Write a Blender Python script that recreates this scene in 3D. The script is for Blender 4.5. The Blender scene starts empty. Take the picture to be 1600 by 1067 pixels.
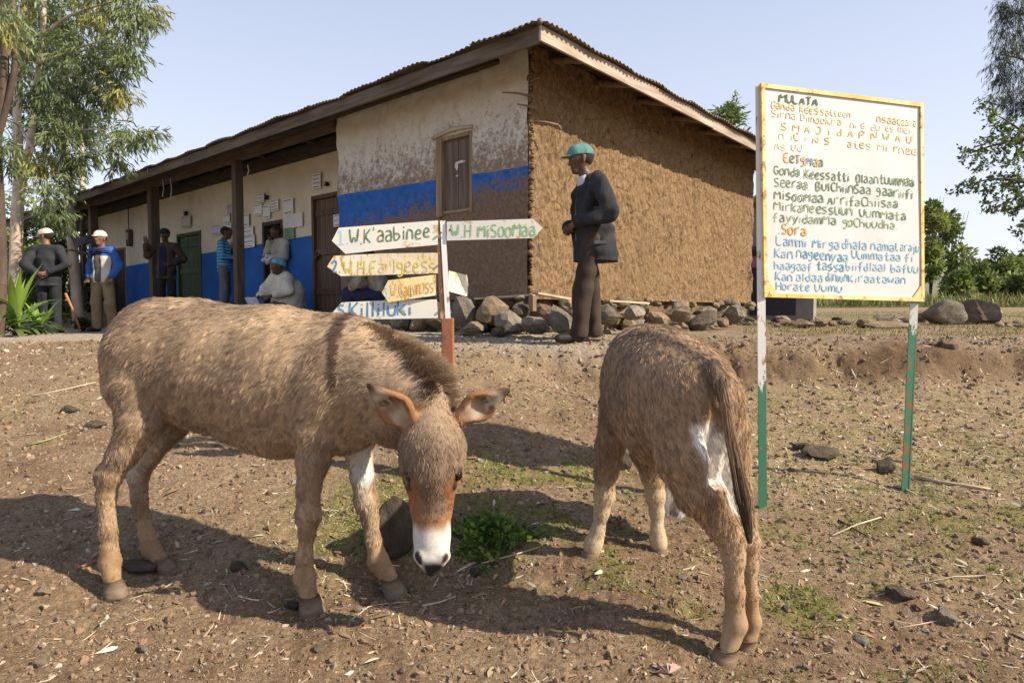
import bpy, math, random
import numpy as np
from mathutils import Vector, Matrix

sc = bpy.context.scene
COL = sc.collection
rad = math.radians
random.seed(7)
RNG = np.random.default_rng(11)

# ------------------------------------------------------------------ camera, world, sun
F = 1004.0                       # focal length in photo pixels (photo 1600 x 1067)
CAMZ = 1.09
PITCH = math.atan(50.5 / F)
cam_data = bpy.data.cameras.new('camera')
cam = bpy.data.objects.new('camera', cam_data)
COL.objects.link(cam)
cam.location = (0, 0, CAMZ)
cam.rotation_euler = (math.pi / 2 - PITCH, 0, 0)
cam_data.lens = F / 1600 * 36
cam_data.sensor_width = 36
cam_data.clip_start = 0.05
cam_data.clip_end = 6000
sc.camera = cam

SUN_AZ = Vector((0.948, -0.318, 0)).normalized()
SUN_EL = rad(37)
world = bpy.data.worlds.new('World')
sc.world = world
world.use_nodes = True
wn = world.node_tree
bg = wn.nodes['Background']
sky = wn.nodes.new('ShaderNodeTexSky')
sky.sky_type = 'NISHITA'
sky.sun_disc = False
sky.sun_elevation = SUN_EL
sky.sun_rotation = math.atan2(SUN_AZ.x, SUN_AZ.y)
sky.air_density = 1.0
sky.dust_density = 3.0
sky.ozone_density = 1.0
sky.altitude = 300
# thin high haze over the whole sky: paler towards the horizon
stc_ = wn.nodes.new('ShaderNodeTexCoord'); ssep = wn.nodes.new('ShaderNodeSeparateXYZ'); srmp = wn.nodes.new('ShaderNodeValToRGB')
wn.links.new(stc_.outputs['Generated'], ssep.inputs[0]); wn.links.new(ssep.outputs[2], srmp.inputs[0])
els = srmp.color_ramp.elements
els[0].position = 0.0; els[0].color = (0.80, 0.80, 0.88, 1)
els[1].position = 0.95; els[1].color = (0.27, 0.33, 0.49, 1)
e_ = els.new(0.25); e_.color = (0.62, 0.65, 0.77, 1)
e_ = els.new(0.5); e_.color = (0.44, 0.50, 0.65, 1)
sscl = wn.nodes.new('ShaderNodeVectorMath'); sscl.operation = 'SCALE'; sscl.inputs['Scale'].default_value = 3.65
smix = wn.nodes.new('ShaderNodeMix'); smix.data_type = 'RGBA'; smix.inputs[0].default_value = 0.82
wn.links.new(srmp.outputs[0], sscl.inputs[0]); wn.links.new(sky.outputs[0], smix.inputs[6]); wn.links.new(sscl.outputs[0], smix.inputs[7])
wn.links.new(smix.outputs[2], bg.inputs[0])
bg.inputs[1].default_value = 0.15
sun_data = bpy.data.lights.new('sun', 'SUN')
sun_data.energy = 3.8
sun_data.angle = rad(0.6)
sun_data.color = (1.0, 0.88, 0.70)
sun = bpy.data.objects.new('sun', sun_data)
COL.objects.link(sun)
sdir = Vector((SUN_AZ.x * math.cos(SUN_EL), SUN_AZ.y * math.cos(SUN_EL), math.sin(SUN_EL)))
sun.rotation_euler = (-sdir).to_track_quat('-Z', 'Y').to_euler()
sun.location = (6, -4, 9)
sc.view_settings.view_transform = 'Standard'
sc.view_settings.look = 'None'
sc.view_settings.gamma = 1
sc.view_settings.use_curve_mapping = False
sc.view_settings.exposure = 1.14
sc.cycles.max_bounces = 6
sc.cycles.use_adaptive_sampling = True

# ------------------------------------------------------------------ helpers
def P(px, py, d):
    """point seen at photo pixel px,py whose distance along Y is d"""
    u = (px - 800) / F
    v = (533.5 - py) / F
    dy = math.cos(PITCH) + v * math.sin(PITCH)
    dz = -math.sin(PITCH) + v * math.cos(PITCH)
    t = d / dy
    return Vector((u * t, d, CAMZ + dz * t))

def sstep(x, a, b):
    t = np.clip((x - a) / (b - a), 0, 1)
    return t * t * (3 - 2 * t)

def _hash(ix, iy, seed):
    h = (ix.astype(np.int64) * 374761393 + iy.astype(np.int64) * 668265263 + seed * 1442695041) & 0x7fffffff
    h = ((h ^ (h >> 13)) * 1274126177) & 0x7fffffff
    h = h ^ (h >> 16)
    return (h & 0xffff) / 65535.0

def vnoise(x, y, seed=0):
    x = np.asarray(x, float); y = np.asarray(y, float)
    ix = np.floor(x); iy = np.floor(y)
    fx = x - ix; fy = y - iy
    fx = fx * fx * (3 - 2 * fx); fy = fy * fy * (3 - 2 * fy)
    a = _hash(ix, iy, seed); b = _hash(ix + 1, iy, seed)
    c = _hash(ix, iy + 1, seed); d = _hash(ix + 1, iy + 1, seed)
    return (a * (1 - fx) + b * fx) * (1 - fy) + (c * (1 - fx) + d * fx) * fy

def fbm(x, y, seed=0, oct=4):
    s = 0; a = 0.5; n = 0
    for i in range(oct):
        s = s + a * vnoise(np.asarray(x) * 2 ** i, np.asarray(y) * 2 ** i, seed + i * 17)
        n += a; a *= 0.5
    return s / n

def link(o, parent=None):
    COL.objects.link(o)
    if parent is not None:
        o.parent = parent
    return o

def tag(o, label=None, cat=None, group=None, kind=None):
    if label: o['label'] = label
    if cat: o['category'] = cat
    if group: o['group'] = group
    if kind: o['kind'] = kind
    return o

def empty(name, loc=(0, 0, 0), rz=0.0, label=None, cat=None, group=None):
    o = bpy.data.objects.new(name, None)
    o.empty_display_size = 0.1
    link(o)
    o.location = loc
    o.rotation_euler = (0, 0, rz)
    return tag(o, label, cat, group)

def np_mesh(name, V, Fq, smooth=True, mat=None):
    """mesh from numpy verts and faces (n,3) or (n,4)"""
    me = bpy.data.meshes.new(name)
    V = np.ascontiguousarray(V, dtype=np.float32)
    Fq = np.ascontiguousarray(Fq, dtype=np.int32)
    k = Fq.shape[1]
    me.vertices.add(len(V)); me.vertices.foreach_set('co', V.ravel())
    me.loops.add(Fq.size); me.loops.foreach_set('vertex_index', Fq.ravel())
    me.polygons.add(len(Fq))
    me.polygons.foreach_set('loop_start', np.arange(len(Fq), dtype=np.int32) * k)
    me.polygons.foreach_set('use_smooth', np.full(len(Fq), smooth))
    me.update(calc_edges=True)
    me.validate()
    if mat: me.materials.append(mat)
    return me

def obj(name, me, parent=None, loc=None):
    o = bpy.data.objects.new(name, me)
    link(o, parent)
    if loc is not None: o.location = loc
    return o

def vcol(me, name, arr):
    arr = np.asarray(arr, np.float32)
    if arr.shape[1] == 3:
        arr = np.concatenate([arr, np.ones((len(arr), 1), np.float32)], 1)
    a = me.color_attributes.new(name, 'FLOAT_COLOR', 'POINT')
    a.data.foreach_set('color', arr.ravel())

def vflt(me, name, arr):
    a = me.attributes.new(name, 'FLOAT', 'POINT')
    a.data.foreach_set('value', np.asarray(arr, np.float32).ravel())

class MB:
    """collects simple solids into one mesh"""
    def __init__(s):
        s.v = []; s.f = []
    def add(s, verts, faces):
        b = len(s.v)
        s.v += [tuple(v) for v in verts]
        s.f += [tuple(i + b for i in f) for f in faces]
    def box(s, lo, hi, m=None, jit=0.0):
        x0, y0, z0 = lo; x1, y1, z1 = hi
        vs = [Vector(p) for p in ((x0,y0,z0),(x1,y0,z0),(x1,y1,z0),(x0,y1,z0),(x0,y0,z1),(x1,y0,z1),(x1,y1,z1),(x0,y1,z1))]
        if jit:
            vs = [v + Vector([random.uniform(-jit, jit) for _ in range(3)]) for v in vs]
        if m: vs = [m @ v for v in vs]
        s.add(vs, ((0,3,2,1),(4,5,6,7),(0,1,5,4),(1,2,6,5),(2,3,7,6),(3,0,4,7)))
    def tube(s, pts, rads, n=8, cap=True, flat=1.0):
        pts = [Vector(p) for p in pts]
        rings = []
        up = None
        for i, p in enumerate(pts):
            a = pts[max(i - 1, 0)]; b = pts[min(i + 1, len(pts) - 1)]
            t = (b - a).normalized()
            if up is None:
                up = Vector((0, 0, 1)) if abs(t.z) < 0.9 else Vector((1, 0, 0))
            sx = t.cross(up).normalized(); up = sx.cross(t).normalized()
            r = rads[i] if hasattr(rads, '__len__') else rads
            rings.append([p + sx * (math.cos(2 * math.pi * k / n) * r) + up * (math.sin(2 * math.pi * k / n) * r * flat) for k in range(n)])
        vs = [v for r in rings for v in r]
        fs = []
        for i in range(len(rings) - 1):
            for k in range(n):
                fs.append((i*n+k, i*n+(k+1) % n, (i+1)*n+(k+1) % n, (i+1)*n+k))
        if cap:
            fs.append(tuple(range(n - 1, -1, -1)))
            fs.append(tuple((len(rings) - 1) * n + k for k in range(n)))
        s.add(vs, fs)
    def beam(s, a, b, w, h, up=Vector((0, 0, 1))):
        a = Vector(a); b = Vector(b)
        t = (b - a).normalized()
        sx = t.cross(up).normalized(); uy = sx.cross(t).normalized()
        vs = []
        for p in (a, b):
            for q, r in ((-1,-1),(1,-1),(1,1),(-1,1)):
                vs.append(p + sx * (q * w / 2) + uy * (r * h / 2))
        s.add(vs, ((0,1,2,3),(7,6,5,4),(0,4,5,1),(1,5,6,2),(2,6,7,3),(3,7,4,0)))
    def mesh(s, name, mat=None, smooth=False):
        me = bpy.data.meshes.new(name)
        me.from_pydata(s.v, [], s.f)
        me.update()
        if smooth:
            me.polygons.foreach_set('use_smooth', [True] * len(me.polygons))
        if mat: me.materials.append(mat)
        return me
    def build(s, name, mat, parent=None, loc=None, smooth=False, bevel=0.0):
        o = obj(name, s.mesh(name, mat, smooth), parent, loc)
        if bevel:
            b = o.modifiers.new('bevel', 'BEVEL'); b.width = bevel; b.segments = 2
        return o

# ------------------------------------------------------------------ materials
class NT:
    def __init__(s, name, rough=0.8, spec=0.3):
        s.m = bpy.data.materials.new(name); s.m.use_nodes = True
        s.t = s.m.node_tree
        s.b = s.t.nodes['Principled BSDF']
        s.b.inputs['Roughness'].default_value = rough
        s.b.inputs['Specular IOR Level'].default_value = spec
        s.tc = s.t.nodes.new('ShaderNodeTexCoord')
    def n(s, t, **k):
        x = s.t.nodes.new(t)
        for a, v in k.items(): setattr(x, a, v)
        return x
    def l(s, a, b): s.t.links.new(a, b)
    def setc(s, c):
        if isinstance(c, (tuple, list)): s.b.inputs['Base Color'].default_value = (*c[:3], 1)
        else: s.l(c, s.b.inputs['Base Color'])
    def coord(s, scale=(1, 1, 1), kind='Object', rot=(0, 0, 0)):
        mp = s.n('ShaderNodeMapping')
        mp.inputs['Scale'].default_value = scale
        mp.inputs['Rotation'].default_value = rot
        s.l(s.tc.outputs[kind], mp.inputs['Vector'])
        return mp.outputs[0]
    def noise(s, vec, scale, detail=5, rough=0.55, dist=0.0):
        x = s.n('ShaderNodeTexNoise')
        x.inputs['Scale'].default_value = scale; x.inputs['Detail'].default_value = detail
        x.inputs['Roughness'].default_value = rough; x.inputs['Distortion'].default_value = dist
        s.l(vec, x.inputs['Vector'])
        return x.outputs['Fac']
    def voro(s, vec, scale, feature='F1', out='Distance', rand=1.0):
        x = s.n('ShaderNodeTexVoronoi', feature=feature)
        x.inputs['Scale'].default_value = scale
        x.inputs['Randomness'].default_value = rand
        s.l(vec, x.inputs['Vector'])
        return x.outputs[out]
    def ramp(s, fac, stops, interp='LINEAR'):
        r = s.n('ShaderNodeValToRGB'); cr = r.color_ramp; cr.interpolation = interp
        while len(cr.elements) < len(stops): cr.elements.new(0.5)
        for e, (p, c) in zip(cr.elements, stops):
            e.position = p
            e.color = (c, c, c, 1) if isinstance(c, (int, float)) else (*c[:3], 1)
        s.l(fac, r.inputs[0])
        return r.outputs[0]
    def mix(s, fac, a, b, mode='MIX'):
        x = s.n('ShaderNodeMix', data_type='RGBA', blend_type=mode)
        for sock, v in ((x.inputs[0], fac), (x.inputs[6], a), (x.inputs[7], b)):
            if isinstance(v, (int, float)): sock.default_value = v
            elif isinstance(v, (tuple, list)): sock.default_value = (*v[:3], 1)
            else: s.l(v, sock)
        return x.outputs[2]
    def math(s, op, a, b=None, c=None, clamp=False):
        x = s.n('ShaderNodeMath', operation=op); x.use_clamp = clamp
        for i, v in enumerate((a, b, c)):
            if v is None: continue
            if isinstance(v, (int, float)): x.inputs[i].default_value = v
            else: s.l(v, x.inputs[i])
        return x.outputs[0]
    def attr(s, name, out='Color'):
        x = s.n('ShaderNodeAttribute'); x.attribute_name = name
        return x.outputs[out]
    def sep(s, vec):
        x = s.n('ShaderNodeSeparateXYZ'); s.l(vec, x.inputs[0]); return x.outputs
    def bump(s, h, strength=0.5, dist=0.01, prev=None):
        x = s.n('ShaderNodeBump')
        x.inputs['Strength'].default_value = strength; x.inputs['Distance'].default_value = dist
        s.l(h, x.inputs['Height'])
        if prev is not None: s.l(prev, x.inputs['Normal'])
        s.l(x.outputs[0], s.b.inputs['Normal'])
        return x.outputs[0]
    def rnd(s):
        return s.n('ShaderNodeObjectInfo').outputs['Random']

_mc = {}
def M(name, c1, c2=None, scale=8, rough=0.8, bump=0.3, bscale=30, bdist=0.01, stretch=(1, 1, 1), objvar=0.0, metal=0.0, spec=0.3, contrast=(0.35, 0.65)):
    if name in _mc: return _mc[name]
    t = NT(name, rough, spec)
    c2 = c2 or tuple(x * 0.7 for x in c1)
    v = t.coord(stretch)
    col = t.ramp(t.noise(v, scale, 6, 0.6), [(contrast[0], c1), (contrast[1], c2)])
    if objvar:
        f = t.math('MULTIPLY_ADD', t.rnd(), 2 * objvar, 1 - objvar)
        mulc = t.n('ShaderNodeCombineColor'); 
        for i in range(3): t.l(f, mulc.inputs[i])
        col = t.mix(1.0, col, mulc.outputs[0], 'MULTIPLY')
    t.setc(col)
    if bump: t.bump(t.noise(v, bscale, 6, 0.6), bump, bdist)
    t.b.inputs['Metallic'].default_value = metal
    _mc[name] = t.m
    return t.m

def M_attr(name, attr='coat', rough=0.8, bump=0.0, bscale=200, bdist=0.002, vary=0.15, vscale=60, sheen=0.0, spec=0.3, stretch=(1, 1, 1)):
    if name in _mc: return _mc[name]
    t = NT(name, rough, spec)
    c = t.attr(attr)
    v = t.coord(stretch)
    if vary:
        f = t.ramp(t.noise(v, vscale, 4, 0.6), [(0.3, 1 - vary), (0.7, 1 + vary)])
        c = t.mix(1.0, c, f, 'MULTIPLY')
    t.setc(c)
    if bump: t.bump(t.noise(v, bscale, 5, 0.6), bump, bdist)
    if sheen: t.b.inputs['Sheen Weight'].default_value = sheen
    _mc[name] = t.m
    return t.m

# ------------------------------------------------------------------ SDF modelling
class SDF:
    def __init__(s, lo, hi, h):
        s.lo = np.array(lo, float); s.h = h
        s.n = np.ceil((np.array(hi, float) - s.lo) / h).astype(int) + 1
        s.f = np.full(s.n, 0.5, np.float32)
        s.ax = [s.lo[i] + np.arange(s.n[i]) * h for i in range(3)]
    def _sub(s, lo, hi):
        a = np.clip(np.floor((lo - s.lo) / s.h).astype(int), 0, s.n)
        b = np.clip(np.ceil((hi - s.lo) / s.h).astype(int) + 1, 0, s.n)
        return tuple(slice(a[i], b[i]) for i in range(3))
    def cone(s, a, b, ra, rb=None, k=0.02, A=None, op='add', m=0.03):
        """tapered capsule; A (3x3) squashes space: points and ends pass through it"""
        a = np.array(a, float); b = np.array(b, float)
        rb = ra if rb is None else rb
        R = max(ra, rb)
        if A is None:
            ext = R + k + m
        else:
            A = np.array(A, float)
            sv = np.linalg.svd(A, compute_uv=False)
            ext = (R + k + m) / sv.min()
        sl = s._sub(np.minimum(a, b) - ext, np.maximum(a, b) + ext)
        X, Y, Z = np.meshgrid(s.ax[0][sl[0]], s.ax[1][sl[1]], s.ax[2][sl[2]], indexing='ij', sparse=True)
        if X.size == 0 or Y.size == 0 or Z.size == 0: return
        if A is not None:
            a = A @ a; b = A @ b
            X, Y, Z = (A[0,0]*X+A[0,1]*Y+A[0,2]*Z, A[1,0]*X+A[1,1]*Y+A[1,2]*Z, A[2,0]*X+A[2,1]*Y+A[2,2]*Z)
        ab = b - a; L2 = float(ab @ ab) + 1e-12
        t = ((X - a[0]) * ab[0] + (Y - a[1]) * ab[1] + (Z - a[2]) * ab[2]) / L2
        t = np.clip(t, 0, 1)
        d = np.sqrt((X - a[0] - t*ab[0])**2 + (Y - a[1] - t*ab[1])**2 + (Z - a[2] - t*ab[2])**2) - (ra + (rb - ra) * t)
        s._comb(sl, d, k, op)
    def _comb(s, sl, d, k, op):
        f = s.f[sl]
        if op == 'add':
            hh = np.maximum(k - np.abs(f - d), 0) / k
            s.f[sl] = np.minimum(f, d) - hh * hh * k * 0.25
        else:
            g = -d
            hh = np.maximum(k - np.abs(f - g), 0) / k
            s.f[sl] = np.maximum(f, g) + hh * hh * k * 0.25
    def chain(s, pts, rs, k=0.02, A=None):
        for i in range(len(pts) - 1):
            s.cone(pts[i], pts[i+1], rs[i], rs[i+1], k, A)
    def plane(s, n, d, k=0.004):
        """keep the side where n.x > d"""
        X, Y, Z = np.meshgrid(*s.ax, indexing='ij', sparse=True)
        g = d - (X * n[0] + Y * n[1] + Z * n[2])
        hh = np.maximum(k - np.abs(s.f - g), 0) / k
        s.f = np.maximum(s.f, g) + hh * hh * k * 0.25
    def net(s):
        f = s.f
        S = f < 0
        c = np.zeros(tuple(np.array(f.shape) - 1), np.int8)
        for dx in (0, 1):
            for dy in (0, 1):
                for dz in (0, 1):
                    c += S[dx:dx + c.shape[0], dy:dy + c.shape[1], dz:dz + c.shape[2]]
        mask = (c > 0) & (c < 8)
        idx = np.full(c.shape, -1, np.int64)
        cells = np.argwhere(mask)
        idx[mask] = np.arange(len(cells))
        acc = np.zeros((len(cells), 3)); cnt = np.zeros(len(cells))
        corners = [(x, y, z) for x in (0,1) for y in (0,1) for z in (0,1)]
        vals = {q: f[cells[:,0]+q[0], cells[:,1]+q[1], cells[:,2]+q[2]] for q in corners}
        for q in corners:
            for ax in range(3):
                if q[ax] == 1: continue
                r = list(q); r[ax] = 1; r = tuple(r)
                v0 = vals[q]; v1 = vals[r]
                m = (v0 < 0) != (v1 < 0)
                t = np.where(m, v0 / np.where(m, v0 - v1, 1), 0)
                p = np.zeros((len(cells), 3)); p += np.array(q, float)
                p[:, ax] += t
                acc[m] += p[m]; cnt += m
        V = (cells + acc / cnt[:, None]) * s.h + s.lo
        quads = []
        for ax in range(3):
            o1, o2 = [(1, 2), (2, 0), (0, 1)][ax]
            sh = [slice(None)] * 3; sh2 = [slice(None)] * 3
            sh[ax] = slice(0, -1); sh2[ax] = slice(1, None)
            A0 = S[tuple(sh)]; A1 = S[tuple(sh2)]
            E = np.argwhere(A0 != A1)
            E = E[(E[:, o1] > 0) & (E[:, o2] > 0) & (E[:, o1] < f.shape[o1]-1) & (E[:, o2] < f.shape[o2]-1)]
            inside = A0[E[:, 0], E[:, 1], E[:, 2]]
            def g(a, b):
                q = E.copy(); q[:, o1] -= a; q[:, o2] -= b
                return idx[q[:, 0], q[:, 1], q[:, 2]]
            Q = np.stack([g(1, 1), g(0, 1), g(0, 0), g(1, 0)], 1)
            Q[~inside] = Q[~inside][:, ::-1]
            quads.append(Q)
        Q = np.concatenate(quads)
        Q = Q[(Q >= 0).all(1)]
        return V, Q

def vnormals(V, Q):
    d1 = V[Q[:, 2]] - V[Q[:, 0]]; d2 = V[Q[:, 3]] - V[Q[:, 1]]
    fn = np.cross(d1, d2)
    N = np.zeros_like(V)
    for i in range(4): np.add.at(N, Q[:, i], fn)
    return N / (np.linalg.norm(N, axis=1)[:, None] + 1e-12)

def seg_dist(V, a, b):
    a = np.array(a, float); b = np.array(b, float)
    ab = b - a; t = np.clip(((V - a) @ ab) / (ab @ ab + 1e-12), 0, 1)
    return np.linalg.norm(V - a - t[:, None] * ab, axis=1), t
# ------------------------------------------------------------------ ground
def lerp_s(d, xs, ys):
    return np.interp(d, xs, ys)

_LX = [-50, 1.9, 2.3, 2.7, 3.2, 3.9, 5.0, 5.7, 6.4, 7.5, 200]
_LY = [0, 0.0, 0.015, 0.06, 0.16, 0.33, 0.57, 0.71, 0.79, 0.82, 0.82]
_RX = [-50, 1.9, 2.6, 3.2, 4.0, 4.8, 5.15, 5.33, 5.45, 5.60, 7.2, 200]
_RY = [0, 0.0, 0.08, 0.14, 0.25, 0.39, 0.45, 0.53, 0.73, 0.79, 0.82, 0.82]
_xs = np.linspace(-50, 200, 25001)
def _sm(Y, w):
    k = np.ones(w) / w
    return np.convolve(np.pad(Y, w // 2, mode='edge'), k, 'valid')[:len(Y)]
_LS = _sm(np.interp(_xs, _LX, _LY), 41)
_RS = _sm(np.interp(_xs, _RX, _RY), 9)

def G0(x, y):
    x = np.asarray(x, float); y = np.asarray(y, float)
    r = x / np.maximum(y, 1.0)
    t = sstep(r, -0.12, 0.22)
    wob = (fbm(x * 0.9, y * 0.3 + 5, 3, 3) - 0.5) * 0.5 + (vnoise(x * 4.0, y * 0.5, 5) - 0.5) * 0.03 + (vnoise(x * 13.0, y * 2, 15) - 0.5) * 0.03
    yy = y + wob * sstep(y, 4.0, 5.2) * (1 - sstep(y, 6.2, 7.4))
    z = np.interp(yy, _xs, _LS) * (1 - t) + np.interp(yy, _xs, _RS) * t
    # far field rises on the right, drops a little to the left
    z = z + sstep(x, 2.0, 6.0) * np.clip(y - 13, 0, 60) * 0.024
    z = z - sstep(-x, 2.0, 9.0) * sstep(y, 5.0, 9.0) * 0.15
    return z

def G(x, y):
    x = np.asarray(x, float); y = np.asarray(y, float)
    near = 1 - sstep(y, 7, 12)
    z = G0(x, y)
    z = z + (fbm(x * 2.1, y * 2.1, 21, 3) - 0.5) * (0.02 + 0.035 * near)
    z = z + (fbm(x * 11, y * 11, 31, 3) - 0.5) * 0.022 * (0.35 + 0.65 * near)
    return z

# places where something is seen to stand: the ground is pulled to them
_ct = [P(178, 930, 2.46), P(259, 889, 2.70), P(485, 957, 2.31), P(616, 932, 2.43), P(1134, 1034, 1.96), P(1166, 1013, 2.03), P(923, 868, 2.57), P(1031, 862, 2.64), P(1194, 794, 3.10), P(1413, 769, 3.36)]
_cx = np.array([p.x for p in _ct]); _cy = np.array([p.y for p in _ct]); _cz = np.array([p.z for p in _ct])
_Gb = G
_cK = np.exp(-((_cx[:, None] - _cx) ** 2 + (_cy[:, None] - _cy) ** 2) / 0.16 ** 2) + np.eye(len(_cx)) * 0.02
_cw = np.linalg.solve(_cK, _cz - _Gb(_cx, _cy))
def G(x, y):
    x = np.asarray(x, float); y = np.asarray(y, float)
    z = _Gb(x, y)
    for a, b, w in zip(_cx, _cy, _cw):
        z = z + w * np.exp(-((x - a) ** 2 + (y - b) ** 2) / 0.16 ** 2)
    return z
def gz(x, y): return float(G(x, y))

def GP(px, py):
    """where the photo ray through px,py meets the ground"""
    lo, hi = 0.8, 60.0
    ds = np.exp(np.linspace(math.log(lo), math.log(hi), 1400))
    v = (533.5 - py) / F; u = (px - 800) / F
    dy = math.cos(PITCH) + v * math.sin(PITCH); dz = -math.sin(PITCH) + v * math.cos(PITCH)
    xs = u * ds / dy; zs = CAMZ + dz * ds / dy
    g = G(xs, ds)
    m = np.nonzero(zs <= g)[0]
    if len(m) == 0: 
        d = 40.0
        p = P(px, py, d); return Vector((p.x, p.y, gz(p.x, p.y)))
    i = m[0]
    return Vector((xs[i], ds[i], float(g[i])))

def axis(breaks):
    """breaks: list of (end, step)"""
    out = [breaks[0]]
    for end, st0, st1 in breaks[1:]:
        a = out[-1]; x = a
        while x < end - 1e-6:
            f = (x - a) / (end - a)
            x += st0 + (st1 - st0) * f
            out.append(min(x, end))
    return np.array(out)
gy = axis([-60.0, (-4, 6, 1.0), (1.3, 1.0, 0.05), (1.6, 0.03, 0.012), (3.4, 0.009, 0.012), (6.9, 0.014, 0.02), (9, 0.03, 0.06), (20, 0.1, 0.4), (70, 0.5, 3), (900, 6, 120)])
gxp = axis([0.0, (2.2, 0.011, 0.012), (5.2, 0.02, 0.035), (12, 0.08, 0.3), (60, 0.4, 4), (900, 10, 150)])
gx = np.concatenate([-gxp[::-1][:-1], gxp])
GX, GY = np.meshgrid(gx, gy, indexing='ij')
GZ = G(GX, GY)
nearm = (1 - sstep(GY, 6.5, 9)) * (1 - sstep(np.abs(GX), 5, 8))
# clods: real lumps in the near soil
cl = vnoise(GX * 38, GY * 38, 77); cl2 = vnoise(GX * 75 + 9, GY * 75, 78)
GZ = GZ + nearm * (np.clip(cl - 0.45, 0, 1) * 0.014 + np.clip(cl2 - 0.5, 0, 1) * 0.008)
# eroded lip of the bank on the right
rr = GX / np.maximum(GY, 1)
lip = sstep(rr, 0.0, 0.25) * np.exp(-((GY - 5.42) / 0.26) ** 2)
lipn = (fbm(GX * 7, GY * 9, 91, 4) - 0.5)
GYd = GY + lip * lipn * 0.12
GZ = GZ + lip * ((fbm(GX * 26, GY * 26, 92, 3) - 0.5) * 0.05 + (fbm(GX * 4, GY * 4, 95, 2) - 0.5) * 0.05)
nx_, ny_ = len(gx), len(gy)
V = np.stack([GX.ravel(), GYd.ravel(), GZ.ravel()], 1)
I = np.arange(nx_ * ny_).reshape(nx_, ny_)
Q = np.stack([I[:-1, :-1].ravel(), I[1:, :-1].ravel(), I[1:, 1:].ravel(), I[:-1, 1:].ravel()], 1)

def ground_masks(x, y):
    r = x / np.maximum(y, 1)
    edge = np.interp(r, [-2, -0.8, -0.5, -0.12, 0.12, 0.4, 2], [6.4, 6.4, 6.2, 5.8, 5.65, 5.65, 5.7])
    n = fbm(x * 1.3, y * 1.3, 41, 4)
    road = sstep(y + (n - 0.5) * 0.7, edge - 0.25, edge + 0.12) * (1 - 0.85 * sstep(r, 0.02, 0.30))
    g1 = fbm(x * 1.1 + 3, y * 1.1, 51, 4)
    g2 = fbm(x * 5, y * 5, 55, 3)
    # green mats: between the donkeys and to the right
    def blob(cx, cy, rx, ry): return np.exp(-(((x - cx) / rx) ** 2 + ((y - cy) / ry) ** 2))
    w = blob(-0.72, 3.05, 0.30, 0.40) * 1.1 + blob(0.15, 3.45, 0.50, 0.28) * 1.2 + blob(0.05, 2.85, 0.45, 0.35) + blob(0.55, 2.72, 0.45, 0.30) * 0.9 + blob(0.75, 2.25, 0.45, 0.15) * 0.8 + blob(1.9, 3.05, 1.0, 0.55) * 0.75 + blob(1.1, 2.1, 0.35, 0.35) * 0.5
    w = w + blob(1.4, 4.6, 1.0, 0.6) * 0.45 + blob(3.0, 4.2, 1.0, 1.0) * 0.35 + blob(-3.4, 4.2, 0.8, 0.5) * 0.15
    green = np.clip(w, 0, 1) * sstep(g1 * 0.4 + g2 * 0.6, 0.40, 0.58)
    far = sstep(y, 9, 14) * sstep(x, 2, 5)
    green = np.clip(green + far * 0.55 * sstep(g1, 0.35, 0.6), 0, 1)
    strawm = np.clip(sstep(r, 0.25, 0.5) * sstep(y, 2.9, 3.6) * (1 - sstep(y, 4.9, 5.4)) * 0.95 + sstep(g1, 0.5, 0.7) * 0.4, 0, 1)
    return road, green, strawm
road, green, strawm = ground_masks(V[:, 0], V[:, 1])
t = NT('earth', 0.95, 0.12)
v = t.coord()
big = t.noise(v, 0.9, 6, 0.6); mid = t.noise(v, 7, 6, 0.65); fine = t.noise(v, 55, 5, 0.7)
soil = t.ramp(mid, [(0.3, (0.155, 0.098, 0.058)), (0.5, (0.25, 0.168, 0.103)), (0.72, (0.37, 0.27, 0.17))])
soil = t.mix(t.ramp(big, [(0.4, 0.0), (0.62, 0.75)]), soil, (0.37, 0.275, 0.178))
soil = t.mix(t.ramp(fine, [(0.42, 0.55), (0.60, 0.0)]), soil, (0.085, 0.048, 0.028))
peb = t.voro(v, 95); pebc = t.voro(v, 95, out='Color')
ps = t.sep(pebc)
pm = t.math('MULTIPLY', t.ramp(peb, [(0.18, 1.0), (0.34, 0.0)]), t.ramp(ps[0], [(0.55, 0.0), (0.62, 1.0)]))
soil = t.mix(pm, soil, t.ramp(ps[1], [(0.0, (0.14, 0.09, 0.06)), (0.5, (0.30, 0.21, 0.14)), (1.0, (0.42, 0.33, 0.24))]))
roadc = t.ramp(t.noise(v, 28, 6, 0.7), [(0.3, (0.235, 0.190, 0.145)), (0.55, (0.37, 0.315, 0.245)), (0.75, (0.50, 0.44, 0.36))])
c = t.mix(t.attr('road', 'Fac'), soil, roadc)
stc = t.ramp(t.noise(t.coord((9, 60, 9)), 3, 4, 0.7), [(0.35, (0.18, 0.12, 0.06)), (0.6, (0.42, 0.33, 0.19))])
c = t.mix(t.math('MULTIPLY', t.attr('straw', 'Fac'), 0.5), c, stc)
grc = t.ramp(t.noise(v, 30, 5, 0.7), [(0.3, (0.10, 0.105, 0.022)), (0.6, (0.20, 0.21, 0.05))])
c = t.mix(t.math('MULTIPLY', t.attr('green', 'Fac'), 0.62), c, grc)
c = t.mix(t.math('MULTIPLY', t.attr('scarp', 'Fac'), 0.65), c, (0.105, 0.062, 0.036))
t.setc(c)
hh = t.math('ADD', t.math('MULTIPLY', t.noise(v, 40, 8, 0.75), 0.7), t.math('MULTIPLY', pm, 0.35))
t.bump(hh, 0.9, 0.03)
me = np_mesh('ground', V, Q, True, t.m)
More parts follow.
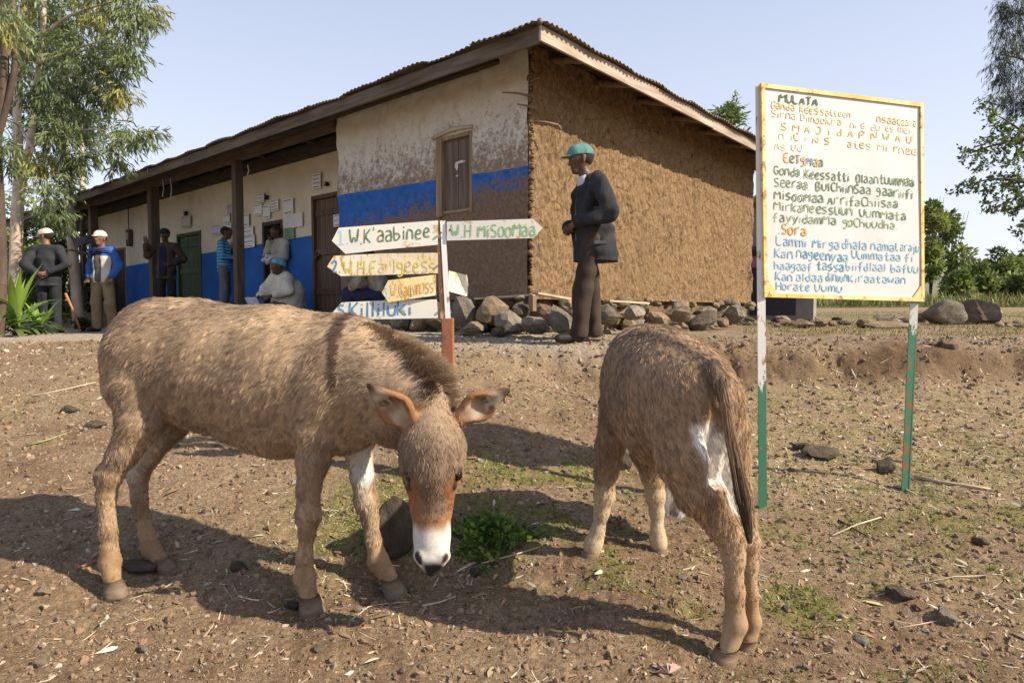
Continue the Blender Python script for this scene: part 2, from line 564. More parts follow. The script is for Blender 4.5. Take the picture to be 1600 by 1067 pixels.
vflt(me, 'scarp', np.clip(sstep(V[:, 0] / np.maximum(V[:, 1], 1), 0.0, 0.2) * np.exp(-((V[:, 1] - 5.36) / 0.14) ** 2) * (0.4 + 1.2 * fbm(V[:, 0] * 3, V[:, 1] * 3, 97, 3)), 0, 1)); vflt(me, 'road', road); vflt(me, 'green', green); vflt(me, 'straw', strawm)
tag(obj('ground', me), kind='structure')

# distant hazy ridge beyond the field
hx = np.linspace(-2500, 4200, 160); hd = np.linspace(0, 900, 20)
HX, HD = np.meshgrid(hx, hd, indexing='ij')
HZ = np.sin(np.clip(HD / 900, 0, 1) * math.pi / 2) * (105 + 120 * fbm(HX / 900, HD / 900, 8, 5)) - 12
V = np.stack([HX.ravel(), (1500 + HD).ravel(), HZ.ravel()], 1)
I = np.arange(HX.size).reshape(HX.shape)
Q = np.stack([I[:-1, :-1].ravel(), I[1:, :-1].ravel(), I[1:, 1:].ravel(), I[:-1, 1:].ravel()], 1)
tag(obj('hill', np_mesh('hill', V, Q, True, M('hill_scrub', (0.13, 0.14, 0.09), (0.20, 0.18, 0.12), 0.004, bump=0))), kind='structure')
# ------------------------------------------------------------------ rocks
def ico(sub):
    import bmesh
    bm = bmesh.new(); bmesh.ops.create_icosphere(bm, subdivisions=sub, radius=1)
    V = np.array([v.co[:] for v in bm.verts]); Fq = np.array([[v.index for v in f.verts] for f in bm.faces]); bm.free()
    return V, Fq
_ico = {k: ico(k) for k in (1, 2, 3, 4)}
def rock_mesh(seed, sub=2, planes=11, rough=0.05, mat=None, soft=0.0, name='stone', smooth=False):
    r = np.random.default_rng(seed)
    D, Fq = _ico[sub]
    n = r.normal(size=(planes, 3)); n /= np.linalg.norm(n, axis=1)[:, None]
    n = np.concatenate([n, -n[:4], [[0, 0, -1]]]); 
    d = r.uniform(0.62, 1.0, len(n)); d[-1] = 0.75
    q = D @ n.T
    rr = np.where(q > 0.05, d[None] / np.maximum(q, 0.05), 9)
    if soft:
        R = -np.log(np.exp(-rr / soft).sum(1)) * soft
    else:
        R = rr.min(1)
    R = np.clip(R, 0.3, 1.25)
    s = seed * 3.7
    R = R * (1 + rough * 2 * (fbm(D[:, 0] * 2.5 + s, D[:, 1] * 2.5 + D[:, 2] * 2.1, seed, 4) - 0.5))
    return np_mesh(name, D * R[:, None], Fq, smooth, mat)

def rock_mat(name, c1, c2, c3, scale=6.0):
    t = NT(name, 0.92, 0.15)
    v = t.coord()
    c = t.ramp(t.noise(v, 1.6 * scale / 6, 7, 0.65), [(0.3, c1), (0.5, c2), (0.7, c3)])
    c = t.mix(t.ramp(t.noise(v, 9, 6, 0.7), [(0.52, 0.0), (0.72, 0.5)]), c, (0.10, 0.085, 0.065))
    f = t.math('MULTIPLY_ADD', t.rnd(), 0.5, 0.75)
    k = t.n('ShaderNodeCombineColor')
    for i in range(3): t.l(f, k.inputs[i])
    t.setc(t.mix(1.0, c, k.outputs[0], 'MULTIPLY'))
    t.bump(t.noise(v, 5, 9, 0.75), 0.8, 0.12)
    return t.m
MR_GREY = rock_mat('stone_grey', (0.19, 0.16, 0.13), (0.30, 0.26, 0.21), (0.42, 0.365, 0.295))
MR_TAN = rock_mat('stone_tan', (0.24, 0.17, 0.11), (0.35, 0.26, 0.175), (0.47, 0.38, 0.27))
MR_DARK = rock_mat('stone_dark', (0.09, 0.068, 0.052), (0.145, 0.115, 0.088), (0.22, 0.18, 0.14))
rock_pool = {}
for ki, (k, m) in enumerate((('grey', MR_GREY), ('tan', MR_TAN), ('dark', MR_DARK))):
    rock_pool[k] = [rock_mesh(100 + ki * 20 + i, 2, 9, 0.07, m) for i in range(6)]

# ------------------------------------------------------------------ building
BX, BY = 0.196, 7.0
BROT = math.atan2(0.756, 0.654)
VD = Vector((0.654, 0.756, 0)); UD = Vector((-0.757, 0.654, 0))
def B2W(x, y, z): return Vector((BX, BY, 0)) + VD * x + UD * y + Vector((0, 0, z))
def onfac(px, py, x):
    """facade-local y and height for a photo pixel on the plane x"""
    r = (px - 800) / F
    bx = BX + VD.x * x; by = BY + VD.y * x
    y = (bx - r * by) / (0.757 + 0.654 * r)
    d = by + 0.654 * y
    return y, P(px, py, d).z
bld = empty('office_building', (BX, BY, 0), BROT, 'long mud and straw walled office with blue band, veranda and corrugated roof', 'building')

def wall_grid(name, kind, a0, a1, z0, z1, step, disp, mat, fixed, openings=(), thick=0.18, zf=None):
    """kind 'side': plane y=fixed running along x, facing -y; 'front': plane x=fixed running along y, facing -x"""
    def ax(lo, hi, cuts):
        A = list(np.arange(lo, hi, step)) + [hi]
        A = [a for a in A if all(abs(a - c) > step * 0.4 for c in cuts)] + [c for c in cuts if lo <= c <= hi]
        return np.array(sorted(A))
    A = ax(a0, a1, [c for o in openings for c in o[:2]]); Zs = ax(z0, z1, [c for o in openings for c in o[2:]])
    AA, ZZ = np.meshgrid(A, Zs, indexing='ij')
    D = disp(AA, ZZ)
    if kind == 'side': V = np.stack([AA.ravel(), (fixed - D).ravel(), ZZ.ravel()], 1)
    else: V = np.stack([(fixed - D).ravel(), AA.ravel(), ZZ.ravel()], 1)
    I = np.arange(AA.size).reshape(AA.shape)
    Q = np.stack([I[:-1, :-1], I[1:, :-1], I[1:, 1:], I[:-1, 1:]], -1).reshape(-1, 4)
    ca = ((AA[:-1, :-1] + AA[1:, 1:]) / 2).ravel(); cz = ((ZZ[:-1, :-1] + ZZ[1:, 1:]) / 2).ravel()
    keep = np.ones(len(Q), bool)
    for o in openings: keep &= ~((ca > o[0]) & (ca < o[1]) & (cz > o[2]) & (cz < o[3]))
    Q = Q[keep]
    if kind == 'front': Q = Q[:, ::-1]
    # solid core behind the face, split round the openings
    mb = MB()
    ys = sorted({a0, a1, *[c for o in openings for c in o[:2]]})
    for i in range(len(ys) - 1):
        m = (ys[i] + ys[i + 1]) / 2
        oo = [o for o in openings if o[0] < m < o[1]]
        spans = [(z0, z1)]
        if oo: spans = [(z0, oo[0][2]), (oo[0][3], z1)]
        for (p, q) in spans:
            if q - p < 0.02: continue
            lo, hi = (ys[i], ys[i + 1])
            if kind == 'side': mb.box((max(lo, 0.05) + .001, fixed + 0.07, p), (hi - .001, fixed + thick, q))
            else: mb.box((fixed + 0.07, lo + .001, p), (fixed + thick, hi - .001, q))
    n = len(V)
    V = np.concatenate([V, np.array(mb.v)]); Q = np.concatenate([Q, np.array(mb.f) + n])
    me = np_mesh(name, V, Q, True, mat)
    return obj(name, me, bld)

# mud plaster on the sunlit side wall
t = NT('mud_straw', 0.95, 0.1)
v = t.coord((1, 1, 0.75)); vs = t.coord((1, 1, 0.35), rot=(0, rad(12), 0))
n1 = t.noise(v, 18, 7, 0.7, 0.6); n2 = t.noise(vs, 46, 6, 0.7, 0.8); n3 = t.noise(v, 1.1, 4, 0.6)
c = t.ramp(n2, [(0.30, (0.075, 0.045, 0.024)), (0.44, (0.175, 0.112, 0.060)), (0.57, (0.275, 0.190, 0.107)), (0.76, (0.43, 0.335, 0.215))])
c = t.mix(t.ramp(n1, [(0.34, 0.75), (0.5, 0.0)]), c, (0.17, 0.098, 0.048))
c = t.mix(t.ramp(n3, [(0.42, 0.35), (0.6, 0.0)]), c, (0.20, 0.13, 0.070))
n4 = t.noise(t.coord((1, 1, 0.25)), 3.5, 5, 0.6)
c = t.mix(t.ramp(n4, [(0.50, 0.0), (0.66, 0.45)]), c, (0.135, 0.088, 0.05))
ck = t.voro(t.coord((1, 1, 1.6)), 2.6, 'DISTANCE_TO_EDGE')
c = t.mix(t.ramp(t.math('ADD', ck, t.math('MULTIPLY_ADD', n1, .10, -.05)), [(0.0, 0.75), (0.018, 0.0)]), c, (0.06, 0.038, 0.022))
t.setc(c)
t.bump(t.math('ADD', n2, t.math('MULTIPLY', n1, 0.8)), 0.9, 0.025)
M_MUD = t.m
def d_side(a, z):
    fing = vnoise(a * 17, z * 9, 5) ** 1.5 * 0.030
    return 0.010 + fing + (vnoise(a * 38, z * 26, 6) - 0.5) * 0.020 + (fbm(a * 1.6, z * 1.6, 7, 3) - 0.5) * 0.07
WALL_TOP = 3.90
wall_grid('side_wall', 'side', 0.0, 6.4, 1.20, WALL_TOP, 0.0145, d_side, M_MUD, 0.0)

# painted plaster of the front room
t = NT('plaster_room', 0.9, 0.15)
v = t.coord()
s_ = t.sep(t.tc.outputs['Object'])
n1 = t.noise(v, 3.2, 5, 0.6); n2 = t.noise(v, 26, 7, 0.75); nb = t.noise(v, 9, 5, 0.6)
cream = t.ramp(n1, [(0.3, (0.56, 0.52, 0.44)), (0.55, (0.64, 0.61, 0.545)), (0.75, (0.47, 0.41, 0.33))])
mud = t.ramp(n2, [(0.35, (0.13, 0.085, 0.055)), (0.6, (0.23, 0.16, 0.11)), (0.8, (0.34, 0.26, 0.18))])
zw = t.math('ADD', s_[2], t.math('MULTIPLY_ADD', n1, 0.30, -0.15))
# splash dirt grows downwards
dirt = t.ramp(t.math('ADD', t.math('MULTIPLY_ADD', zw, -1.0, 3.52), t.math('ADD', t.math('MULTIPLY_ADD', n2, 2.6, -1.3), t.math('MULTIPLY_ADD', nb, 1.6, -0.8))), [(0.30, 0.0), (0.85, 0.88)])
c = t.mix(dirt, cream, mud)
zb = t.math('ADD', s_[2], t.math('MULTIPLY_ADD', nb, 0.05, -0.025))
zb = t.math('SUBTRACT', zb, t.math('MULTIPLY', s_[1], 0.022))
bm1 = t.math('LESS_THAN', zb, 2.63)
low = t.math('ADD', t.math('MULTIPLY_ADD', zw, 1.35, -3.30), t.math('MULTIPLY_ADD', t.noise(v, 20, 7, 0.78), 2.4, -1.2))
low = t.math('ADD', low, t.math('MULTIPLY', s_[1], 0.13))
bm2 = t.ramp(low, [(0.10, 0.0), (0.16, 1.0)])
blue = t.ramp(nb, [(0.3, (0.020, 0.095, 0.33)), (0.7, (0.045, 0.155, 0.45))])
c = t.mix(bm1, c, mud)
c = t.mix(t.math('MULTIPLY', bm1, bm2), c, blue)
t.setc(c)
t.bump(t.math('ADD', n2, t.math('MULTIPLY', nb, 0.6)), 0.6, 0.018)
M_ROOM = t.m
def d_room(a, z): return 0.008 + (fbm(a * 2.2, z * 2.2, 17, 4) - 0.5) * 0.09 + (vnoise(a * 16, z * 16, 18) - 0.5) * 0.010
win = (0.86, 1.46, 2.24, 3.16)
wall_grid('front_wall', 'front', 0.03, 3.55, 1.20, WALL_TOP, 0.03, d_room, M_ROOM, 0.0, [win])
mb = MB(); mb.box((0.20, 3.55 - 0.16, 0.9), (0.80, 3.55, WALL_TOP)); mb.build('room_end_wall', M_ROOM, bld)

t = NT('plaster_porch', 0.88, 0.18)
v = t.coord(); s_ = t.sep(t.tc.outputs['Object'])
n1 = t.noise(v, 2.2, 5, 0.6); n2 = t.noise(v, 14, 6, 0.7)
cream = t.ramp(n1, [(0.3, (0.58, 0.50, 0.37)), (0.6, (0.68, 0.61, 0.48)), (0.8, (0.52, 0.44, 0.32))])
cream = t.mix(t.ramp(n2, [(0.62, 0.0), (0.75, 0.5)]), cream, (0.25, 0.18, 0.12))
blue = t.ramp(n1, [(0.3, (0.020, 0.095, 0.34)), (0.7, (0.035, 0.14, 0.43))])
zb = t.math('ADD', t.math('ADD', s_[2], t.math('MULTIPLY', s_[1], 0.017)), t.math('MULTIPLY_ADD', n2, 0.02, -0.01))
c = t.mix(t.math('LESS_THAN', zb, 2.46), cream, blue)
t.setc(c); t.bump(n2, 0.35, 0.012)
M_PORCH = t.m
doors = [(4.70, 5.53, 1.02, 3.03), (6.48, 7.23, 1.02, 2.73), (9.90, 11.15, 1.0, 2.80), (14.4, 15.35, 0.95, 2.72)]
wall_grid('porch_wall', 'front', 3.55, 16.5, 0.6, 3.69, 0.07, lambda a, z: 0.005 + (fbm(a * 1.2, z * 1.2, 19, 3) - 0.5) * 0.05, M_PORCH, 0.80, doors)
mb = MB(); mb.box((0.98, 16.32, 0.5), (6.4, 16.5, 3.7)); mb.box((6.22, 0.2, 0.5), (6.4, 16.3, WALL_TOP))
mb.build('rear_wall', M_MUD, bld)
mb = MB(); mb.box((1.0, 3.3, 0.7), (6.2, 16.3, 1.0)); mb.box((1.0, 5.9, 0.9), (6.2, 6.05, 3.7)); mb.box((3.2, 6.05, 1.0), (3.3, 9, 3.7))
mb.build('inner_wall', M('inner_mud', (0.16, 0.12, 0.085), (0.10, 0.08, 0.06)), bld)

# wood
M_BEAM = M('old_beam', (0.085, 0.062, 0.045), (0.040, 0.030, 0.024), 5, 0.85, 0.5, 40, 0.01, (1, 1, 6), objvar=0.25)
M_FASC = M('fascia_dark', (0.165, 0.128, 0.095), (0.085, 0.064, 0.048), 3, 0.85, 0.5, 30, 0.008, (6, 0.6, 6), objvar=0.15)
M_FASL = M('fascia_pale', (0.38, 0.32, 0.26), (0.22, 0.165, 0.12), 2.5, 0.85, 0.5, 30, 0.008, (0.7, 6, 6), objvar=0.12)
M_POST = M('post_wood', (0.125, 0.092, 0.066), (0.070, 0.052, 0.040), 4, 0.85, 0.5, 30, 0.01, (8, 8, 0.8), objvar=0.2)
M_POLE = M('bare_pole', (0.26, 0.18, 0.11), (0.14, 0.095, 0.06), 4, 0.85, 0.4, 30, 0.01, (6, 6, 1))
M_DOORB = M('door_brown', (0.150, 0.092, 0.058), (0.082, 0.050, 0.034), 3, 0.7, 0.4, 30, 0.006, (8, 8, 0.7), objvar=0.2)
M_DOORG = M('door_green', (0.062, 0.105, 0.050), (0.038, 0.066, 0.034), 3, 0.7, 0.35, 30, 0.006, (8, 8, 0.7), objvar=0.15)
M_DOORD = M('door_dark', (0.065, 0.048, 0.036), (0.035, 0.027, 0.022), 3, 0.7, 0.35, 30, 0.006, (8, 8, 0.7), objvar=0.2)
M_SHUT = M('shutter_grey', (0.205, 0.155, 0.120), (0.110, 0.080, 0.062), 2.5, 0.8, 0.5, 25, 0.006, (8, 8, 0.6), objvar=0.22)
M_FRAME = M('window_frame_wood', (0.33, 0.24, 0.15), (0.19, 0.135, 0.085), 3, 0.8, 0.4, 25, 0.006, (8, 8, 0.8))
M_TIN = M('roof_tin', (0.155, 0.125, 0.095), (0.085, 0.062, 0.045), 2.2, 0.6, 0.3, 30, 0.004, objvar=0.25, metal=0.25)
M_WHITE = M('white_smear', (0.72, 0.70, 0.66), (0.55, 0.52, 0.48), 12, 0.8, 0.2)

def plank_door(o, x, mat, fr_mat, n, name='door', planks=True, ajar=None):
    y0, y1, z0, z1 = o
    w = 0.07
    f = MB()
    f.box((x - 0.02, y0 + .002, z0), (x + 0.10, y0 + w, z1)); f.box((x - 0.02, y1 - w, z0), (x + 0.10, y1 - .002, z1))
    f.box((x - 0.017, y0 + w, z1 - w), (x + 0.10, y1 - w, z1))
    d = f.build(name, fr_mat, bld, bevel=0.004)
    if planks:
        a, b = y0 + w + 0.004, y1 - w - 0.004
        pw = (b - a) / n
        pm = MB(); pm.box((0, 0, 0), (0.026, pw - 0.007, z1 - w - z0 - 0.012))
        pme = pm.mesh('plank', mat)
        for i in range(n):
            p = obj('plank', pme, d, (x + 0.034 + random.uniform(-.003, .003), a + i * pw, z0 + 0.004))
        for zz in (0.18, 0.52, 0.85):
            zc = z0 + (z1 - z0) * zz
            r = MB(); r.box((x + 0.014, a + 0.01, zc - 0.05), (x + 0.030, b - 0.01, zc + 0.05)); r.build('rail', mat, d)
    return d
d = plank_door(doors[0], 0.80, M_DOORB, M_DOORB, 5)
mb = MB(); mb.box((0.78, 5.38, 1.94), (0.806, 5.44, 2.06)); mb.box((0.77, 5.28, 1.99), (0.785, 5.44, 2.02)); mb.build('hasp', M('iron', (0.05, 0.045, 0.04), rough=0.5, metal=0.6), d)
plank_door(doors[1], 0.80, M_DOORD, M_DOORD, 4, planks=False)
plank_door(doors[2], 0.80, M_DOORG, M_DOORG, 5)
plank_door(doors[3], 0.80, M_DOORD, M('door_frame_pale', (0.25, 0.17, 0.11), (0.16, 0.11, 0.07)), 4)

# shuttered window of the front room
y0, y1, z0, z1 = win
wf = MB()
wf.box((-0.035, y1 - 0.10, z0 - 0.03), (0.12, y1 - .001, z1 - 0.005)); wf.box((-0.018, y0 + .001, z0 - 0.02), (0.12, y0 + 0.045, z1))
wf.box((-0.024, y0 + 0.045, z1 - 0.05), (0.12, y1 - 0.10, z1 - 0.002)); wf.box((-0.01, y0 + 0.045, z0), (0.12, y1 - 0.10, z0 + 0.035))
w_o = wf.build('window', M_FRAME, bld, bevel=0.006)
pw = (y1 - y0 - 0.145) / 4
for i in range(4):
    pm = MB(); pm.box((0, 0, 0), (0.02, pw - 0.006, z1 - z0 - 0.09))
    pm.build('plank', M_SHUT, w_o, (0.030 + (i % 2) * 0.004, y0 + 0.047 + i * pw, z0 + 0.038))
lt = MB(); lt.tube([(-0.03, y0 - 0.02, z1 + 0.035), (-0.045, (y0 + y1) / 2, z1 + 0.055), (-0.03, y1 + 0.06, z1 + 0.01)], [0.020, 0.027, 0.022], 7)
lt.build('lintel', M('lintel_wood', (0.50, 0.44, 0.34), (0.34, 0.28, 0.20), 4), w_o, smooth=True)
# scraped white paint on the shutter
def blobmesh(name, pts, x, mat, parent, th=0.003):
    mb = MB(); n = len(pts)
    mb.add([(x, a, b) for a, b in pts] + [(x - th, a, b) for a, b in pts], [tuple(range(n)), tuple(range(2 * n - 1, n - 1, -1))] + [(i, (i + 1) % n, n + (i + 1) % n, n + i) for i in range(n)])
    return mb.build(name, mat, parent)
ang = np.linspace(0, 2 * math.pi, 22, endpoint=False)
for (cy, cz, a, b, nm) in ((1.09, 2.835, 0.075, 0.016, 1), (1.16, 2.80, 0.030, 0.045, 2), (1.15, 2.68, 0.025, 0.008, 3)):
    rr_ = 1 + 0.7 * (np.random.default_rng(nm).random(22) - 0.5)
    blobmesh('paint_smear', [(cy + a * math.cos(q) * r_, cz + b * math.sin(q) * r_) for q, r_ in zip(ang, rr_)], 0.0285, M_WHITE, w_o)

# roof: corrugated hip roof on poles
EX0, EX1, EY0, EY1 = -0.60, 7.0, -0.60, 21.2
EZ = 3.715; TS = math.tan(rad(15))
def sheet(along, s0, s1, side, seed):
    """one corrugated sheet; along: 'y' (front/back planes) or 'x' (end planes)"""
    r = random.Random(seed)
    step = 0.076 / 6
    n = int((s1 - s0) / step) + 1
    out = r.uniform(0.0, 0.085); lift = r.uniform(0, 0.022)
    V = []; K = 6
    for i in range(n + 1):
        s = s0 + (s1 - s0) * i / n
        wz = 0.012 * math.cos(2 * math.pi * s / 0.076)
        if along == 'y':
            L = min(3.8, s - EY0 + 0.02, EY1 - s + 0.02)
        else:
            L = min(3.8, s - EX0 + 0.02, EX1 - s + 0.02)
        L = max(L, 0.02)
        for k in range(K + 1):
            q = -0.05 - out + (L + 0.05 + out) * (k / K) ** 1.3
            z = EZ + 0.035 + lift + q * TS + wz + (0.014 * math.sin(s * 5.3 + seed) + r.uniform(-.004, .004) if k == 0 else 0)
            if along == 'y': p = (EX0 + q, s, z) if side == 0 else (EX1 - q, s, z)
            else: p = (s, EY0 + q, z) if side == 0 else (s, EY1 - q, z)
            V.append(p)
    m = len(V)
    V = np.array(V); V2 = V.copy(); V2[:, 2] -= 0.004
    I = np.arange(m).reshape(n + 1, K + 1)
    Q = np.stack([I[:-1, :-1], I[1:, :-1], I[1:, 1:], I[:-1, 1:]], -1).reshape(-1, 4)
    e = np.stack([I[:-1, 0], I[:-1, 0] + m, I[1:, 0] + m, I[1:, 0]], -1)
    Q = np.concatenate([Q, Q[:, ::-1] + m, e])
    return obj('roof_sheet', np_mesh('roof_sheet', np.concatenate([V, V2]), Q, True, M_TIN), bld)
k = 0
for side in (0, 1):
    s = EY0
    while s < EY1 - 0.05:
        e = min(s + 0.76, EY1); sheet('y', s, e + (0.05 if e < EY1 else 0), side, k); s = e; k += 1
    s = EX0
    while s < EX1 - 0.05:
        e = min(s + 0.76, EX1); sheet('x', s, e + (0.05 if e < EX1 else 0), side, k + 100); s = e; k += 1
mb = MB(); mb.tube([(EX0 - 0.03, EY0 - 0.03, EZ + 0.045), (EX0 + 0.1, EY0 + 0.1, EZ + 0.07), (EX0 + 3.8, EY0 + 3.8, EZ + 3.8 * TS + 0.06)], [0.03, 0.035, 0.055], 8)
mb.tube([(EX1 + 0.02, EY0 - 0.02, EZ + 0.05), (EX0 + 3.8, EY0 + 3.8, EZ + 3.8 * TS + 0.06)], 0.05, 8)
mb.tube([(EX0 + 3.8, EY0 + 3.8, EZ + 3.8 * TS + 0.06), (EX0 + 3.8, EY1 - 3.8, EZ + 3.8 * TS + 0.06)], 0.06, 8)
mb.build('ridge_cap', M_TIN, bld, smooth=True)
# fascia boards
s = EY0
for i in range(6):
    e = min(s + 3.9, EY1)
    mb = MB(); mb.box((EX0 - 0.02, s + 0.003, EZ - 0.135), (EX0 + 0.01, e, EZ + 0.015)); o = mb.build('fascia_board', M_FASC, bld, bevel=0.003)
    o.location.z = random.uniform(-0.008, 0.008); o.location.x = 0.004 * (i % 2); s = e
s = EX0 - 0.02
for i in range(2):
    e = min(s + 3.85, EX1)
    mb = MB(); mb.box((s + 0.003, EY0 - 0.03, EZ - 0.125), (e, EY0 - 0.002, EZ + 0.015)); o = mb.build('fascia_board', M_FASL, bld, bevel=0.003)
    o.location.z = -0.012 * i; s = e
# rafters, purlins and the veranda beam
def pole(a, b, r, name='rafter', m=None):
    a = Vector(a); b = Vector(b); mb = MB()
    pts = []; rs = []
    for i in range(6):
        f = i / 5; p = a.lerp(b, f) + Vector([random.uniform(-.012, .012) for _ in range(3)])
        pts.append(p); rs.append(r * random.uniform(0.88, 1.1))
    mb.tube(pts, rs, 7)
    return mb.build(name, m or M_BEAM, bld, smooth=True)
def rz(q): return EZ - 0.03 + q * TS
for y in np.arange(-0.2, 21.0, 0.95):
    L_ = min(3.7, y + 0.6, EY1 - y) - 0.05
    pole((EX0 + 0.02, y, rz(0.0)), (EX0 + L_, y, rz(L_)), 0.045)
for x in np.arange(0.35, 6.9, 0.95):
    L_ = min(3.6, x + 0.6, 7.0 - x) - 0.05
    pole((x, EY0 + 0.02, rz(0)), (x, EY0 + L_, rz(L_)), 0.042, m=M_POLE)
for q in (0.30, 0.95, 1.5):
    pole((EX0 + q, 0.2, rz(q) - 0.07), (EX0 + q, 21.0, rz(q) - 0.07), 0.035, 'purlin')
mb = MB(); mb.box((-0.07, 3.56, 3.66), (0.07, 21.1, 3.80)); mb.build('beam', M('beam_brown', (0.16, 0.105, 0.065), (0.085, 0.058, 0.04), 3, 0.85, 0.4, 30, 0.01, (6, 0.6, 6)), bld)
mb = MB(); mb.box((0.60, 3.56, 3.69), (0.79, 21.0, 3.86)); mb.build('beam', M_BEAM, bld)
for yy in (5.0, 6.58, 8.4, 10.28, 12.2, 14.2, 16, 18.6):
    pole((-0.05, yy, 3.82), (0.9, yy + 0.1, 3.86), 0.05, 'cross_pole')
for (px, w) in ((375, 0.145), (244, 0.18), (150, 0.17), (134, 0.10), (72, 0.13), (38, 0.12)):
    y, z = onfac(px, 300, 0.0)
    if y > 20.8: y = 20.8
    zb = gz(*B2W(0, y, 0).xy) - 0.1
    mb = MB(); mb.box((-w / 2, y - w / 2, zb), (w / 2, y + w / 2, 3.66)); mb.build('post', M_POST, bld, bevel=0.01)
# twigs sticking out of the corner
for (a, b, c_) in (((785, 145), (828, 150), 0), ((808, 163), (840, 172), 0), ((832, 190), (872, 196), 1), ((828, 128), (843, 122), 1),  ((872, 196), (876, 203), 1)):
    pa = P(a[0], a[1], 6.94); pb = P(b[0], b[1], 6.97)
    inv = bld.matrix_basis.inverted()
    pa = Matrix.Rotation(-BROT, 4, 'Z') @ (pa - Vector((BX, BY, 0))); pb = Matrix.Rotation(-BROT, 4, 'Z') @ (pb - Vector((BX, BY, 0)))
    mb = MB(); mb.tube([pa, pa.lerp(pb, 0.5) + Vector((0, 0, 0.012)), pb], [0.007, 0.012, 0.015], 6); mb.build('twig', M_POLE, bld, smooth=True)
# ragged corner lumps
mb = MB(); cl_ = rock_mesh(55, 1, 8, 0.1, M_MUD)
rv = random.Random(4)
for i in range(70):
    o_z = 1.25 + i * 0.0378
    D_, F_ = _ico[1]
    s_r = rv.uniform(0.018, 0.042)
    ctr = Vector((0.005 + rv.uniform(-.012, .012), -0.005 + rv.uniform(-.02, .01), o_z))
    mb.add([ctr + Vector(tuple(d_ * s_r * rv.uniform(.7, 1.2))) for d_ in D_], [tuple(f) for f in F_])
o = mb.build('corner_lumps', M_MUD, bld, smooth=True); o['kind'] = 'stuff'

# rubble plinth
mb = MB(); mb.box((0.03, 0.06, 0.4), (6.3, 3.4, 1.22)); mb.box((0.10, 3.4, 0.4), (1.0, 16.4, 1.0))
mb.box((-0.25, 3.56, 0.3), (0.10, 17.2, 1.0))
mb.build('plinth', M('plinth_earth', (0.17, 0.115, 0.07), (0.11, 0.072, 0.045), 5, 0.95, 0.8, 20, 0.03), bld)
rs_ = random.Random(21)
def lstone(wp, sx, sy, sz, kind, rzv=None, parent=bld, name='stone'):
    o = obj(name, rs_.choice(rock_pool[kind]), parent)
    lp = Matrix.Rotation(-BROT, 4, 'Z') @ (wp - Vector((BX, BY, 0)))
    o.location = lp; o.scale = (sx, sy, sz)
    o.rotation_euler = (rs_.uniform(-.25, .25), rs_.uniform(-.25, .25), rs_.uniform(0, 6.28) if rzv is None else rzv)
    return o
big = [(704,471,743,515,'grey',6.9),(743,464,799,510,'tan',6.85),(774,490,821,521,'grey',6.6),(795,471,831,495,'dark',6.85),(720,503,757,524,'tan',6.6),
       (819,495,855,523,'grey',6.45),(853,486,873,511,'tan',6.6),(859,481,899,524,'grey',6.35),(769,510,792,526,'dark',6.5),(971,476,1009,502,'grey',7.2),(1008,487,1045,512,'tan',7.4),
       (1078,488,1120,517,'dark',8.0),(1135,476,1162,507,'grey',8.6),(668,478,706,512,'dark',7.3),(640,490,672,516,'tan',7.4),(612,486,640,512,'grey',7.7),(905,488,930,520,'tan',6.6),(930,480,968,508,'grey',6.9),
       (560,492,612,520,'grey',8.2),(1045,480,1080,505,'tan',7.7),(1120,496,1140,512,'tan',8.2)]
for (x0, y0, x1, y1, k_, d_) in big:
    w = (x1 - x0) / F * d_; h = (y1 - y0) / F * d_
    lstone(P((x0 + x1) / 2, (y0 + y1) / 2, d_), w * 0.60, w * 0.5, h * 0.64, k_)
for i in range(170):
    if i % 3: x_ = rs_.uniform(0.0, 6.4); yo = -rs_.uniform(0.0, 0.14); wp = B2W(x_, yo, 0)
    else: y_ = rs_.uniform(0.0, 3.6); wp = B2W(-rs_.uniform(0.0, 0.14), y_, 0)
    g_ = gz(wp.x, wp.y); z = rs_.uniform(g_ + 0.02, 1.21); wp.z = z
    s = rs_.uniform(0.05, 0.13)
    lstone(wp, s, s * rs_.uniform(.7, 1), s * rs_.uniform(.5, .85), rs_.choice(('grey', 'tan', 'dark', 'tan')))
for i in range(60):   # small rubble at the foot
    if i % 3: wp = B2W(rs_.uniform(-0.2, 6.8), -rs_.uniform(0.2, 0.6), 0)
    else: wp = B2W(-rs_.uniform(0.15, 0.6), rs_.uniform(-.3, 3.8), 0)
    wp.z = gz(wp.x, wp.y) + 0.015; s = rs_.uniform(0.025, 0.07)
    lstone(wp, s, s * 0.8, s * 0.6, rs_.choice(('grey', 'tan', 'dark')))
# strips of wood under the wall
for (a, b) in (((836, 458), (888, 467)), ((745, 467), (832, 461)), ((948, 470), (1010, 474))):
    da, db = (6.8, 7.1) if a[0] > 830 else (7.35, 6.88)
    if a[0] > 940: da, db = 7.45, 8.0
    pa = Matrix.Rotation(-BROT, 4, 'Z') @ (P(*a, da) - Vector((BX, BY, 0))); pb = Matrix.Rotation(-BROT, 4, 'Z') @ (P(*b, db) - Vector((BX, BY, 0)))
    mb = MB(); mb.beam(pa, pb, 0.10, 0.022); mb.build('sill_strip', M('strip_wood', (0.50, 0.41, 0.29), (0.33, 0.25, 0.16), 4), bld)
mb = MB(); pa = Matrix.Rotation(-BROT, 4, 'Z') @ (P(832, 474, 6.72) - Vector((BX, BY, 0))); mb.box((pa.x - .03, pa.y - .03, pa.z - 0.08), (pa.x + .03, pa.y + .03, pa.z + 0.07)); mb.build('stub_post', M_POLE, bld)

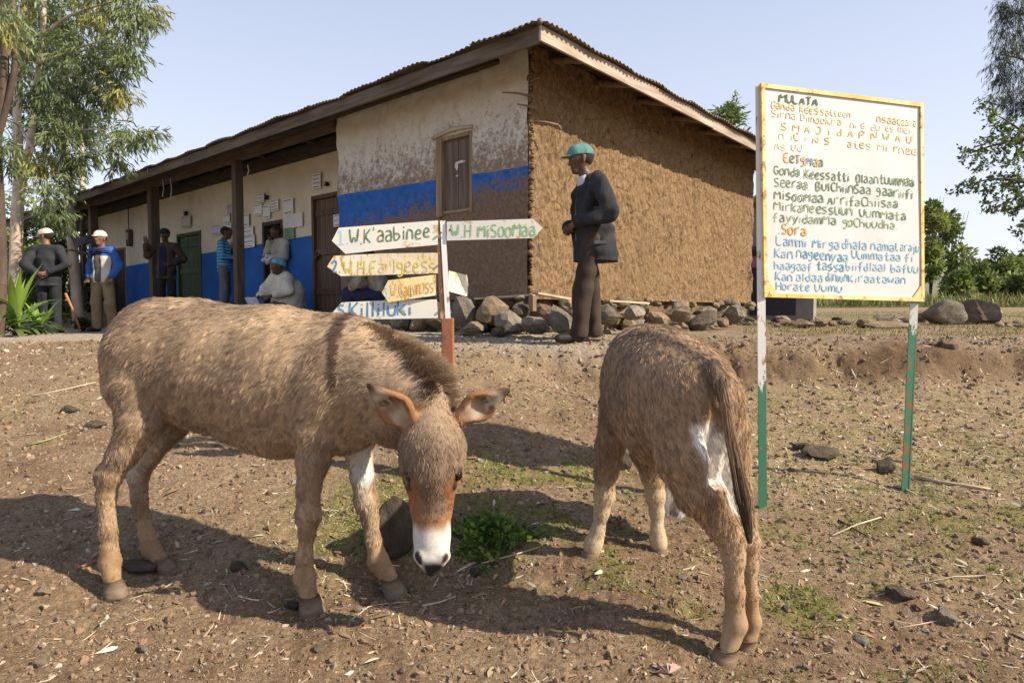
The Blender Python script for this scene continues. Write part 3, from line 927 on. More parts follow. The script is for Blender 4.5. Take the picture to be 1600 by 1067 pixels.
# ------------------------------------------------------------------ things fixed to the facade
M_PAPER = M('paper', (0.74, 0.72, 0.70), (0.66, 0.64, 0.61), 10, 0.7, 0.2, 12, 0.004, objvar=0.08)
M_PINK = M('paper_pink', (0.50, 0.36, 0.44), (0.42, 0.30, 0.37), 10, 0.7, 0.2)
M_PRINT = M('print_ink', (0.12, 0.11, 0.12), (0.2, 0.18, 0.2), 10, 0.7, 0)
M_GREENP = M('poster_green', (0.24, 0.38, 0.24), (0.10, 0.20, 0.13), 20, 0.6, 0)
def paper(x0, y0, x1, y1, label, mat=M_PAPER, lines=4, cat='notice', name='paper_notice', off=0.0, group='notices pasted on the porch wall'):
    ya, za = onfac(x0, y0, 0.78); yb, zb = onfac(x1, y1, 0.78)
    tilt = random.uniform(-0.03, 0.03)
    Mx = Matrix.Translation(B2W(0.765 - off, (ya + yb) / 2, (za + zb) / 2)) @ Matrix.Rotation(BROT, 4, 'Z') @ Matrix.Rotation(tilt, 4, 'X')
    w = abs(ya - yb) / 2; h = abs(za - zb) / 2
    mb = MB(); n = 5
    for i in range(n):
        a = -w + 2 * w * i / n; b = -w + 2 * w * (i + 1) / n
        ca = 0.004 * math.sin(i * 2.1); cb = 0.004 * math.sin((i + 1) * 2.1)
        mb.add([(ca - .006, a, -h), (cb - .006, b, -h), (cb - .006, b, h), (ca - .006, a, h)], [(0, 3, 2, 1)])
    o = mb.build(name, mat, None); o.matrix_world = Mx
    tag(o, label, cat, group)
    if lines:
        lb = MB()
        for i in range(lines):
            z = h * (0.75 - 1.5 * i / max(1, lines - 1)); q = w * random.uniform(0.5, 0.82)
            lb.box((-0.0125, -q, z - h * 0.05), (-0.0112, w * 0.8, z + h * 0.05))
        lb.build('print', M_PRINT, o)
    return o
paper(493, 273, 506, 294, 'tall white sheet high above the left edge of the brown plank door')
paper(407, 304, 418, 316, 'small white sheet highest above the dark open doorway', lines=3)
paper(402, 321, 414, 336, 'small white sheet left of two others above the open doorway', lines=2)
paper(415.5, 322, 427, 341, 'narrow white sheet hanging lowest above the dark open doorway', lines=2)
paper(428, 313, 440, 329, 'white sheet above the right corner of the open doorway')
paper(447.5, 312, 463, 334, 'upright white sheet right of the doorway, above the wide paper', lines=2)
paper(447.5, 337, 477, 354, 'wide white paper right of the open doorway, over the green poster', lines=0)
paper(450, 357, 464, 373, 'small green picture poster beside the open doorway', M_GREENP, 0, 'poster', 'poster')
paper(525, 336, 545, 352, 'white sheet between the brown plank door and the room corner', lines=3)
paper(361, 321, 369, 335, 'small pink sheet above the stack of notices beside the post', M_PINK, 2)
paper(354, 337, 364, 348, 'small white sheet in the top row of notices left of the post', lines=2)
paper(384, 336, 394, 353, 'upright white sheet in the top row of notices right of the post', lines=2)
paper(350, 352, 366, 363, 'white sheet in the middle row of notices left of the post', lines=2)
paper(383, 355, 400, 369, 'white sheet in the middle row of notices right of the post', lines=3)
paper(380.5, 370, 402, 386, 'wide white sheet in the lowest row of notices right of the post', lines=3)
paper(336, 353, 349, 366, 'lilac white sheet pasted above the man in the blue striped shirt', M('paper_lilac', (0.55, 0.53, 0.66), (0.47, 0.45, 0.6)), 2)
paper(289, 339, 303, 355, 'pale sheet pasted above the green plank door', M('paper_cream', (0.60, 0.54, 0.44), (0.52, 0.46, 0.36)), 2)
def fixture(px, py, w, h, label, mat, cat, name, depth=0.05):
    y, z = onfac(px, py, 0.78)
    o = empty(name, B2W(0.775, y, z), BROT, label, cat)
    mb = MB(); mb.box((-depth, -w / 2, -h / 2), (0.01, w / 2, h / 2)); mb.build('case', mat, o, bevel=0.005)
    mb = MB(); mb.box((-depth - 0.012, -w * 0.3, -h * 0.12), (-depth - .001, w * 0.3, h * 0.3)); mb.build('cover', M('grey_plastic', (0.35, 0.35, 0.33), rough=0.5), o, bevel=0.003)
    return o
M_BLK = M('black_socket', (0.03, 0.028, 0.026), rough=0.5)
fixture(515, 288, 0.055, 0.07, 'small black socket box above the brown plank door', M_BLK, 'socket', 'wall_socket')
fixture(421.5, 309, 0.06, 0.08, 'small black socket box above the dark open doorway', M_BLK, 'socket', 'wall_socket')
fixture(296, 334, 0.08, 0.10, 'small black socket box above the green plank door', M_BLK, 'socket', 'wall_socket')
o = fixture(208, 372, 0.22, 0.42, 'brown wooden meter board with grey box on the cream wall', M('meter_board', (0.13, 0.085, 0.055), (0.08, 0.055, 0.04)), 'meter', 'electric_meter', 0.07)
mb = MB(); mb.tube([(-0.03, 0, 0.2), (-0.025, 0.01, 0.75)], 0.012, 6); mb.build('conduit', M_BLK, o)
def string(px, py, L, label):
    y, z = onfac(px, py, -0.3)
    o = MB(); o.tube([(0, 0, 0), (0.01, 0.02, -L * 0.5), (-0.01, 0.0, -L)], 0.008, 5)
    b = o.build('hanging_string', M('pale_string', (0.45, 0.41, 0.36), (0.35, 0.32, 0.28)), None); b.location = B2W(-0.3, y, z)
    tag(b, label, 'string')
string(260, 281, 0.33, 'short pale string hanging under the eave, left of its longer neighbour')
string(272, 279, 0.42, 'longer pale string hanging under the eave beside a shorter one')
string(392, 258, 0.18, 'very short pale string under the roof right of the porch post')
y, z = onfac(238, 256, -0.64)
mb = MB(); mb.tube([(0, 0, 0), (-0.01, 0.03, -0.16), (-0.005, 0.17, -0.19)], 0.012, 6)
o = mb.build('bent_wire', M('pale_string', None), None, smooth=True); o.location = B2W(-0.645, y, z); tag(o, 'bent pale wire sticking down over the fascia board', 'wire')
# ------------------------------------------------------------------ fur
def mat_fur():
    t = NT('fur', 0.55, 0.25)
    t.setc(t.attr('coat'))
    t.b.inputs['Sheen Weight'].default_value = 0.15
    return t.m
M_FUR = mat_fur()
M_SKIN = M_attr('coat_skin', 'coat', 0.8, 0.3, 300, 0.002, 0.12, 90)

def smooth_mesh(V, Q, it=2, lam=0.5):
    for _ in range(it):
        S = np.zeros_like(V); c = np.zeros(len(V))
        for i in range(4):
            a = Q[:, i]; b = Q[:, (i + 1) % 4]
            np.add.at(S, a, V[b]); np.add.at(c, a, 1)
            np.add.at(S, b, V[a]); np.add.at(c, b, 1)
        V = V + lam * (S / c[:, None] - V)
    return V

def make_fur(name, parent, V, Q, N, col, n, lenf, dirf, densf=None, rad_root=0.0009, clump=0.03, lift=0.35, K=5, seed=1, clumpamt=0.6, jitter=0.25, keep=None):
    r = np.random.default_rng(seed)
    c = V[Q]
    area = 0.5 * np.linalg.norm(np.cross(c[:, 2] - c[:, 0], c[:, 3] - c[:, 1]), axis=1)
    w = area.copy()
    if densf is not None: w = w * densf(c.mean(1))
    w = w / w.sum()
    fi = r.choice(len(Q), n, p=w)
    u = r.random((n, 1)); v = r.random((n, 1))
    W = [(1 - u) * (1 - v), u * (1 - v), u * v, (1 - u) * v]
    q = Q[fi]
    p = sum(W[i] * V[q[:, i]] for i in range(4))
    nn = sum(W[i] * N[q[:, i]] for i in range(4)); nn /= np.linalg.norm(nn, axis=1)[:, None]
    cc = sum(W[i] * col[q[:, i]] for i in range(4))
    D = dirf(p); D = D - (D * nn).sum(1)[:, None] * nn
    D /= np.linalg.norm(D, axis=1)[:, None] + 1e-9
    # clump seeds
    cell = clump
    key = np.floor(p / cell).astype(np.int64)
    best = np.full(n, 9.0); bc = p.copy(); bid = np.zeros(n)
    for dx in (-1, 0, 1):
        for dy in (-1, 0, 1):
            for dz in (-1, 0, 1):
                kk = key + np.array([dx, dy, dz])
                h1 = _hash(kk[:, 0], kk[:, 1], 5) ; h2 = _hash(kk[:, 1] + 31, kk[:, 2], 6); h3 = _hash(kk[:, 2] + 57, kk[:, 0], 7)
                h4 = _hash(kk[:, 0] * 3 + kk[:, 2], kk[:, 1], 9)
                s = (kk + np.stack([(h1 + h2) % 1, (h2 + h3) % 1, (h3 + h1) % 1], 1)) * cell
                d = np.linalg.norm(s - p, axis=1)
                m = d < best
                best[m] = d[m]; bc[m] = s[m]; bid[m] = ((h4 + h1 + h3) % 1)[m]
    L = lenf(p) * r.uniform(0.7, 1.25, n)
    lowm = sstep(-p[:, 2], -0.5, -0.4)
    # clump gets its own direction swing
    sw = (bid - 0.5) * 2
    side = np.cross(nn, D)
    D2 = D + side * (sw * 0.45)[:, None] + r.normal(0, jitter, (n, 3)) * 0.5
    D2 = D2 / np.linalg.norm(D2, axis=1)[:, None]
    lf = lift + 0.25 * ((bid * 7.3) % 1 - 0.5) + r.normal(0, 0.06, n) + 0.14 * lowm
    pts = np.zeros((n, K, 3), np.float32)
    toc = bc - p; toc = toc - (toc * nn).sum(1)[:, None] * nn
    for k in range(K):
        f = k / (K - 1)
        bend = D2 * (f * L * (0.75 + 0.25 * f))[:, None] + nn * (L * lf * (f * (1.5 - 0.75 * f)))[:, None]
        g = np.array([0, 0, -1.0]) * (L * 0.18 * f * f)[:, None]
        pts[:, k] = p - nn * 0.002 + bend + g + toc * ((clumpamt(p)[:, None] if callable(clumpamt) else clumpamt) * f ** 1.3)
    cv = bpy.data.hair_curves.new(name)
    cv.add_curves([K] * n)
    cv.attributes['position'].data.foreach_set('vector', pts.reshape(-1, 3).ravel())
    ra = cv.attributes.new('radius', 'FLOAT', 'POINT')
    rr_ = np.linspace(1, 0.15, K)[None, :] * rad_root * r.uniform(0.7, 1.3, (n, 1))
    ra.data.foreach_set('value', rr_.astype(np.float32).ravel())
    # each clump is a little lighter or darker, tips lighter than roots, for streaky contrast
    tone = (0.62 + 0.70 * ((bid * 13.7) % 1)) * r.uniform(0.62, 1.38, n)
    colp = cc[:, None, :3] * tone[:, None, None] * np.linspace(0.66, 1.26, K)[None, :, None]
    ca = cv.attributes.new('coat', 'FLOAT_COLOR', 'POINT')
    colp = np.concatenate([colp, np.ones(colp.shape[:2] + (1,))], 2).astype(np.float32)
    ca.data.foreach_set('color', colp.reshape(-1))
    cv.materials.append(M_FUR)
    o = bpy.data.objects.new(name, cv); link(o, parent)
    return o

def blend(col, m, c):
    m = np.clip(m, 0, 1)[:, None]
    return col * (1 - m) + np.array(c) * m

def A_squash(axis_dir, f):
    """space map that makes things 1/f as wide along axis_dir"""
    a = np.array(axis_dir, float); a /= np.linalg.norm(a)
    return np.eye(3) + (f - 1) * np.outer(a, a)

COAT = dict(tan=(0.41, 0.290, 0.182), grey=(0.205, 0.142, 0.096), dark=(0.075, 0.045, 0.030), cream=(0.60, 0.52, 0.42), rust=(0.30, 0.135, 0.055), leg=(0.41, 0.285, 0.170), white=(0.74, 0.71, 0.67), black=(0.022, 0.018, 0.016))
M_HOOF = M('hoof', (0.215, 0.160, 0.112), (0.125, 0.090, 0.064), 20, 0.7, 0.25, 60, 0.002, (1, 1, 4))
M_HOOFD = M('hoof_dusty', (0.22, 0.15, 0.10), (0.15, 0.10, 0.07), 20, 0.8, 0.4, 60, 0.003, (1, 1, 8))
M_EYE = M('eye_dark', (0.012, 0.008, 0.006), rough=0.12, bump=0, spec=0.6)

def hoof(parent, top, bot, r0, r1, mat, fwd):
    """truncated hoof between the fetlock and the ground"""
    mb = MB(); top = Vector(top); bot = Vector(bot); f = Vector(fwd).normalized(); sd = f.cross(Vector((0, 0, 1))).normalized()
    n = 14; vs = []
    for (c, r, st) in ((top, r0, 1.0), (top.lerp(bot, 0.5), (r0 + r1) / 2 * 1.02, 1.12), (bot, r1, 1.25), (bot + Vector((0, 0, -0.012)), r1 * 0.95, 1.2)):
        for k in range(n):
            a = 2 * math.pi * k / n
            ca = math.cos(a); e = st if ca > 0 else 0.85
            vs.append(c + f * (ca * r * e) + sd * (math.sin(a) * r * 0.92))
    fs = []
    for i in range(3):
        for k in range(n): fs.append((i*n+k, i*n+(k+1) % n, (i+1)*n+(k+1) % n, (i+1)*n+k))
    fs.append(tuple(range(n))); fs.append(tuple(3*n+k for k in range(n-1, -1, -1)))
    mb.add(vs, fs)
    return mb.build('hoof', mat, parent, smooth=True)

def ear_prims(S, base, tip, facing, w, k=0.012):
    """cupped ear: elongated leaf carved on its inner face"""
    base = np.array(base); tip = np.array(tip); ax = tip - base; L = np.linalg.norm(ax); ax /= L
    f = np.array(facing, float); f -= ax * (f @ ax); f /= np.linalg.norm(f)
    A = A_squash(f, 2.3)
    S.cone(base, base + ax * L * 0.42, w * 0.50, w * 0.95, k, A)
    S.cone(base + ax * L * 0.42, base + ax * L * 0.93, w * 0.95, w * 0.30, k, A)
    off = f * w * 0.42
    A2 = A_squash(f, 1.5)
    S.cone(base + ax * L * 0.20 + off, base + ax * L * 0.45 + off, w * 0.40, w * 0.74, 0.006, A2, op='sub')
    S.cone(base + ax * L * 0.45 + off, base + ax * L * 0.88 + off, w * 0.74, w * 0.17, 0.006, A2, op='sub')

# ------------------------------------------------------------------ first donkey (side on, head down towards the viewer)
def donkey_one():
    root = empty('donkey', (-0.95, 2.5, gz(-0.95, 2.5)), 0, 'grey brown donkey standing side on at left, white muzzle lowered towards the weeds', 'donkey')
    O = np.array(root.location)
    p_ = lambda a, b, d: np.array(P(a, b, d)) - O
    h = 0.0072
    S = SDF(p_(95, 700, 2.6) * [1, 0, 0] + [0, -0.78, -0.06], p_(860, 500, 2.2) * [1, 0, 0] + [0, 0.52, 1.22], h)
    bd = (p_(565, 600, 2.40) - p_(240, 590, 2.60)); bd[2] = 0; bd /= np.linalg.norm(bd)
    lat = np.array([-bd[1], bd[0], 0])      # away from the viewer
    Ab = A_squash(lat, 1.22)
    m = lambda px, d: px * d / F
    # barrel
    S.chain([p_(262, 568, 2.60), p_(350, 578, 2.56), p_(430, 590, 2.52), p_(505, 596, 2.47), p_(545, 596, 2.43)],
            [m(94, 2.6), m(101, 2.56), m(113, 2.52), m(105, 2.47), m(92, 2.43)], 0.06, Ab)
    S.cone(p_(440, 628, 2.52), p_(400, 622, 2.53), m(86, 2.52), m(74, 2.53), 0.06, Ab)
    # croup and thighs
    S.cone(p_(250, 545, 2.62), p_(300, 550, 2.60), m(84, 2.6), m(88, 2.6), 0.05, Ab)
    S.cone(p_(228, 560, 2.60), p_(219, 600, 2.58), m(62, 2.6), m(54, 2.6), 0.05)
    nl = -lat * 0.115; fl = lat * 0.125
    # withers / shoulder
    S.cone(p_(528, 545, 2.43), p_(552, 590, 2.42), m(52, 2.4), m(66, 2.4), 0.06, Ab)
    S.cone(p_(520, 610, 2.36), p_(498, 668, 2.34), m(62, 2.36), m(42, 2.34), 0.05)
    S.cone(p_(560, 615, 2.50), p_(560, 670, 2.52), m(52, 2.4), m(38, 2.5), 0.05)
    S.cone(p_(565, 645, 2.40), p_(540, 665, 2.42), m(50, 2.4), m(46, 2.4), 0.05)
    # hind leg near
    S.chain([p_(226, 610, 2.53), p_(221, 655, 2.49), p_(193, 708, 2.48), p_(172, 742, 2.48), p_(166, 775, 2.48), p_(169, 830, 2.47), p_(172, 878, 2.47), p_(174, 896, 2.46), p_(177, 908, 2.46)],
            [m(56, 2.5), m(39, 2.5), m(23, 2.48), m(18.5, 2.48), m(14.0, 2.48), m(11.5, 2.5), m(15.5, 2.5), m(12, 2.46), m(12, 2.46)], 0.02)
    S.cone(p_(163, 735, 2.48), p_(158, 750, 2.49), m(12, 2.5), m(11, 2.5), 0.02)
    # hind leg far
    S.chain([p_(262, 610, 2.78), p_(262, 655, 2.76), p_(228, 712, 2.75), p_(216, 742, 2.75), p_(218, 780, 2.74), p_(228, 832, 2.73), p_(236, 858, 2.72), p_(250, 872, 2.70)],
            [m(56, 2.7), m(36, 2.7), m(21, 2.7), m(15.5, 2.7), m(12, 2.7), m(10.5, 2.7), m(14, 2.7), m(11.5, 2.7)], 0.02)
    # front leg near
    S.chain([p_(492, 668, 2.34), p_(490, 715, 2.34), p_(482, 765, 2.33), p_(482, 805, 2.33), p_(480, 830, 2.33), p_(476, 868, 2.33), p_(476, 902, 2.33), p_(480, 921, 2.32), p_(483, 932, 2.31)],
            [m(36, 2.34), m(27, 2.34), m(18, 2.33), m(19.5, 2.33), m(13, 2.3), m(12, 2.3), m(17, 2.33), m(13.5, 2.33), m(13, 2.33)], 0.02)
    # front leg far
    S.chain([p_(556, 672, 2.52), p_(562, 715, 2.52), p_(566, 745, 2.51), p_(573, 785, 2.50), p_(578, 810, 2.50), p_(584, 845, 2.49), p_(591, 876, 2.48), p_(602, 893, 2.46), p_(609, 904, 2.44)],
            [m(32, 2.5), m(20, 2.5), m(18, 2.5), m(18.5, 2.5), m(13, 2.5), m(11.5, 2.5), m(16.5, 2.48), m(13.5, 2.48), m(13, 2.46)], 0.02)
    # neck
    S.chain([p_(548, 570, 2.42), p_(600, 598, 2.36), p_(640, 622, 2.28), p_(664, 640, 2.20)],
            [m(80, 2.42), m(72, 2.36), m(60, 2.3), m(46, 2.2)], 0.05)
    S.chain([p_(560, 620, 2.40), p_(612, 650, 2.32), p_(650, 668, 2.24)], [m(56, 2.4), m(44, 2.3), m(36, 2.2)], 0.05)
    # head; forehead at the top, muzzle at the bottom, front of the face towards the viewer
    hl = np.array([1.0, 0, 0.02])
    Ah = A_squash([1, 0, 0], 1.0)
    S.chain([p_(672, 652, 2.16), p_(676, 700, 2.10), p_(675, 735, 2.085), p_(674, 790, 2.09), p_(675, 835, 2.085), p_(675, 862, 2.08)],
            [m(34, 2.1), m(49, 2.1), m(43, 2.1), m(30, 2.1), m(26, 2.1), m(28, 2.1)], 0.04)
    S.chain([p_(672, 690, 2.20), p_(676, 740, 2.20), p_(675, 795, 2.17)], [m(40, 2.2), m(34, 2.2), m(20, 2.2)], 0.03)   # cheeks
    for sx in (-1, 1):
        S.cone(p_(676 + sx * 30, 694, 2.08), p_(676 + sx * 37, 724, 2.055), m(14, 2.1), m(12, 2.1), 0.022)      # brow
        S.cone(p_(717 if sx > 0 else 639, 742, 2.045 if sx > 0 else 2.032), p_(719 if sx > 0 else 637, 745, 2.05 if sx > 0 else 2.036), m(8.5, 2.1), m(8.5, 2.1), 0.012, op='sub')
        S.cone(p_(675 + sx * 17, 868, 2.045), p_(675 + sx * 13, 878, 2.04), m(13.5, 2.05), m(10, 2.05), 0.014)   # nostril wing
        S.cone(p_(675 + sx * 25, 864, 2.012), p_(675 + sx * 20, 880, 2.005), m(5.0, 2.0), m(3.5, 2.0), 0.006, op='sub')
    S.cone(p_(675, 872, 2.06), p_(674, 888, 2.06), m(19, 2.06), m(13, 2.06), 0.015)                          # lips
    S.cone(p_(674, 880, 2.10), p_(674, 890, 2.09), m(15, 2.06), m(11, 2.06), 0.012)
    # ears
    eL = (p_(648, 668, 2.10), p_(571, 597, 2.03)); eR = (p_(712, 656, 2.15), p_(797, 607, 2.14))
    ear_prims(S, *eL, [-0.28, -1, -0.12], m(32, 2.15)); ear_prims(S, *eR, [0.0, -1, -0.45], m(29, 2.15))
    xsh = S.ax[0][:, None, None]; zsh = S.ax[2][None, None, :]
    S.f = S.f + (0.0085 * sstep(zsh, 0.45, 0.62) * (1 - sstep(xsh, p_(560, 0, 2.2)[0], p_(630, 0, 2.2)[0])) + 0.002).astype(np.float32)
    V, Q = S.net(); V = smooth_mesh(V, Q, 1, 0.4)
    N = vnormals(V, Q)
    # --- coat colours
    col = np.tile(np.array(COAT['tan']), (len(V), 1))
    Wv = V + O
    pxy = np.stack([(Wv[:, 0]) / Wv[:, 1] * F + 800, 483 - (Wv[:, 2] - CAMZ) / Wv[:, 1] * F], 1)   # only to describe patches on this side-on body
    s_b = V @ bd; top_b = p_(430, 478, 2.52)[2]
    lowb = sstep(top_b - V[:, 2], 0.30, 0.52)
    n1 = fbm(V[:, 0] * 6, V[:, 2] * 6 + V[:, 1] * 4, 3, 4)
    col = blend(col, 0.55 * sstep(n1, 0.45, 0.65), COAT['grey'])
    col = blend(col, lowb * 0.65 * sstep(n1, 0.30, 0.55), COAT['grey']); n4 = fbm(V[:, 0] * 3.2 + 5, V[:, 2] * 3.2, 33, 3); col = blend(col, 0.5 * sstep(n4, 0.5, 0.66), (0.27, 0.185, 0.12))
    upper = sstep(V[:, 2], top_b - 0.06, top_b + 0.02)
    col = blend(col, upper * 0.45 * sstep(fbm(V[:, 0]*14, V[:, 1]*14, 9, 3), .4, .6), COAT['dark'])      # dorsal line
    legz = sstep(-V[:, 2], -0.50, -0.36)
    col = blend(col, legz * 0.85, COAT['leg'])
    kn = np.exp(-((V[:, 2] - 0.40) / 0.07) ** 2) * (V[:, 0] > p_(400, 0, 2.4)[0])
    col = blend(col, kn * 0.35, COAT['grey'])
    lm = fbm(V[:, 0] * 26, V[:, 2] * 20 + V[:, 1] * 12, 13, 4); col = blend(col, legz * 0.75 * sstep(lm, 0.44, 0.62), (0.24, 0.15, 0.085)); col = blend(col, sstep(-V[:, 2], -0.16, -0.10) * 0.4, (0.34, 0.20, 0.10))
    # pale inside of the legs, chest and belly
    inner = sstep((N @ lat) * np.where(((V - p_(400, 0, 2.52)) @ lat) > 0.0, -1, 1), 0.2, 0.8) * sstep(V[:, 2], 0.2, 0.4) * sstep(-V[:, 2], -0.62, -0.5)
    col = blend(col, inner * 0.8, COAT['cream'])
    d_, t_ = seg_dist(V, p_(562, 690, 2.46), p_(568, 735, 2.46)); col = blend(col, sstep(-d_, -0.075, -0.045) * 0.9, COAT['white'])
    # shoulder stripe
    for a, b, wd in (((545, 498, 2.40), (522, 530, 2.27), 0.032), ((522, 530, 2.27), (511, 570, 2.20), 0.025), ((511, 570, 2.20), (510, 612, 2.18), 0.018)):
        pa, pb = p_(*a), p_(*b)
        vv = V.copy(); k_ = (vv @ lat); 
        a2 = pa - lat * (pa @ lat); b2 = pb - lat * (pb @ lat); v2 = vv - lat[None] * k_[:, None]
        d_, t_ = seg_dist(v2, a2, b2)
        col = blend(col, sstep(-d_, -wd, -wd * 0.55) * 1.0 * (k_ < (p_(540, 560, 2.42) @ lat) + 0.10), COAT['dark'])
    # head
    hz = V[:, 2]; hx = V[:, 0] - p_(675, 0, 2.08)[0]; isH = sstep(-V[:, 1], -(p_(0, 0, 2.30)[1]), -(p_(0, 0, 2.2)[1])) * (np.abs(hx) < 0.18)
    zz = lambda py: p_(675, py, 2.06)[2]
    face = isH * sstep(-hz, -zz(740), -zz(790))
    side = sstep(np.abs(hx) + 0.02 * (fbm(V[:, 0]*30, V[:, 2]*30, 2, 3) - .5), 0.028, 0.050)
    hn = fbm(V[:, 0] * 60, V[:, 2] * 9, 71, 4); col = blend(col, isH * (0.35 + 0.4 * sstep(-hz, -zz(665), -zz(700))) * (0.5 + 0.9 * sstep(hn, .35, .65)), (0.20, 0.135, 0.092)); col = blend(col, isH * sstep(-np.abs(hx), -0.03, -0.008) * sstep(-hz, -zz(690), -zz(720)) * 0.45, (0.15, 0.10, 0.07))
    col = blend(col, isH * side * sstep(-hz, -zz(725), -zz(755)) * 0.9, COAT['rust'])
    col = blend(col, face * 0.75 * sstep(-hz, -zz(790), -zz(812)), (0.36, 0.18, 0.085))
    wob = (fbm(V[:, 0] * 50, V[:, 1] * 50, 6, 3) - 0.5) * 0.035; col = blend(col, isH * sstep(-hz + wob, -zz(812), -zz(832)), (0.66, 0.62, 0.57))
    col = blend(col, isH * sstep(-hz, -zz(864), -zz(878)) * sstep(-np.abs(hx), -0.040, -0.024), COAT['black'])
    for sx in (-1, 1):
        d_, _ = seg_dist(V, p_(675 + sx * 25, 866, 2.02), p_(675 + sx * 20, 880, 2.015)); col = blend(col, sstep(-d_, -0.017, -0.010), (0.03, 0.02, 0.018))
        d_, _ = seg_dist(V, p_(713 if sx > 0 else 641, 733, 2.045 if sx > 0 else 2.03), p_(711 if sx > 0 else 644, 757, 2.045 if sx > 0 else 2.03)); col = blend(col, sstep(-d_, -0.021, -0.011), (0.04, 0.03, 0.025))
    earm = np.zeros(len(V))
    for (b, tp), fc in ((eL, [-0.28, -1, -0.12]), (eR, [0.0, -1, -0.45])):
        d_, t_ = seg_dist(V, b, tp)
        ax = (tp - b) / np.linalg.norm(tp - b); f = np.array(fc, float); f -= ax * (f @ ax); f /= np.linalg.norm(f)
        q = V - b; wx = q - np.outer(q @ ax, ax) - np.outer(q @ f, f); ww = np.linalg.norm(wx, axis=1)
        me_ = sstep(-d_, -0.085, -0.07) * (t_ > 0.12) * (np.abs(q @ f) < 0.034); earm = np.maximum(earm, me_)
        q = V - b; wx = q - np.outer(q @ ax, ax) - np.outer(q @ f, f); ww = np.linalg.norm(wx, axis=1)
        prof = np.interp(t_, [0, 0.4, 0.75, 1], [0.034, 0.060, 0.046, 0.016])
        rim = sstep(ww / prof + 0.25 * (fbm(V[:, 0]*40, V[:, 2]*40, 14, 2) - .5), 0.42, 0.68)
        col = blend(col, me_ * 0.85, COAT['rust'])
        inn = me_ * sstep(q @ f - (ww * 0.2), -0.012, -0.002) * (1 - rim) * (t_ < 0.95)
        col = blend(col, inn, (0.50, 0.41, 0.31))
        col = blend(col, inn * np.exp(-((t_ - 0.55) / 0.13) ** 2) * sstep(fbm(V[:, 0]*60, V[:, 2]*60, 4, 2), 0.35, 0.55), (0.07, 0.045, 0.035))
        col = blend(col, me_ * sstep(t_, 0.72, 0.90) * 0.95, COAT['dark'])
        db = np.linalg.norm(V - (b + (tp - b) * 0.08), axis=1); col = blend(col, sstep(-db, -0.060, -0.025) * 0.7, (0.33, 0.175, 0.085))
    me = np_mesh('body', V, Q, True, M_SKIN); vcol(me, 'coat', col * np.array([0.8, 0.8, 0.8]))
    body = obj('body', me, root)
    # --- fur
    rump = p_(200, 540, 2.6); neckb = p_(560, 570, 2.4); poll = p_(668, 640, 2.2)
    nk = (poll - neckb) / np.linalg.norm(poll - neckb)
    def dirf(p):
        D = np.tile(-bd, (len(p), 1)) * 0.75 + np.array([0, 0, -0.65])
        legm = sstep(-p[:, 2], -0.60, -0.48)[:, None]
        D = D * (1 - legm) + np.array([0, 0, -1.0]) * legm + np.array([0.001, 0.002, 0])
        d_, t_ = seg_dist(p, neckb, poll)
        nm = (sstep(-d_, -0.24, -0.17) * sstep(t_, 0.1, 0.5))[:, None]
        D = D * (1 - nm) + (-nk + np.array([0, 0, -0.6])) * nm
        hm = (sstep(-p[:, 1], -p_(0, 0, 2.26)[1], -p_(0, 0, 2.2)[1]) * (p[:, 0] > p_(600, 0, 2.1)[0]))[:, None]
        D = D * (1 - hm) + np.stack([(p[:, 0] - p_(675, 0, 2.08)[0]) * 5, np.zeros(len(p)), -np.ones(len(p))], 1) * hm
        n = fbm(p[:, 0] * 7, p[:, 2] * 7, 12, 3) - 0.5
        D = D + np.array([0.5, 0, 0.5]) * n[:, None] * 1.2
        for b, tp in (eL, eR):
            d_, t_ = seg_dist(p, b, tp); m_ = (d_ < 0.08) & (t_ > 0.1)
            D[m_] = (tp - b) / np.linalg.norm(tp - b)
        return D
    def lenf(p):
        L = np.full(len(p), 0.022)
        L *= 1 - 0.45 * sstep(-p[:, 2], -0.55, -0.40)
        L *= 1 - 0.45 * sstep(-p[:, 2], -0.14, -0.09)
        hm = sstep(-p[:, 1], -p_(0, 0, 2.26)[1], -p_(0, 0, 2.2)[1]) * (p[:, 0] > p_(560, 0, 2.1)[0])
        L = L * (1 - 0.35 * hm)
        z_m = p_(675, 815, 2.08)[2]
        L = L * (1 - 0.75 * hm * sstep(-p[:, 2], -z_m - 0.03, -z_m))
        for b, tp in (eL, eR):
            d_, t_ = seg_dist(p, b, tp); L = np.where((d_ < 0.08) & (t_ > 0.1) & (p[:, 1] < p_(0, 0, 2.17)[1]), 0.006, L)
        return L
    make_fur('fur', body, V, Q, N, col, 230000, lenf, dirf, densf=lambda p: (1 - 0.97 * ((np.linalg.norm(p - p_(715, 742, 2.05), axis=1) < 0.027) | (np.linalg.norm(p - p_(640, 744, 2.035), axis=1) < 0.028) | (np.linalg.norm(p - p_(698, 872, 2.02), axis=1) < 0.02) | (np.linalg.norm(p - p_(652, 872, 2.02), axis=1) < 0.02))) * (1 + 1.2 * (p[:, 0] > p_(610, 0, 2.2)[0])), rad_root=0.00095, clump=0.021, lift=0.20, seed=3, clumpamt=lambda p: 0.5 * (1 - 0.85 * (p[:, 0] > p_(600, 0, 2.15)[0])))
    # mane: short stiff brush along the crest
    cr = [p_(548, 500, 2.42), p_(600, 528, 2.37), p_(645, 558, 2.30), p_(690, 600, 2.22), p_(694, 640, 2.16)]
    crest = [p_(545, 506, 2.42), p_(596, 536, 2.37), p_(638, 567, 2.30), p_(672, 600, 2.22), p_(682, 640, 2.16)]
    r = np.random.default_rng(8); n = 15000
    tt = r.random(n) ** 0.85 * (len(crest) - 1); i0 = np.minimum(tt.astype(int), len(crest) - 2); ff = (tt - i0)[:, None]
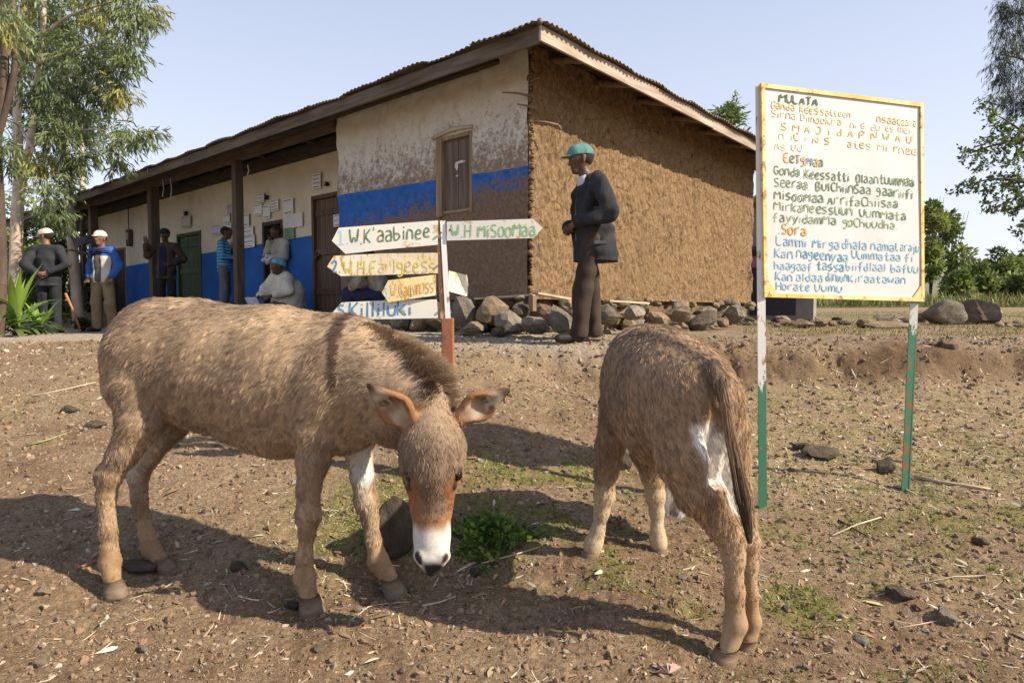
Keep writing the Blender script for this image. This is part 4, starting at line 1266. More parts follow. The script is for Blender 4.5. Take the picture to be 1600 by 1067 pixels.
    C = np.array(crest); base = C[i0] * (1 - ff) + C[i0 + 1] * ff
    tang = C[i0 + 1] - C[i0]; tang /= np.linalg.norm(tang, axis=1)[:, None]
    upv = np.array([0.25, 0, 1.0]) - tang * (tang @ np.array([0.25, 0, 1.0]))[:, None]; upv /= np.linalg.norm(upv, axis=1)[:, None]
    sd = np.cross(tang, upv)
    off = r.normal(0, 0.011, n)
    base = base + sd * off[:, None] - upv * 0.03
    fr = tt / (len(crest) - 1)
    L = (0.055 + 0.050 * np.sin(np.clip(fr, 0, 1) * math.pi) ** 0.7) * r.uniform(0.7, 1.15, n)
    cl = np.floor(tt * 16 + np.sign(off)); sw = (_hash(cl, cl * 0 + np.sign(off) + 2, 3) - 0.5) * 0.6
    Dm = upv + sd * (off * 14 + sw * 0.7)[:, None] + tang * (0.35 + sw * 0.6)[:, None] + r.normal(0, 0.07, (n, 3))
    Dm /= np.linalg.norm(Dm, axis=1)[:, None]
    K = 5; pts = np.zeros((n, K, 3), np.float32)
    for k in range(K):
        f = k / (K - 1); pts[:, k] = base + Dm * (L * f)[:, None] + (sd * (np.sign(off) * L * 0.25)[:, None] + tang * (L * .2)[:, None]) * f * f
    cv = bpy.data.hair_curves.new('mane'); cv.add_curves([K] * n)
    cv.attributes['position'].data.foreach_set('vector', pts.ravel())
    ra = cv.attributes.new('radius', 'FLOAT', 'POINT'); ra.data.foreach_set('value', (np.linspace(1, 0.3, K)[None] * 0.0016 * np.ones((n, 1))).astype(np.float32).ravel())
    dk = np.clip(-0.05 + 0.45 * sstep(fr, 0.5, 1.0) + 0.35 * (np.abs(off) < 0.006), 0, 1) * r.uniform(0.5, 1.1, n)
    cc = np.array((0.44, 0.31, 0.19))[None] * (1 - np.clip(dk, 0, 1)[:, None]) + np.array((0.16, 0.075, 0.035))[None] * np.clip(dk, 0, 1)[:, None]
    colp = cc[:, None, :] * np.linspace(1.15, 0.72, K)[None, :, None]
    ca = cv.attributes.new('coat', 'FLOAT_COLOR', 'POINT'); ca.data.foreach_set('color', np.concatenate([colp, np.ones((n, K, 1))], 2).astype(np.float32).ravel())
    cv.materials.append(M_FUR); o = bpy.data.objects.new('mane', cv); link(o, body)
    # eyes
    for sx in (-1, 1):
        D_, F_ = _ico[2]
        e = obj('eye', np_mesh('eye', D_ * 0.0165, F_, True, M_EYE), body, p_(715.5, 742, 2.064) if sx > 0 else p_(641, 744, 2.047)); e.scale = (0.9, 1, 1.15)
    # hooves
    g = lambda x, y: gz(x + O[0], y + O[1]) - O[2]
    for (a, b_, r0, r1, mt) in (((176, 905, 2.46), (180, 932, 2.45), 14.5, 19, M_HOOF), ((251, 871, 2.70), (261, 890, 2.69), 13.5, 18, M_HOOF), ((483, 930, 2.31), (487, 960, 2.305), 16, 21, M_HOOF), ((608, 903, 2.44), (620, 934, 2.42), 16, 21, M_HOOF)):
        ta = p_(*a); bb = p_(*b_)
        hoof(root, ta, bb, m(r0, 2.4), m(r1, 2.4), mt, bd + np.array([0.3, -0.5, 0]) * (a[0] > 400))
    return root
DONKEY1 = donkey_one()

# ------------------------------------------------------------------ second donkey (seen from behind its left side)
def donkey_two():
    root = empty('donkey', (0.6, 2.3, gz(0.6, 2.3)), 0, 'dark brown donkey seen from behind, tail hanging, grazing beside the white notice board', 'donkey')
    O = np.array(root.location)
    p_ = lambda a, b, d: np.array(P(a, b, d)) - O
    m = lambda px, d: px * d / F
    h = 0.0072
    S = SDF([-0.50, -0.55, -0.20], [0.36, 0.78, 1.12], h)
    bd = np.array([-0.41, 0.91, 0.0]); bd /= np.linalg.norm(bd)
    lat = np.array([bd[1], -bd[0], 0])          # towards the right side
    Ab = A_squash(lat, 1.08)
    S.chain([p_(1080, 632, 2.10), p_(1052, 618, 2.25), p_(1024, 596, 2.42), p_(1008, 584, 2.58)], [m(80, 2.1), m(95, 2.25), m(88, 2.42), m(70, 2.58)], 0.06, Ab)
    S.cone(p_(1040, 648, 2.30), p_(1018, 622, 2.48), m(84, 2.3), m(74, 2.5), 0.06, Ab)
    S.cone(p_(1088, 622, 2.07), p_(1078, 612, 2.16), m(67, 2.07), m(72, 2.1), 0.05)
    S.cone(p_(1112, 640, 2.06), p_(1116, 668, 2.05), m(48, 2.06), m(44, 2.06), 0.04)
    # withers, neck going down and forward, head low behind the right front leg
    S.chain([p_(1008, 560, 2.62), p_(1012, 600, 2.78), p_(1020, 640, 2.92)], [m(58, 2.62), m(50, 2.78), m(42, 2.9)], 0.05)
    S.chain([p_(1016, 650, 2.80), p_(1038, 700, 2.88), p_(1052, 735, 2.82), p_(1053, 772, 2.76), p_(1052, 790, 2.74)], [m(44, 2.9), m(38, 2.9), m(33, 2.86), m(24, 2.8), m(23, 2.77)], 0.03)
    # left hind leg
    S.chain([p_(1068, 668, 2.06), p_(1076, 715, 2.02), p_(1092, 762, 2.00), p_(1124, 812, 2.0), p_(1141, 842, 2.0), p_(1146, 870, 1.99), p_(1148, 925, 1.985), p_(1149, 975, 1.98), p_(1142, 1000, 1.975), p_(1136, 1015, 1.965)],
            [m(64, 2), m(54, 2), m(40, 2), m(25, 2), m(22, 2), m(17, 2), m(14.5, 2), m(17.5, 2), m(13.5, 2), m(12, 2)], 0.025)
    S.cone(p_(1150, 835, 2.02), p_(1156, 848, 2.03), m(12, 2), m(10, 2), 0.02)
    # right hind leg
    S.chain([p_(1128, 675, 2.08), p_(1136, 720, 2.08), p_(1146, 770, 2.07), p_(1160, 815, 2.07), p_(1170, 845, 2.06), p_(1172, 880, 2.06), p_(1174, 930, 2.05), p_(1176, 972, 2.045), p_(1172, 992, 2.04), p_(1168, 1000, 2.03)],
            [m(50, 2), m(38, 2), m(27, 2), m(19, 2), m(17, 2), m(12, 2), m(10.5, 2), m(13.5, 2), m(11, 2), m(10, 2)], 0.022)
    # front legs
    S.chain([p_(975, 640, 2.56), p_(953, 695, 2.56), p_(947, 740, 2.57), p_(944, 775, 2.58), p_(940, 800, 2.58), p_(934, 830, 2.58), p_(928, 848, 2.58), p_(925, 858, 2.575)],
            [m(46, 2.5), m(24, 2.5), m(17, 2.5), m(16, 2.5), m(12, 2.5), m(10.5, 2.5), m(14, 2.5), m(14, 2.5)], 0.025)
    S.chain([p_(1022, 640, 2.66), p_(1014, 700, 2.66), p_(1020, 745, 2.66), p_(1024, 775, 2.66), p_(1026, 800, 2.66), p_(1027, 828, 2.65), p_(1028, 843, 2.65), p_(1030, 852, 2.645)],
            [m(48, 2.6), m(29, 2.6), m(17, 2.6), m(15, 2.6), m(11, 2.6), m(10, 2.6), m(13, 2.6), m(13, 2.6)], 0.025)
    # cleft between the buttocks, dock of the tail
    S.cone(p_(1121, 640, 1.94), p_(1112, 745, 1.97), m(4, 2), m(13, 2), 0.03, op='sub')
    tail = [p_(1112, 572, 1.99), p_(1126, 592, 1.925), p_(1134, 630, 1.90), p_(1142, 680, 1.90), p_(1152, 735, 1.90)]
    S.chain(tail, [m(17, 1.9), m(15, 1.9), m(12, 1.9), m(9, 1.9), m(6, 1.9)], 0.012)
    for pq in (((1040, 722, 2.9), (1076, 690, 3.0)),):
        ear_prims(S, p_(1046, 716, 2.88), p_(1088, 690, 2.94), [0, -1, 0.1], m(18, 2.9))
    xsh = S.ax[0][:, None, None]; zsh = S.ax[2][None, None, :]
    S.f = S.f + (0.008 * sstep(zsh, 0.40, 0.55) + 0.002).astype(np.float32)
    V, Q = S.net(); V = smooth_mesh(V, Q, 1, 0.4); N = vnormals(V, Q)
    col = np.tile(np.array((0.37, 0.24, 0.138)), (len(V), 1))
    n1 = fbm(V[:, 0] * 7, V[:, 2] * 7 + V[:, 1] * 5, 3, 4)
    col = blend(col, 0.5 * sstep(n1, 0.42, 0.62), (0.225, 0.145, 0.088))
    # spine line
    spine = [p_(1112, 540, 2.06), p_(1085, 523, 2.16), p_(1050, 508, 2.32), p_(1010, 500, 2.55)]
    c0 = p_(1080, 0, 2.10); off = (V - c0) @ lat
    topm = sstep(N[:, 2], 0.4, 0.8) * (V[:, 2] > 0.6)
    col = blend(col, np.exp(-((off) / 0.032) ** 2) * topm * 0.85, COAT['dark'])
    d_, t_ = seg_dist(V, p_(1003, 500, 2.58), p_(960, 560, 2.52)); col = blend(col, sstep(-d_, -0.045, -0.02) * 0.6, COAT['dark'])
    legz = sstep(-V[:, 2], -0.44, -0.30)
    col = blend(col, legz * 0.9, (0.43, 0.295, 0.175))
    col = blend(col, legz * 0.5 * sstep(-V[:, 1], -0.05, 0.1) * sstep(n1, .4, .6), (0.30, 0.17, 0.085))
    fr = sstep(V[:, 1], 0.15, 0.22) * sstep(-V[:, 2], -0.42, -0.30)
    col = blend(col, fr * 0.6, (0.56, 0.45, 0.31))
    # pale inner thighs and belly line
    for a, b, w in (((1100, 672, 1.95), (1108, 742, 1.97), 0.036), ((1128, 682, 2.0), (1132, 778, 2.02), 0.040)):
        d_, t_ = seg_dist(V, p_(*a), p_(*b)); col = blend(col, sstep(-d_, -w * 1.6, -w * 0.8), (0.78, 0.74, 0.68))
    d_, t_ = seg_dist(V, p_(1010, 700, 2.28), p_(1050, 722, 2.2)); col = blend(col, sstep(-d_, -0.06, -0.03) * 0.7, (0.55, 0.38, 0.20))
    d_, t_ = seg_dist(V, p_(1050, 745, 2.8), p_(1050, 790, 2.75)); col = blend(col, sstep(-d_, -0.10, -0.08), (0.34, 0.19, 0.10))
    d_, t_ = seg_dist(V, p_(1054, 786, 2.72), p_(1053, 805, 2.70)); col = blend(col, sstep(-d_, -0.088, -0.070), (0.72, 0.70, 0.68))
    for xx in (1041, 1052, 1060):
        d_, t_ = seg_dist(V, p_(xx, 788, 2.675), p_(xx - 3, 806, 2.675)); col = blend(col, sstep(-d_, -0.020, -0.010) * 0.8, (0.10, 0.07, 0.055))
    d_, t_ = seg_dist(V, tail[1], tail[4]); tm = (d_ < 0.045) & (V[:, 1] < p_(0, 0, 1.97)[1])
    col = blend(col, tm * 0.7, (0.20, 0.125, 0.07))
    me = np_mesh('body', V, Q, True, M_SKIN); vcol(me, 'coat', col * 0.8)
    body = obj('body', me, root)
    def dirf(p):
        D = np.tile(-bd * 0.55, (len(p), 1)) + np.array([0, 0, -0.8])
        legm = sstep(-p[:, 2], -0.50, -0.38)[:, None]
        D = D * (1 - legm) + np.array([0.002, 0, -1.0]) * legm
        n = fbm(p[:, 1] * 7, p[:, 2] * 7, 12, 3) - 0.5
        D = D + np.array([0.3, 0.3, 0.3]) * n[:, None] * 1.6
        return D
    def lenf(p):
        L = np.full(len(p), 0.022)
        L *= 1 - 0.62 * sstep(-p[:, 2], -0.42, -0.26)
        L *= 1 - 0.5 * sstep(-p[:, 2], -0.12, -0.07)
        return L * (1 - 0.5 * (p[:, 1] > 0.42) * (p[:, 2] < 0.5))
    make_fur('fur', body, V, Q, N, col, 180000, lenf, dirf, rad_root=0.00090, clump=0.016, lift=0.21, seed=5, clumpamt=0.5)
    # tail switch
    r = np.random.default_rng(18); n = 7000
    tp = np.array([p_(1128, 596, 1.915), p_(1136, 640, 1.895), p_(1143, 690, 1.89), p_(1153, 740, 1.89), p_(1163, 790, 1.895), p_(1172, 848, 1.90)])
    st = r.random(n) ** 0.8 * 3.6; K = 7; pts = np.zeros((n, K, 3), np.float32)
    offa = r.normal(0, 1, (n, 3))
    ln = r.uniform(0.9, 1.7, n)
    for k in range(K):
        s_ = np.minimum(st + ln * k / (K - 1), 4.98); i0 = s_.astype(int); ff = (s_ - i0)[:, None]
        spread = np.interp(s_, [0, 1, 2.5, 3.8, 5], [0.006, 0.0048, 0.0055, 0.0075, 0.003])[:, None]
        pts[:, k] = tp[i0] * (1 - ff) + tp[i0 + 1] * ff + offa * spread
    cv = bpy.data.hair_curves.new('tail_hair'); cv.add_curves([K] * n)
    cv.attributes['position'].data.foreach_set('vector', pts.ravel())
    ra = cv.attributes.new('radius', 'FLOAT', 'POINT'); ra.data.foreach_set('value', (np.linspace(1, 0.35, K)[None] * 0.0010 * np.ones((n, 1))).astype(np.float32).ravel())
    dk = sstep(st + r.normal(0, 0.5, n), 1.6, 3.4)[:, None]
    cc = np.array((0.26, 0.17, 0.10)) * (1 - dk) + np.array((0.05, 0.032, 0.022)) * dk
    cc = cc * r.uniform(0.6, 1.3, (n, 1))
    colp = np.repeat(cc[:, None, :], K, 1)
    ca = cv.attributes.new('coat', 'FLOAT_COLOR', 'POINT'); ca.data.foreach_set('color', np.concatenate([colp, np.ones((n, K, 1))], 2).astype(np.float32).ravel())
    cv.materials.append(M_FUR); link(bpy.data.objects.new('tail_hair', cv), body)
    for (a, b_, r0, r1, mt) in (((1137, 1012, 1.97), (1131, 1036, 1.955), 19, 22, M_HOOFD), ((1168, 998, 2.035), (1165, 1016, 2.03), 15, 17, M_HOOFD), ((926, 854, 2.58), (922, 870, 2.57), 14, 16, M_HOOFD), ((1030, 850, 2.65), (1032, 864, 2.64), 13, 15, M_HOOFD)):
        hoof(root, p_(*a), p_(*b_), m(r0, a[2]), m(r1, a[2]), mt, bd)
    return root
DONKEY2 = donkey_two()
# ------------------------------------------------------------------ hand-painted lettering (strokes)
GL = {
'A': ['0,0 .5,1 1,0', '.2,.38 .8,.38'], 'B': ['0,0 0,1 .6,.98 .8,.78 .6,.55 .05,.5', '.5,.53 .95,.3 .7,.02 0,0'], 'C': ['1,.85 .7,1 .2,.92 0,.5 .2,.08 .7,0 1,.14'],
'D': ['0,0 0,1 .6,.9 1,.5 .6,.08 0,0'], 'E': ['.9,1 0,1 0,0 .95,0', '0,.52 .7,.52'], 'G': ['1,.82 .6,1 .15,.85 0,.5 .15,.1 .6,0 1,.15 1,.45 .6,.45'], 'H': ['0,0 0,1', '1,0 1,1', '0,.5 1,.5'],
'J': ['.2,1 .9,1 .85,.2 .5,0 0,.15'], 'K': ['0,0 0,1', '.95,1 .05,.48 1,0'], 'L': ['0,1 0,0 .9,.03'], 'M': ['0,0 .05,1 .5,.42 .95,1 1,0'], 'N': ['0,0 0,1 1,0 1,1'], 'O': ['.5,1 .1,.85 0,.5 .12,.12 .5,0 .88,.12 1,.5 .88,.87 .5,1'],
'P': ['0,0 0,1 .75,.98 .95,.75 .7,.5 0,.48'], 'S': ['.95,.88 .5,1 .08,.85 .1,.6 .85,.42 .95,.15 .5,0 .02,.1'], 'T': ['0,1 1,1', '.5,1 .5,0'], 'U': ['0,1 .03,.2 .5,0 .97,.2 1,1'], 'W': ['0,1 .2,0 .5,.6 .8,0 1,1'],
'a': ['.1,.68 .5,.76 .85,.62 .9,0', '.88,.42 .35,.44 .05,.22 .3,0 .88,.12'], 'b': ['0,1 .05,0 .6,.02 .95,.25 .7,.5 .08,.45'], 'c': ['.95,.62 .5,.75 .08,.55 .05,.15 .5,0 .95,.1'], 'd': ['.9,1 .92,0', '.9,.1 .4,0 .05,.25 .3,.55 .9,.5'],
'e': ['.05,.4 .9,.42 .85,.68 .45,.78 .08,.55 .08,.15 .5,0 .95,.08'], 'f': ['.95,.95 .6,1 .42,.8 .4,-.12', '.05,.5 .9,.52'], 'g': ['.9,.45 .5,.36 .1,.5 .2,.72 .7,.78 .9,.6 .9,-.05 .5,-.22 .1,-.12'], 'h': ['0,1 .02,0', '.02,.45 .5,.6 .9,.45 .95,0'],
'i': ['.5,0 .5,.62', '.5,.8 .52,.88'], 'j': ['.6,.65 .6,-.05 .2,-.2', '.6,.82 .62,.9'], 'k': ['0,0 0,1', '.85,.7 .05,.35 .95,0'], 'l': ['.5,1 .5,0'], 'm': ['0,0 .02,.7 .35,.72 .48,.5 .48,0', '.48,.5 .65,.75 .95,.65 1,0'],
'n': ['0,0 .03,.75 .5,.78 .92,.6 .97,0'], 'o': ['.5,.76 .1,.62 .02,.35 .15,.08 .5,0 .85,.1 .98,.38 .85,.66 .5,.76'], 'r': ['.1,0 .12,.72', '.12,.5 .45,.75 .9,.7'], 's': ['.9,.68 .5,.76 .1,.65 .15,.45 .85,.32 .9,.1 .5,0 .05,.06'],
't': ['.45,.98 .42,.12 .6,0 .95,.06', '.02,.6 .95,.62'], 'u': ['0,.74 .05,.12 .45,0 .92,.12 .95,.74'], 'w': ['0,.74 .2,0 .5,.5 .8,0 1,.74'], 'y': ['0,.74 .4,.15', '1,.78 .5,.1 .1,-.22'],
'1': ['.1,.8 .5,1 .5,.05', '.05,0 1,.02'], '2': ['.05,.75 .3,1 .8,.95 .85,.65 .1,.05 .95,.02'], '3': ['.1,1 .9,.95 .4,.6 .9,.35 .5,0 .05,.1'], '5': ['.95,1 .2,1 .15,.6 .8,.55 .9,.2 .5,0 .05,.08'], '9': ['.9,.6 .3,.5 .05,.75 .4,1 .9,.85 .85,0'],
'.': ['.35,.0 .6,.06'], "'": ['.5,1 .4,.78'], '-': ['.1,.45 .9,.45']}
NARROW = {'i': .42, 'l': .40, '.': .40, "'": .4, 'j': .6, '1': .8, 'M': 1.25, 'm': 1.25, 'W': 1.3, 'w': 1.15, ' ': .75}
tr_ = random.Random(5)
def lettering(plane, text, x0, y0, x1, y1, h0, h1, wpx, mats, parent, origin, nrm, missing=0.0, name='lettering'):
    """strokes laid on a surface: plane(px,py) gives the point of the board under a photo pixel"""
    adv = [NARROW.get(c, 1.0) for c in text]; tot = sum(adv) + 0.28 * (len(text) - 1)
    by = {}
    cur = 0; k = 0
    for ci, c in enumerate(text):
        w = adv[ci]
        if c in GL and tr_.random() >= missing:
            mi = ci % len(mats) if len(mats) > 1 else 0
            V, Fc = by.setdefault(mi, ([], []))
            jx = tr_.uniform(-.05, .05); jy = tr_.uniform(-.05, .05); js = tr_.uniform(.92, 1.08); sl = tr_.uniform(-.05, .06)
            for st in GL[c]:
                pts = []
                for q in st.split():
                    gx_, gy_ = (float(t_) for t_ in q.split(','))
                    gx_ = gx_ * js + jx + sl * gy_; gy_ = gy_ * js + jy
                    f = (cur + gx_ * w) / tot
                    hh_ = h0 + (h1 - h0) * f
                    pts.append((x0 + (x1 - x0) * f, y0 + (y1 - y0) * f - gy_ * hh_))
                # round the polyline a little
                if len(pts) > 2:
                    q2 = [pts[0]]
                    for a, b in zip(pts[:-1], pts[1:]):
                        q2.append((a[0] * .75 + b[0] * .25, a[1] * .75 + b[1] * .25)); q2.append((a[0] * .25 + b[0] * .75, a[1] * .25 + b[1] * .75))
                    q2.append(pts[-1]); pts = q2
                k += 1
                off = Vector(nrm) * (0.0012 + 0.00006 * (k % 9))
                L = []
                for i, p in enumerate(pts):
                    a = pts[max(0, i - 1)]; b = pts[min(len(pts) - 1, i + 1)]
                    dx, dy = b[0] - a[0], b[1] - a[1]; l_ = math.hypot(dx, dy) + 1e-6
                    ww = wpx * (0.5 + 0.1 * math.sin(i * 1.7 + k)) * (0.8 if i in (0, len(pts) - 1) else 1)
                    nx, ny = -dy / l_ * ww, dx / l_ * ww
                    L.append((plane(p[0] + nx, p[1] + ny) + off, plane(p[0] - nx, p[1] - ny) + off))
                b0 = len(V)
                for a, b in L: V.append(a - origin); V.append(b - origin)
                for i in range(len(L) - 1): Fc.append((b0 + 2 * i, b0 + 2 * i + 1, b0 + 2 * i + 3, b0 + 2 * i + 2))
        cur += w + 0.28
    AV = []; AF = []; AM = []
    for mi, (V, Fc) in by.items():
        b0 = len(AV); AV += [tuple(v) for v in V]; AF += [tuple(i + b0 for i in f) for f in Fc]; AM += [mi] * len(Fc)
    me = bpy.data.meshes.new(name); me.from_pydata(AV, [], AF)
    for m_ in mats: me.materials.append(m_)
    me.polygons.foreach_set('material_index', AM)
    obj(name, me, parent)

def ink(name, c, wear=0.35):
    t = NT(name, 0.7, 0.25)
    v = t.coord()
    w = t.ramp(t.noise(v, 55, 4, 0.7), [(0.42, 0.0), (0.70, wear)])
    t.setc(t.mix(w, c, (0.74, 0.74, 0.72)))
    return t.m
I_GREEN = ink('ink_green', (0.075, 0.155, 0.065)); I_DKGREEN = ink('ink_dark_green', (0.05, 0.09, 0.035), 0.15); I_PALEGREEN = ink('ink_pale_green', (0.17, 0.27, 0.12), 0.5)
I_GOLD = ink('ink_gold', (0.54, 0.39, 0.13), 0.5); I_FADED = ink('ink_faded_gold', (0.62, 0.53, 0.33), 0.9); I_BLUE = ink('ink_blue', (0.17, 0.36, 0.52), 0.45); I_ORANGE = ink('ink_orange', (0.55, 0.27, 0.04), 0.2)
I_BROWN = ink('ink_brown', (0.22, 0.09, 0.03), 0.2); I_SKY = ink('ink_sky', (0.30, 0.60, 0.78), 0.4); I_MINT = ink('ink_mint', (0.22, 0.42, 0.20), 0.4); I_DBLUE = ink('ink_deep_blue', (0.045, 0.22, 0.40), 0.25); I_YELLOW = ink('ink_yellow', (0.58, 0.46, 0.05), 0.35)

def painted(name, base, rust, amt, streak=(3, 3, 1.2), sc=9, rough=0.45, base2=None):
    t = NT(name, rough, 0.4)
    v = t.coord(streak)
    n = t.noise(v, sc, 7, 0.68)
    b = base if base2 is None else t.mix(t.ramp(t.noise(t.coord(), 5, 4), [(0.4, 0.0), (0.6, 1.0)]), base, base2)
    c = t.mix(t.ramp(n, [(1 - amt - 0.04, 0.0), (1 - amt + 0.03, 1.0)]), b, rust)
    t.setc(c)
    t.bump(n, 0.25, 0.002)
    return t.m
M_BOARD = painted('board_white', (0.56, 0.56, 0.555), (0.47, 0.455, 0.415), 0.30, (1, 1, 1), 5, 0.42)
M_YEL = painted('frame_yellow', (0.62, 0.42, 0.10), (0.34, 0.17, 0.05), 0.42, (1, 1, 1), 24, 0.6, (0.72, 0.60, 0.30))
M_RUST = M('rust', (0.26, 0.115, 0.05), (0.12, 0.05, 0.03), 30, 0.85, 0.4, 120, 0.002)

# two-colour post paint: white above, green below a height given in object space
def post_mat(name, zc, up, low, rustamt=0.35):
    t = NT(name, 0.5, 0.4)
    s_ = t.sep(t.tc.outputs['Object'])
    v = t.coord((1, 1, 0.45)); n = t.noise(v, 26, 7, 0.7); n2 = t.noise(v, 60, 4, 0.6)
    zz = t.math('ADD', s_[2], t.math('ADD', t.math('MULTIPLY_ADD', n2, 0.10, -0.05), t.math('MULTIPLY_ADD', n, 0.5, -0.25)))
    c = t.mix(t.math('LESS_THAN', zz, zc), up, low)
    c = t.mix(t.ramp(n, [(1 - rustamt - .03, 0.0), (1 - rustamt + .03, 1.0)]), c, (0.25, 0.12, 0.055))
    t.setc(c); t.bump(n, 0.25, 0.002)
    return t.m

# ------------------------------------------------------------------ big notice board
BL, BR, TL, TR = P(1195, 463, 3.10), P(1443, 470, 3.345), P(1190, 132, 3.10), P(1441, 163, 3.345)
bdir = (BR - BL).normalized(); bup = (TL - BL).normalized(); bn = bdir.cross(bup).normalized()
if bn.y > 0: bn = -bn
def ray_plane(px, py, p0, n):
    o = Vector((0, 0, CAMZ)); d = P(px, py, 1.0) - o
    return o + d * ((p0 - o).dot(n) / d.dot(n))
TR = ray_plane(1441, 163, BL, bn)
W_ = (BR - BL).length; H_ = (TL - BL).length
zl = gz(BL.x, BL.y)
OB = Vector((BL.x, BL.y, zl))
nb = empty('notice_board', tuple(OB), 0, 'large white notice board on two white and green posts with yellow painted frame', 'sign')
def bq(f, g, o=0.0):
    return (BL * (1 - f) + BR * f) * (1 - g) + (TL * (1 - f) + TR * f) * g + bn * o - OB
def buckle(f, g):
    g = max(0, min(1, g))
    return (0.0025 * math.sin(f * 9.0 + g * 1.2) + 0.002 * math.sin(f * 21 - g * 3)) * math.sin(math.pi * g) - 0.0035
def board_surf(px, py):
    p = ray_plane(px, py, BL, bn); q = p - BL
    return p + bn * (buckle((q.dot(bdir) / W_ - .008) / .984, (q.dot(bup) / H_ - .008) / .984) + .0012)
ns, nz = 30, 24
V = np.array([tuple(bq(0.008 + 0.984 * i / ns, 0.008 + 0.984 * j / nz, buckle(i / ns, j / nz))) for i in range(ns + 1) for j in range(nz + 1)])
I = np.arange((ns + 1) * (nz + 1)).reshape(ns + 1, nz + 1)
Q = np.stack([I[:-1, :-1], I[1:, :-1], I[1:, 1:], I[:-1, 1:]], -1).reshape(-1, 4)
n_ = len(V); V2 = V - np.array(bn) * 0.003
panel = obj('panel', np_mesh('panel', np.concatenate([V, V2]), np.concatenate([Q, Q[:, ::-1] + n_]), True, M_BOARD), nb)
ff, fg = 0.015 / W_, 0.015 / H_
for c4 in (((-.004, -.004), (1.004, -.004), (1.004, fg), (-.004, fg)), ((-.004, 1 - fg), (1.004, 1 - fg), (1.004, 1.004), (-.004, 1.004)), ((-.004, fg + .001), (ff, fg + .001), (ff, 1 - fg - .001), (-.004, 1 - fg - .001)), ((1 - ff, fg + .001), (1.004, fg + .001), (1.004, 1 - fg - .001), (1 - ff, 1 - fg - .001))):
    mb = MB(); vs = [bq(f, g, .004) for f, g in c4] + [bq(f, g, -.014) for f, g in c4]
    mb.add(vs, ((0,1,2,3),(7,6,5,4),(0,4,5,1),(1,5,6,2),(2,6,7,3),(3,7,4,0)))
    mb.build('frame_bar', M_YEL, nb)
for (f0, sx) in ((ff, 1), (1 - ff, -1)):
    mb = MB(); L_ = 0.055
    t3 = [(f0, fg), (f0 + sx * L_ / W_, fg), (f0, fg + L_ * 1.2 / H_)]
    vs = [bq(f, g, .0030) for f, g in t3] + [bq(f, g, .0018) for f, g in t3]
    fs = [(0,1,2),(5,4,3),(0,3,4,1),(1,4,5,2),(2,5,3,0)]
    mb.add(vs, fs); mb.build('gusset', M_YEL, nb)
# posts: left stands plumb at the left edge, right leans and starts under the board
mpl = post_mat('post_paint_left', P(1192, 603, 3.1).z - zl, (0.64, 0.64, 0.61), (0.045, 0.175, 0.105), 0.40)
mb = MB()
top = P(1190, 134, 3.12) - OB; bot = P(1194, 800, 3.10) - OB; bot.z = -0.12
mb.beam(bot + Vector((-0.006, 0.0, 0)), top + Vector((-0.012, 0.0, 0)), 0.034, 0.006, Vector((0, 1, 0)))
mb.build('post', mpl, nb)
mb = MB(); mb.beam(bot + Vector((0.0135, 0.014, 0)), top + Vector((0.0075, 0.014, 0)), 0.005, 0.034, Vector((0, 1, 0))); mb.build('post_flange', mpl, nb)
mpr = post_mat('post_paint_right', P(1426, 520, 3.33).z - zl, (0.56, 0.58, 0.53), (0.055, 0.18, 0.115), 0.45)
top = P(1431, 474, 3.345) - OB; bot = P(1413, 770, 3.36); bot.z = gz(bot.x, bot.y) - 0.12; bot = bot - OB
up_b = top + (top - bot) * 0.9
mb = MB(); mb.beam(bot, top + Vector((0, 0.02, 0)), 0.036, 0.006, Vector((0, 1, 0))); mb.build('post', mpr, nb)
mb = MB(); mb.beam(bot + Vector((0.021, 0.012, 0)), top + Vector((0.021, 0.034, 0)), 0.006, 0.034, Vector((0, 1, 0))); mb.build('post_flange', mpr, nb)
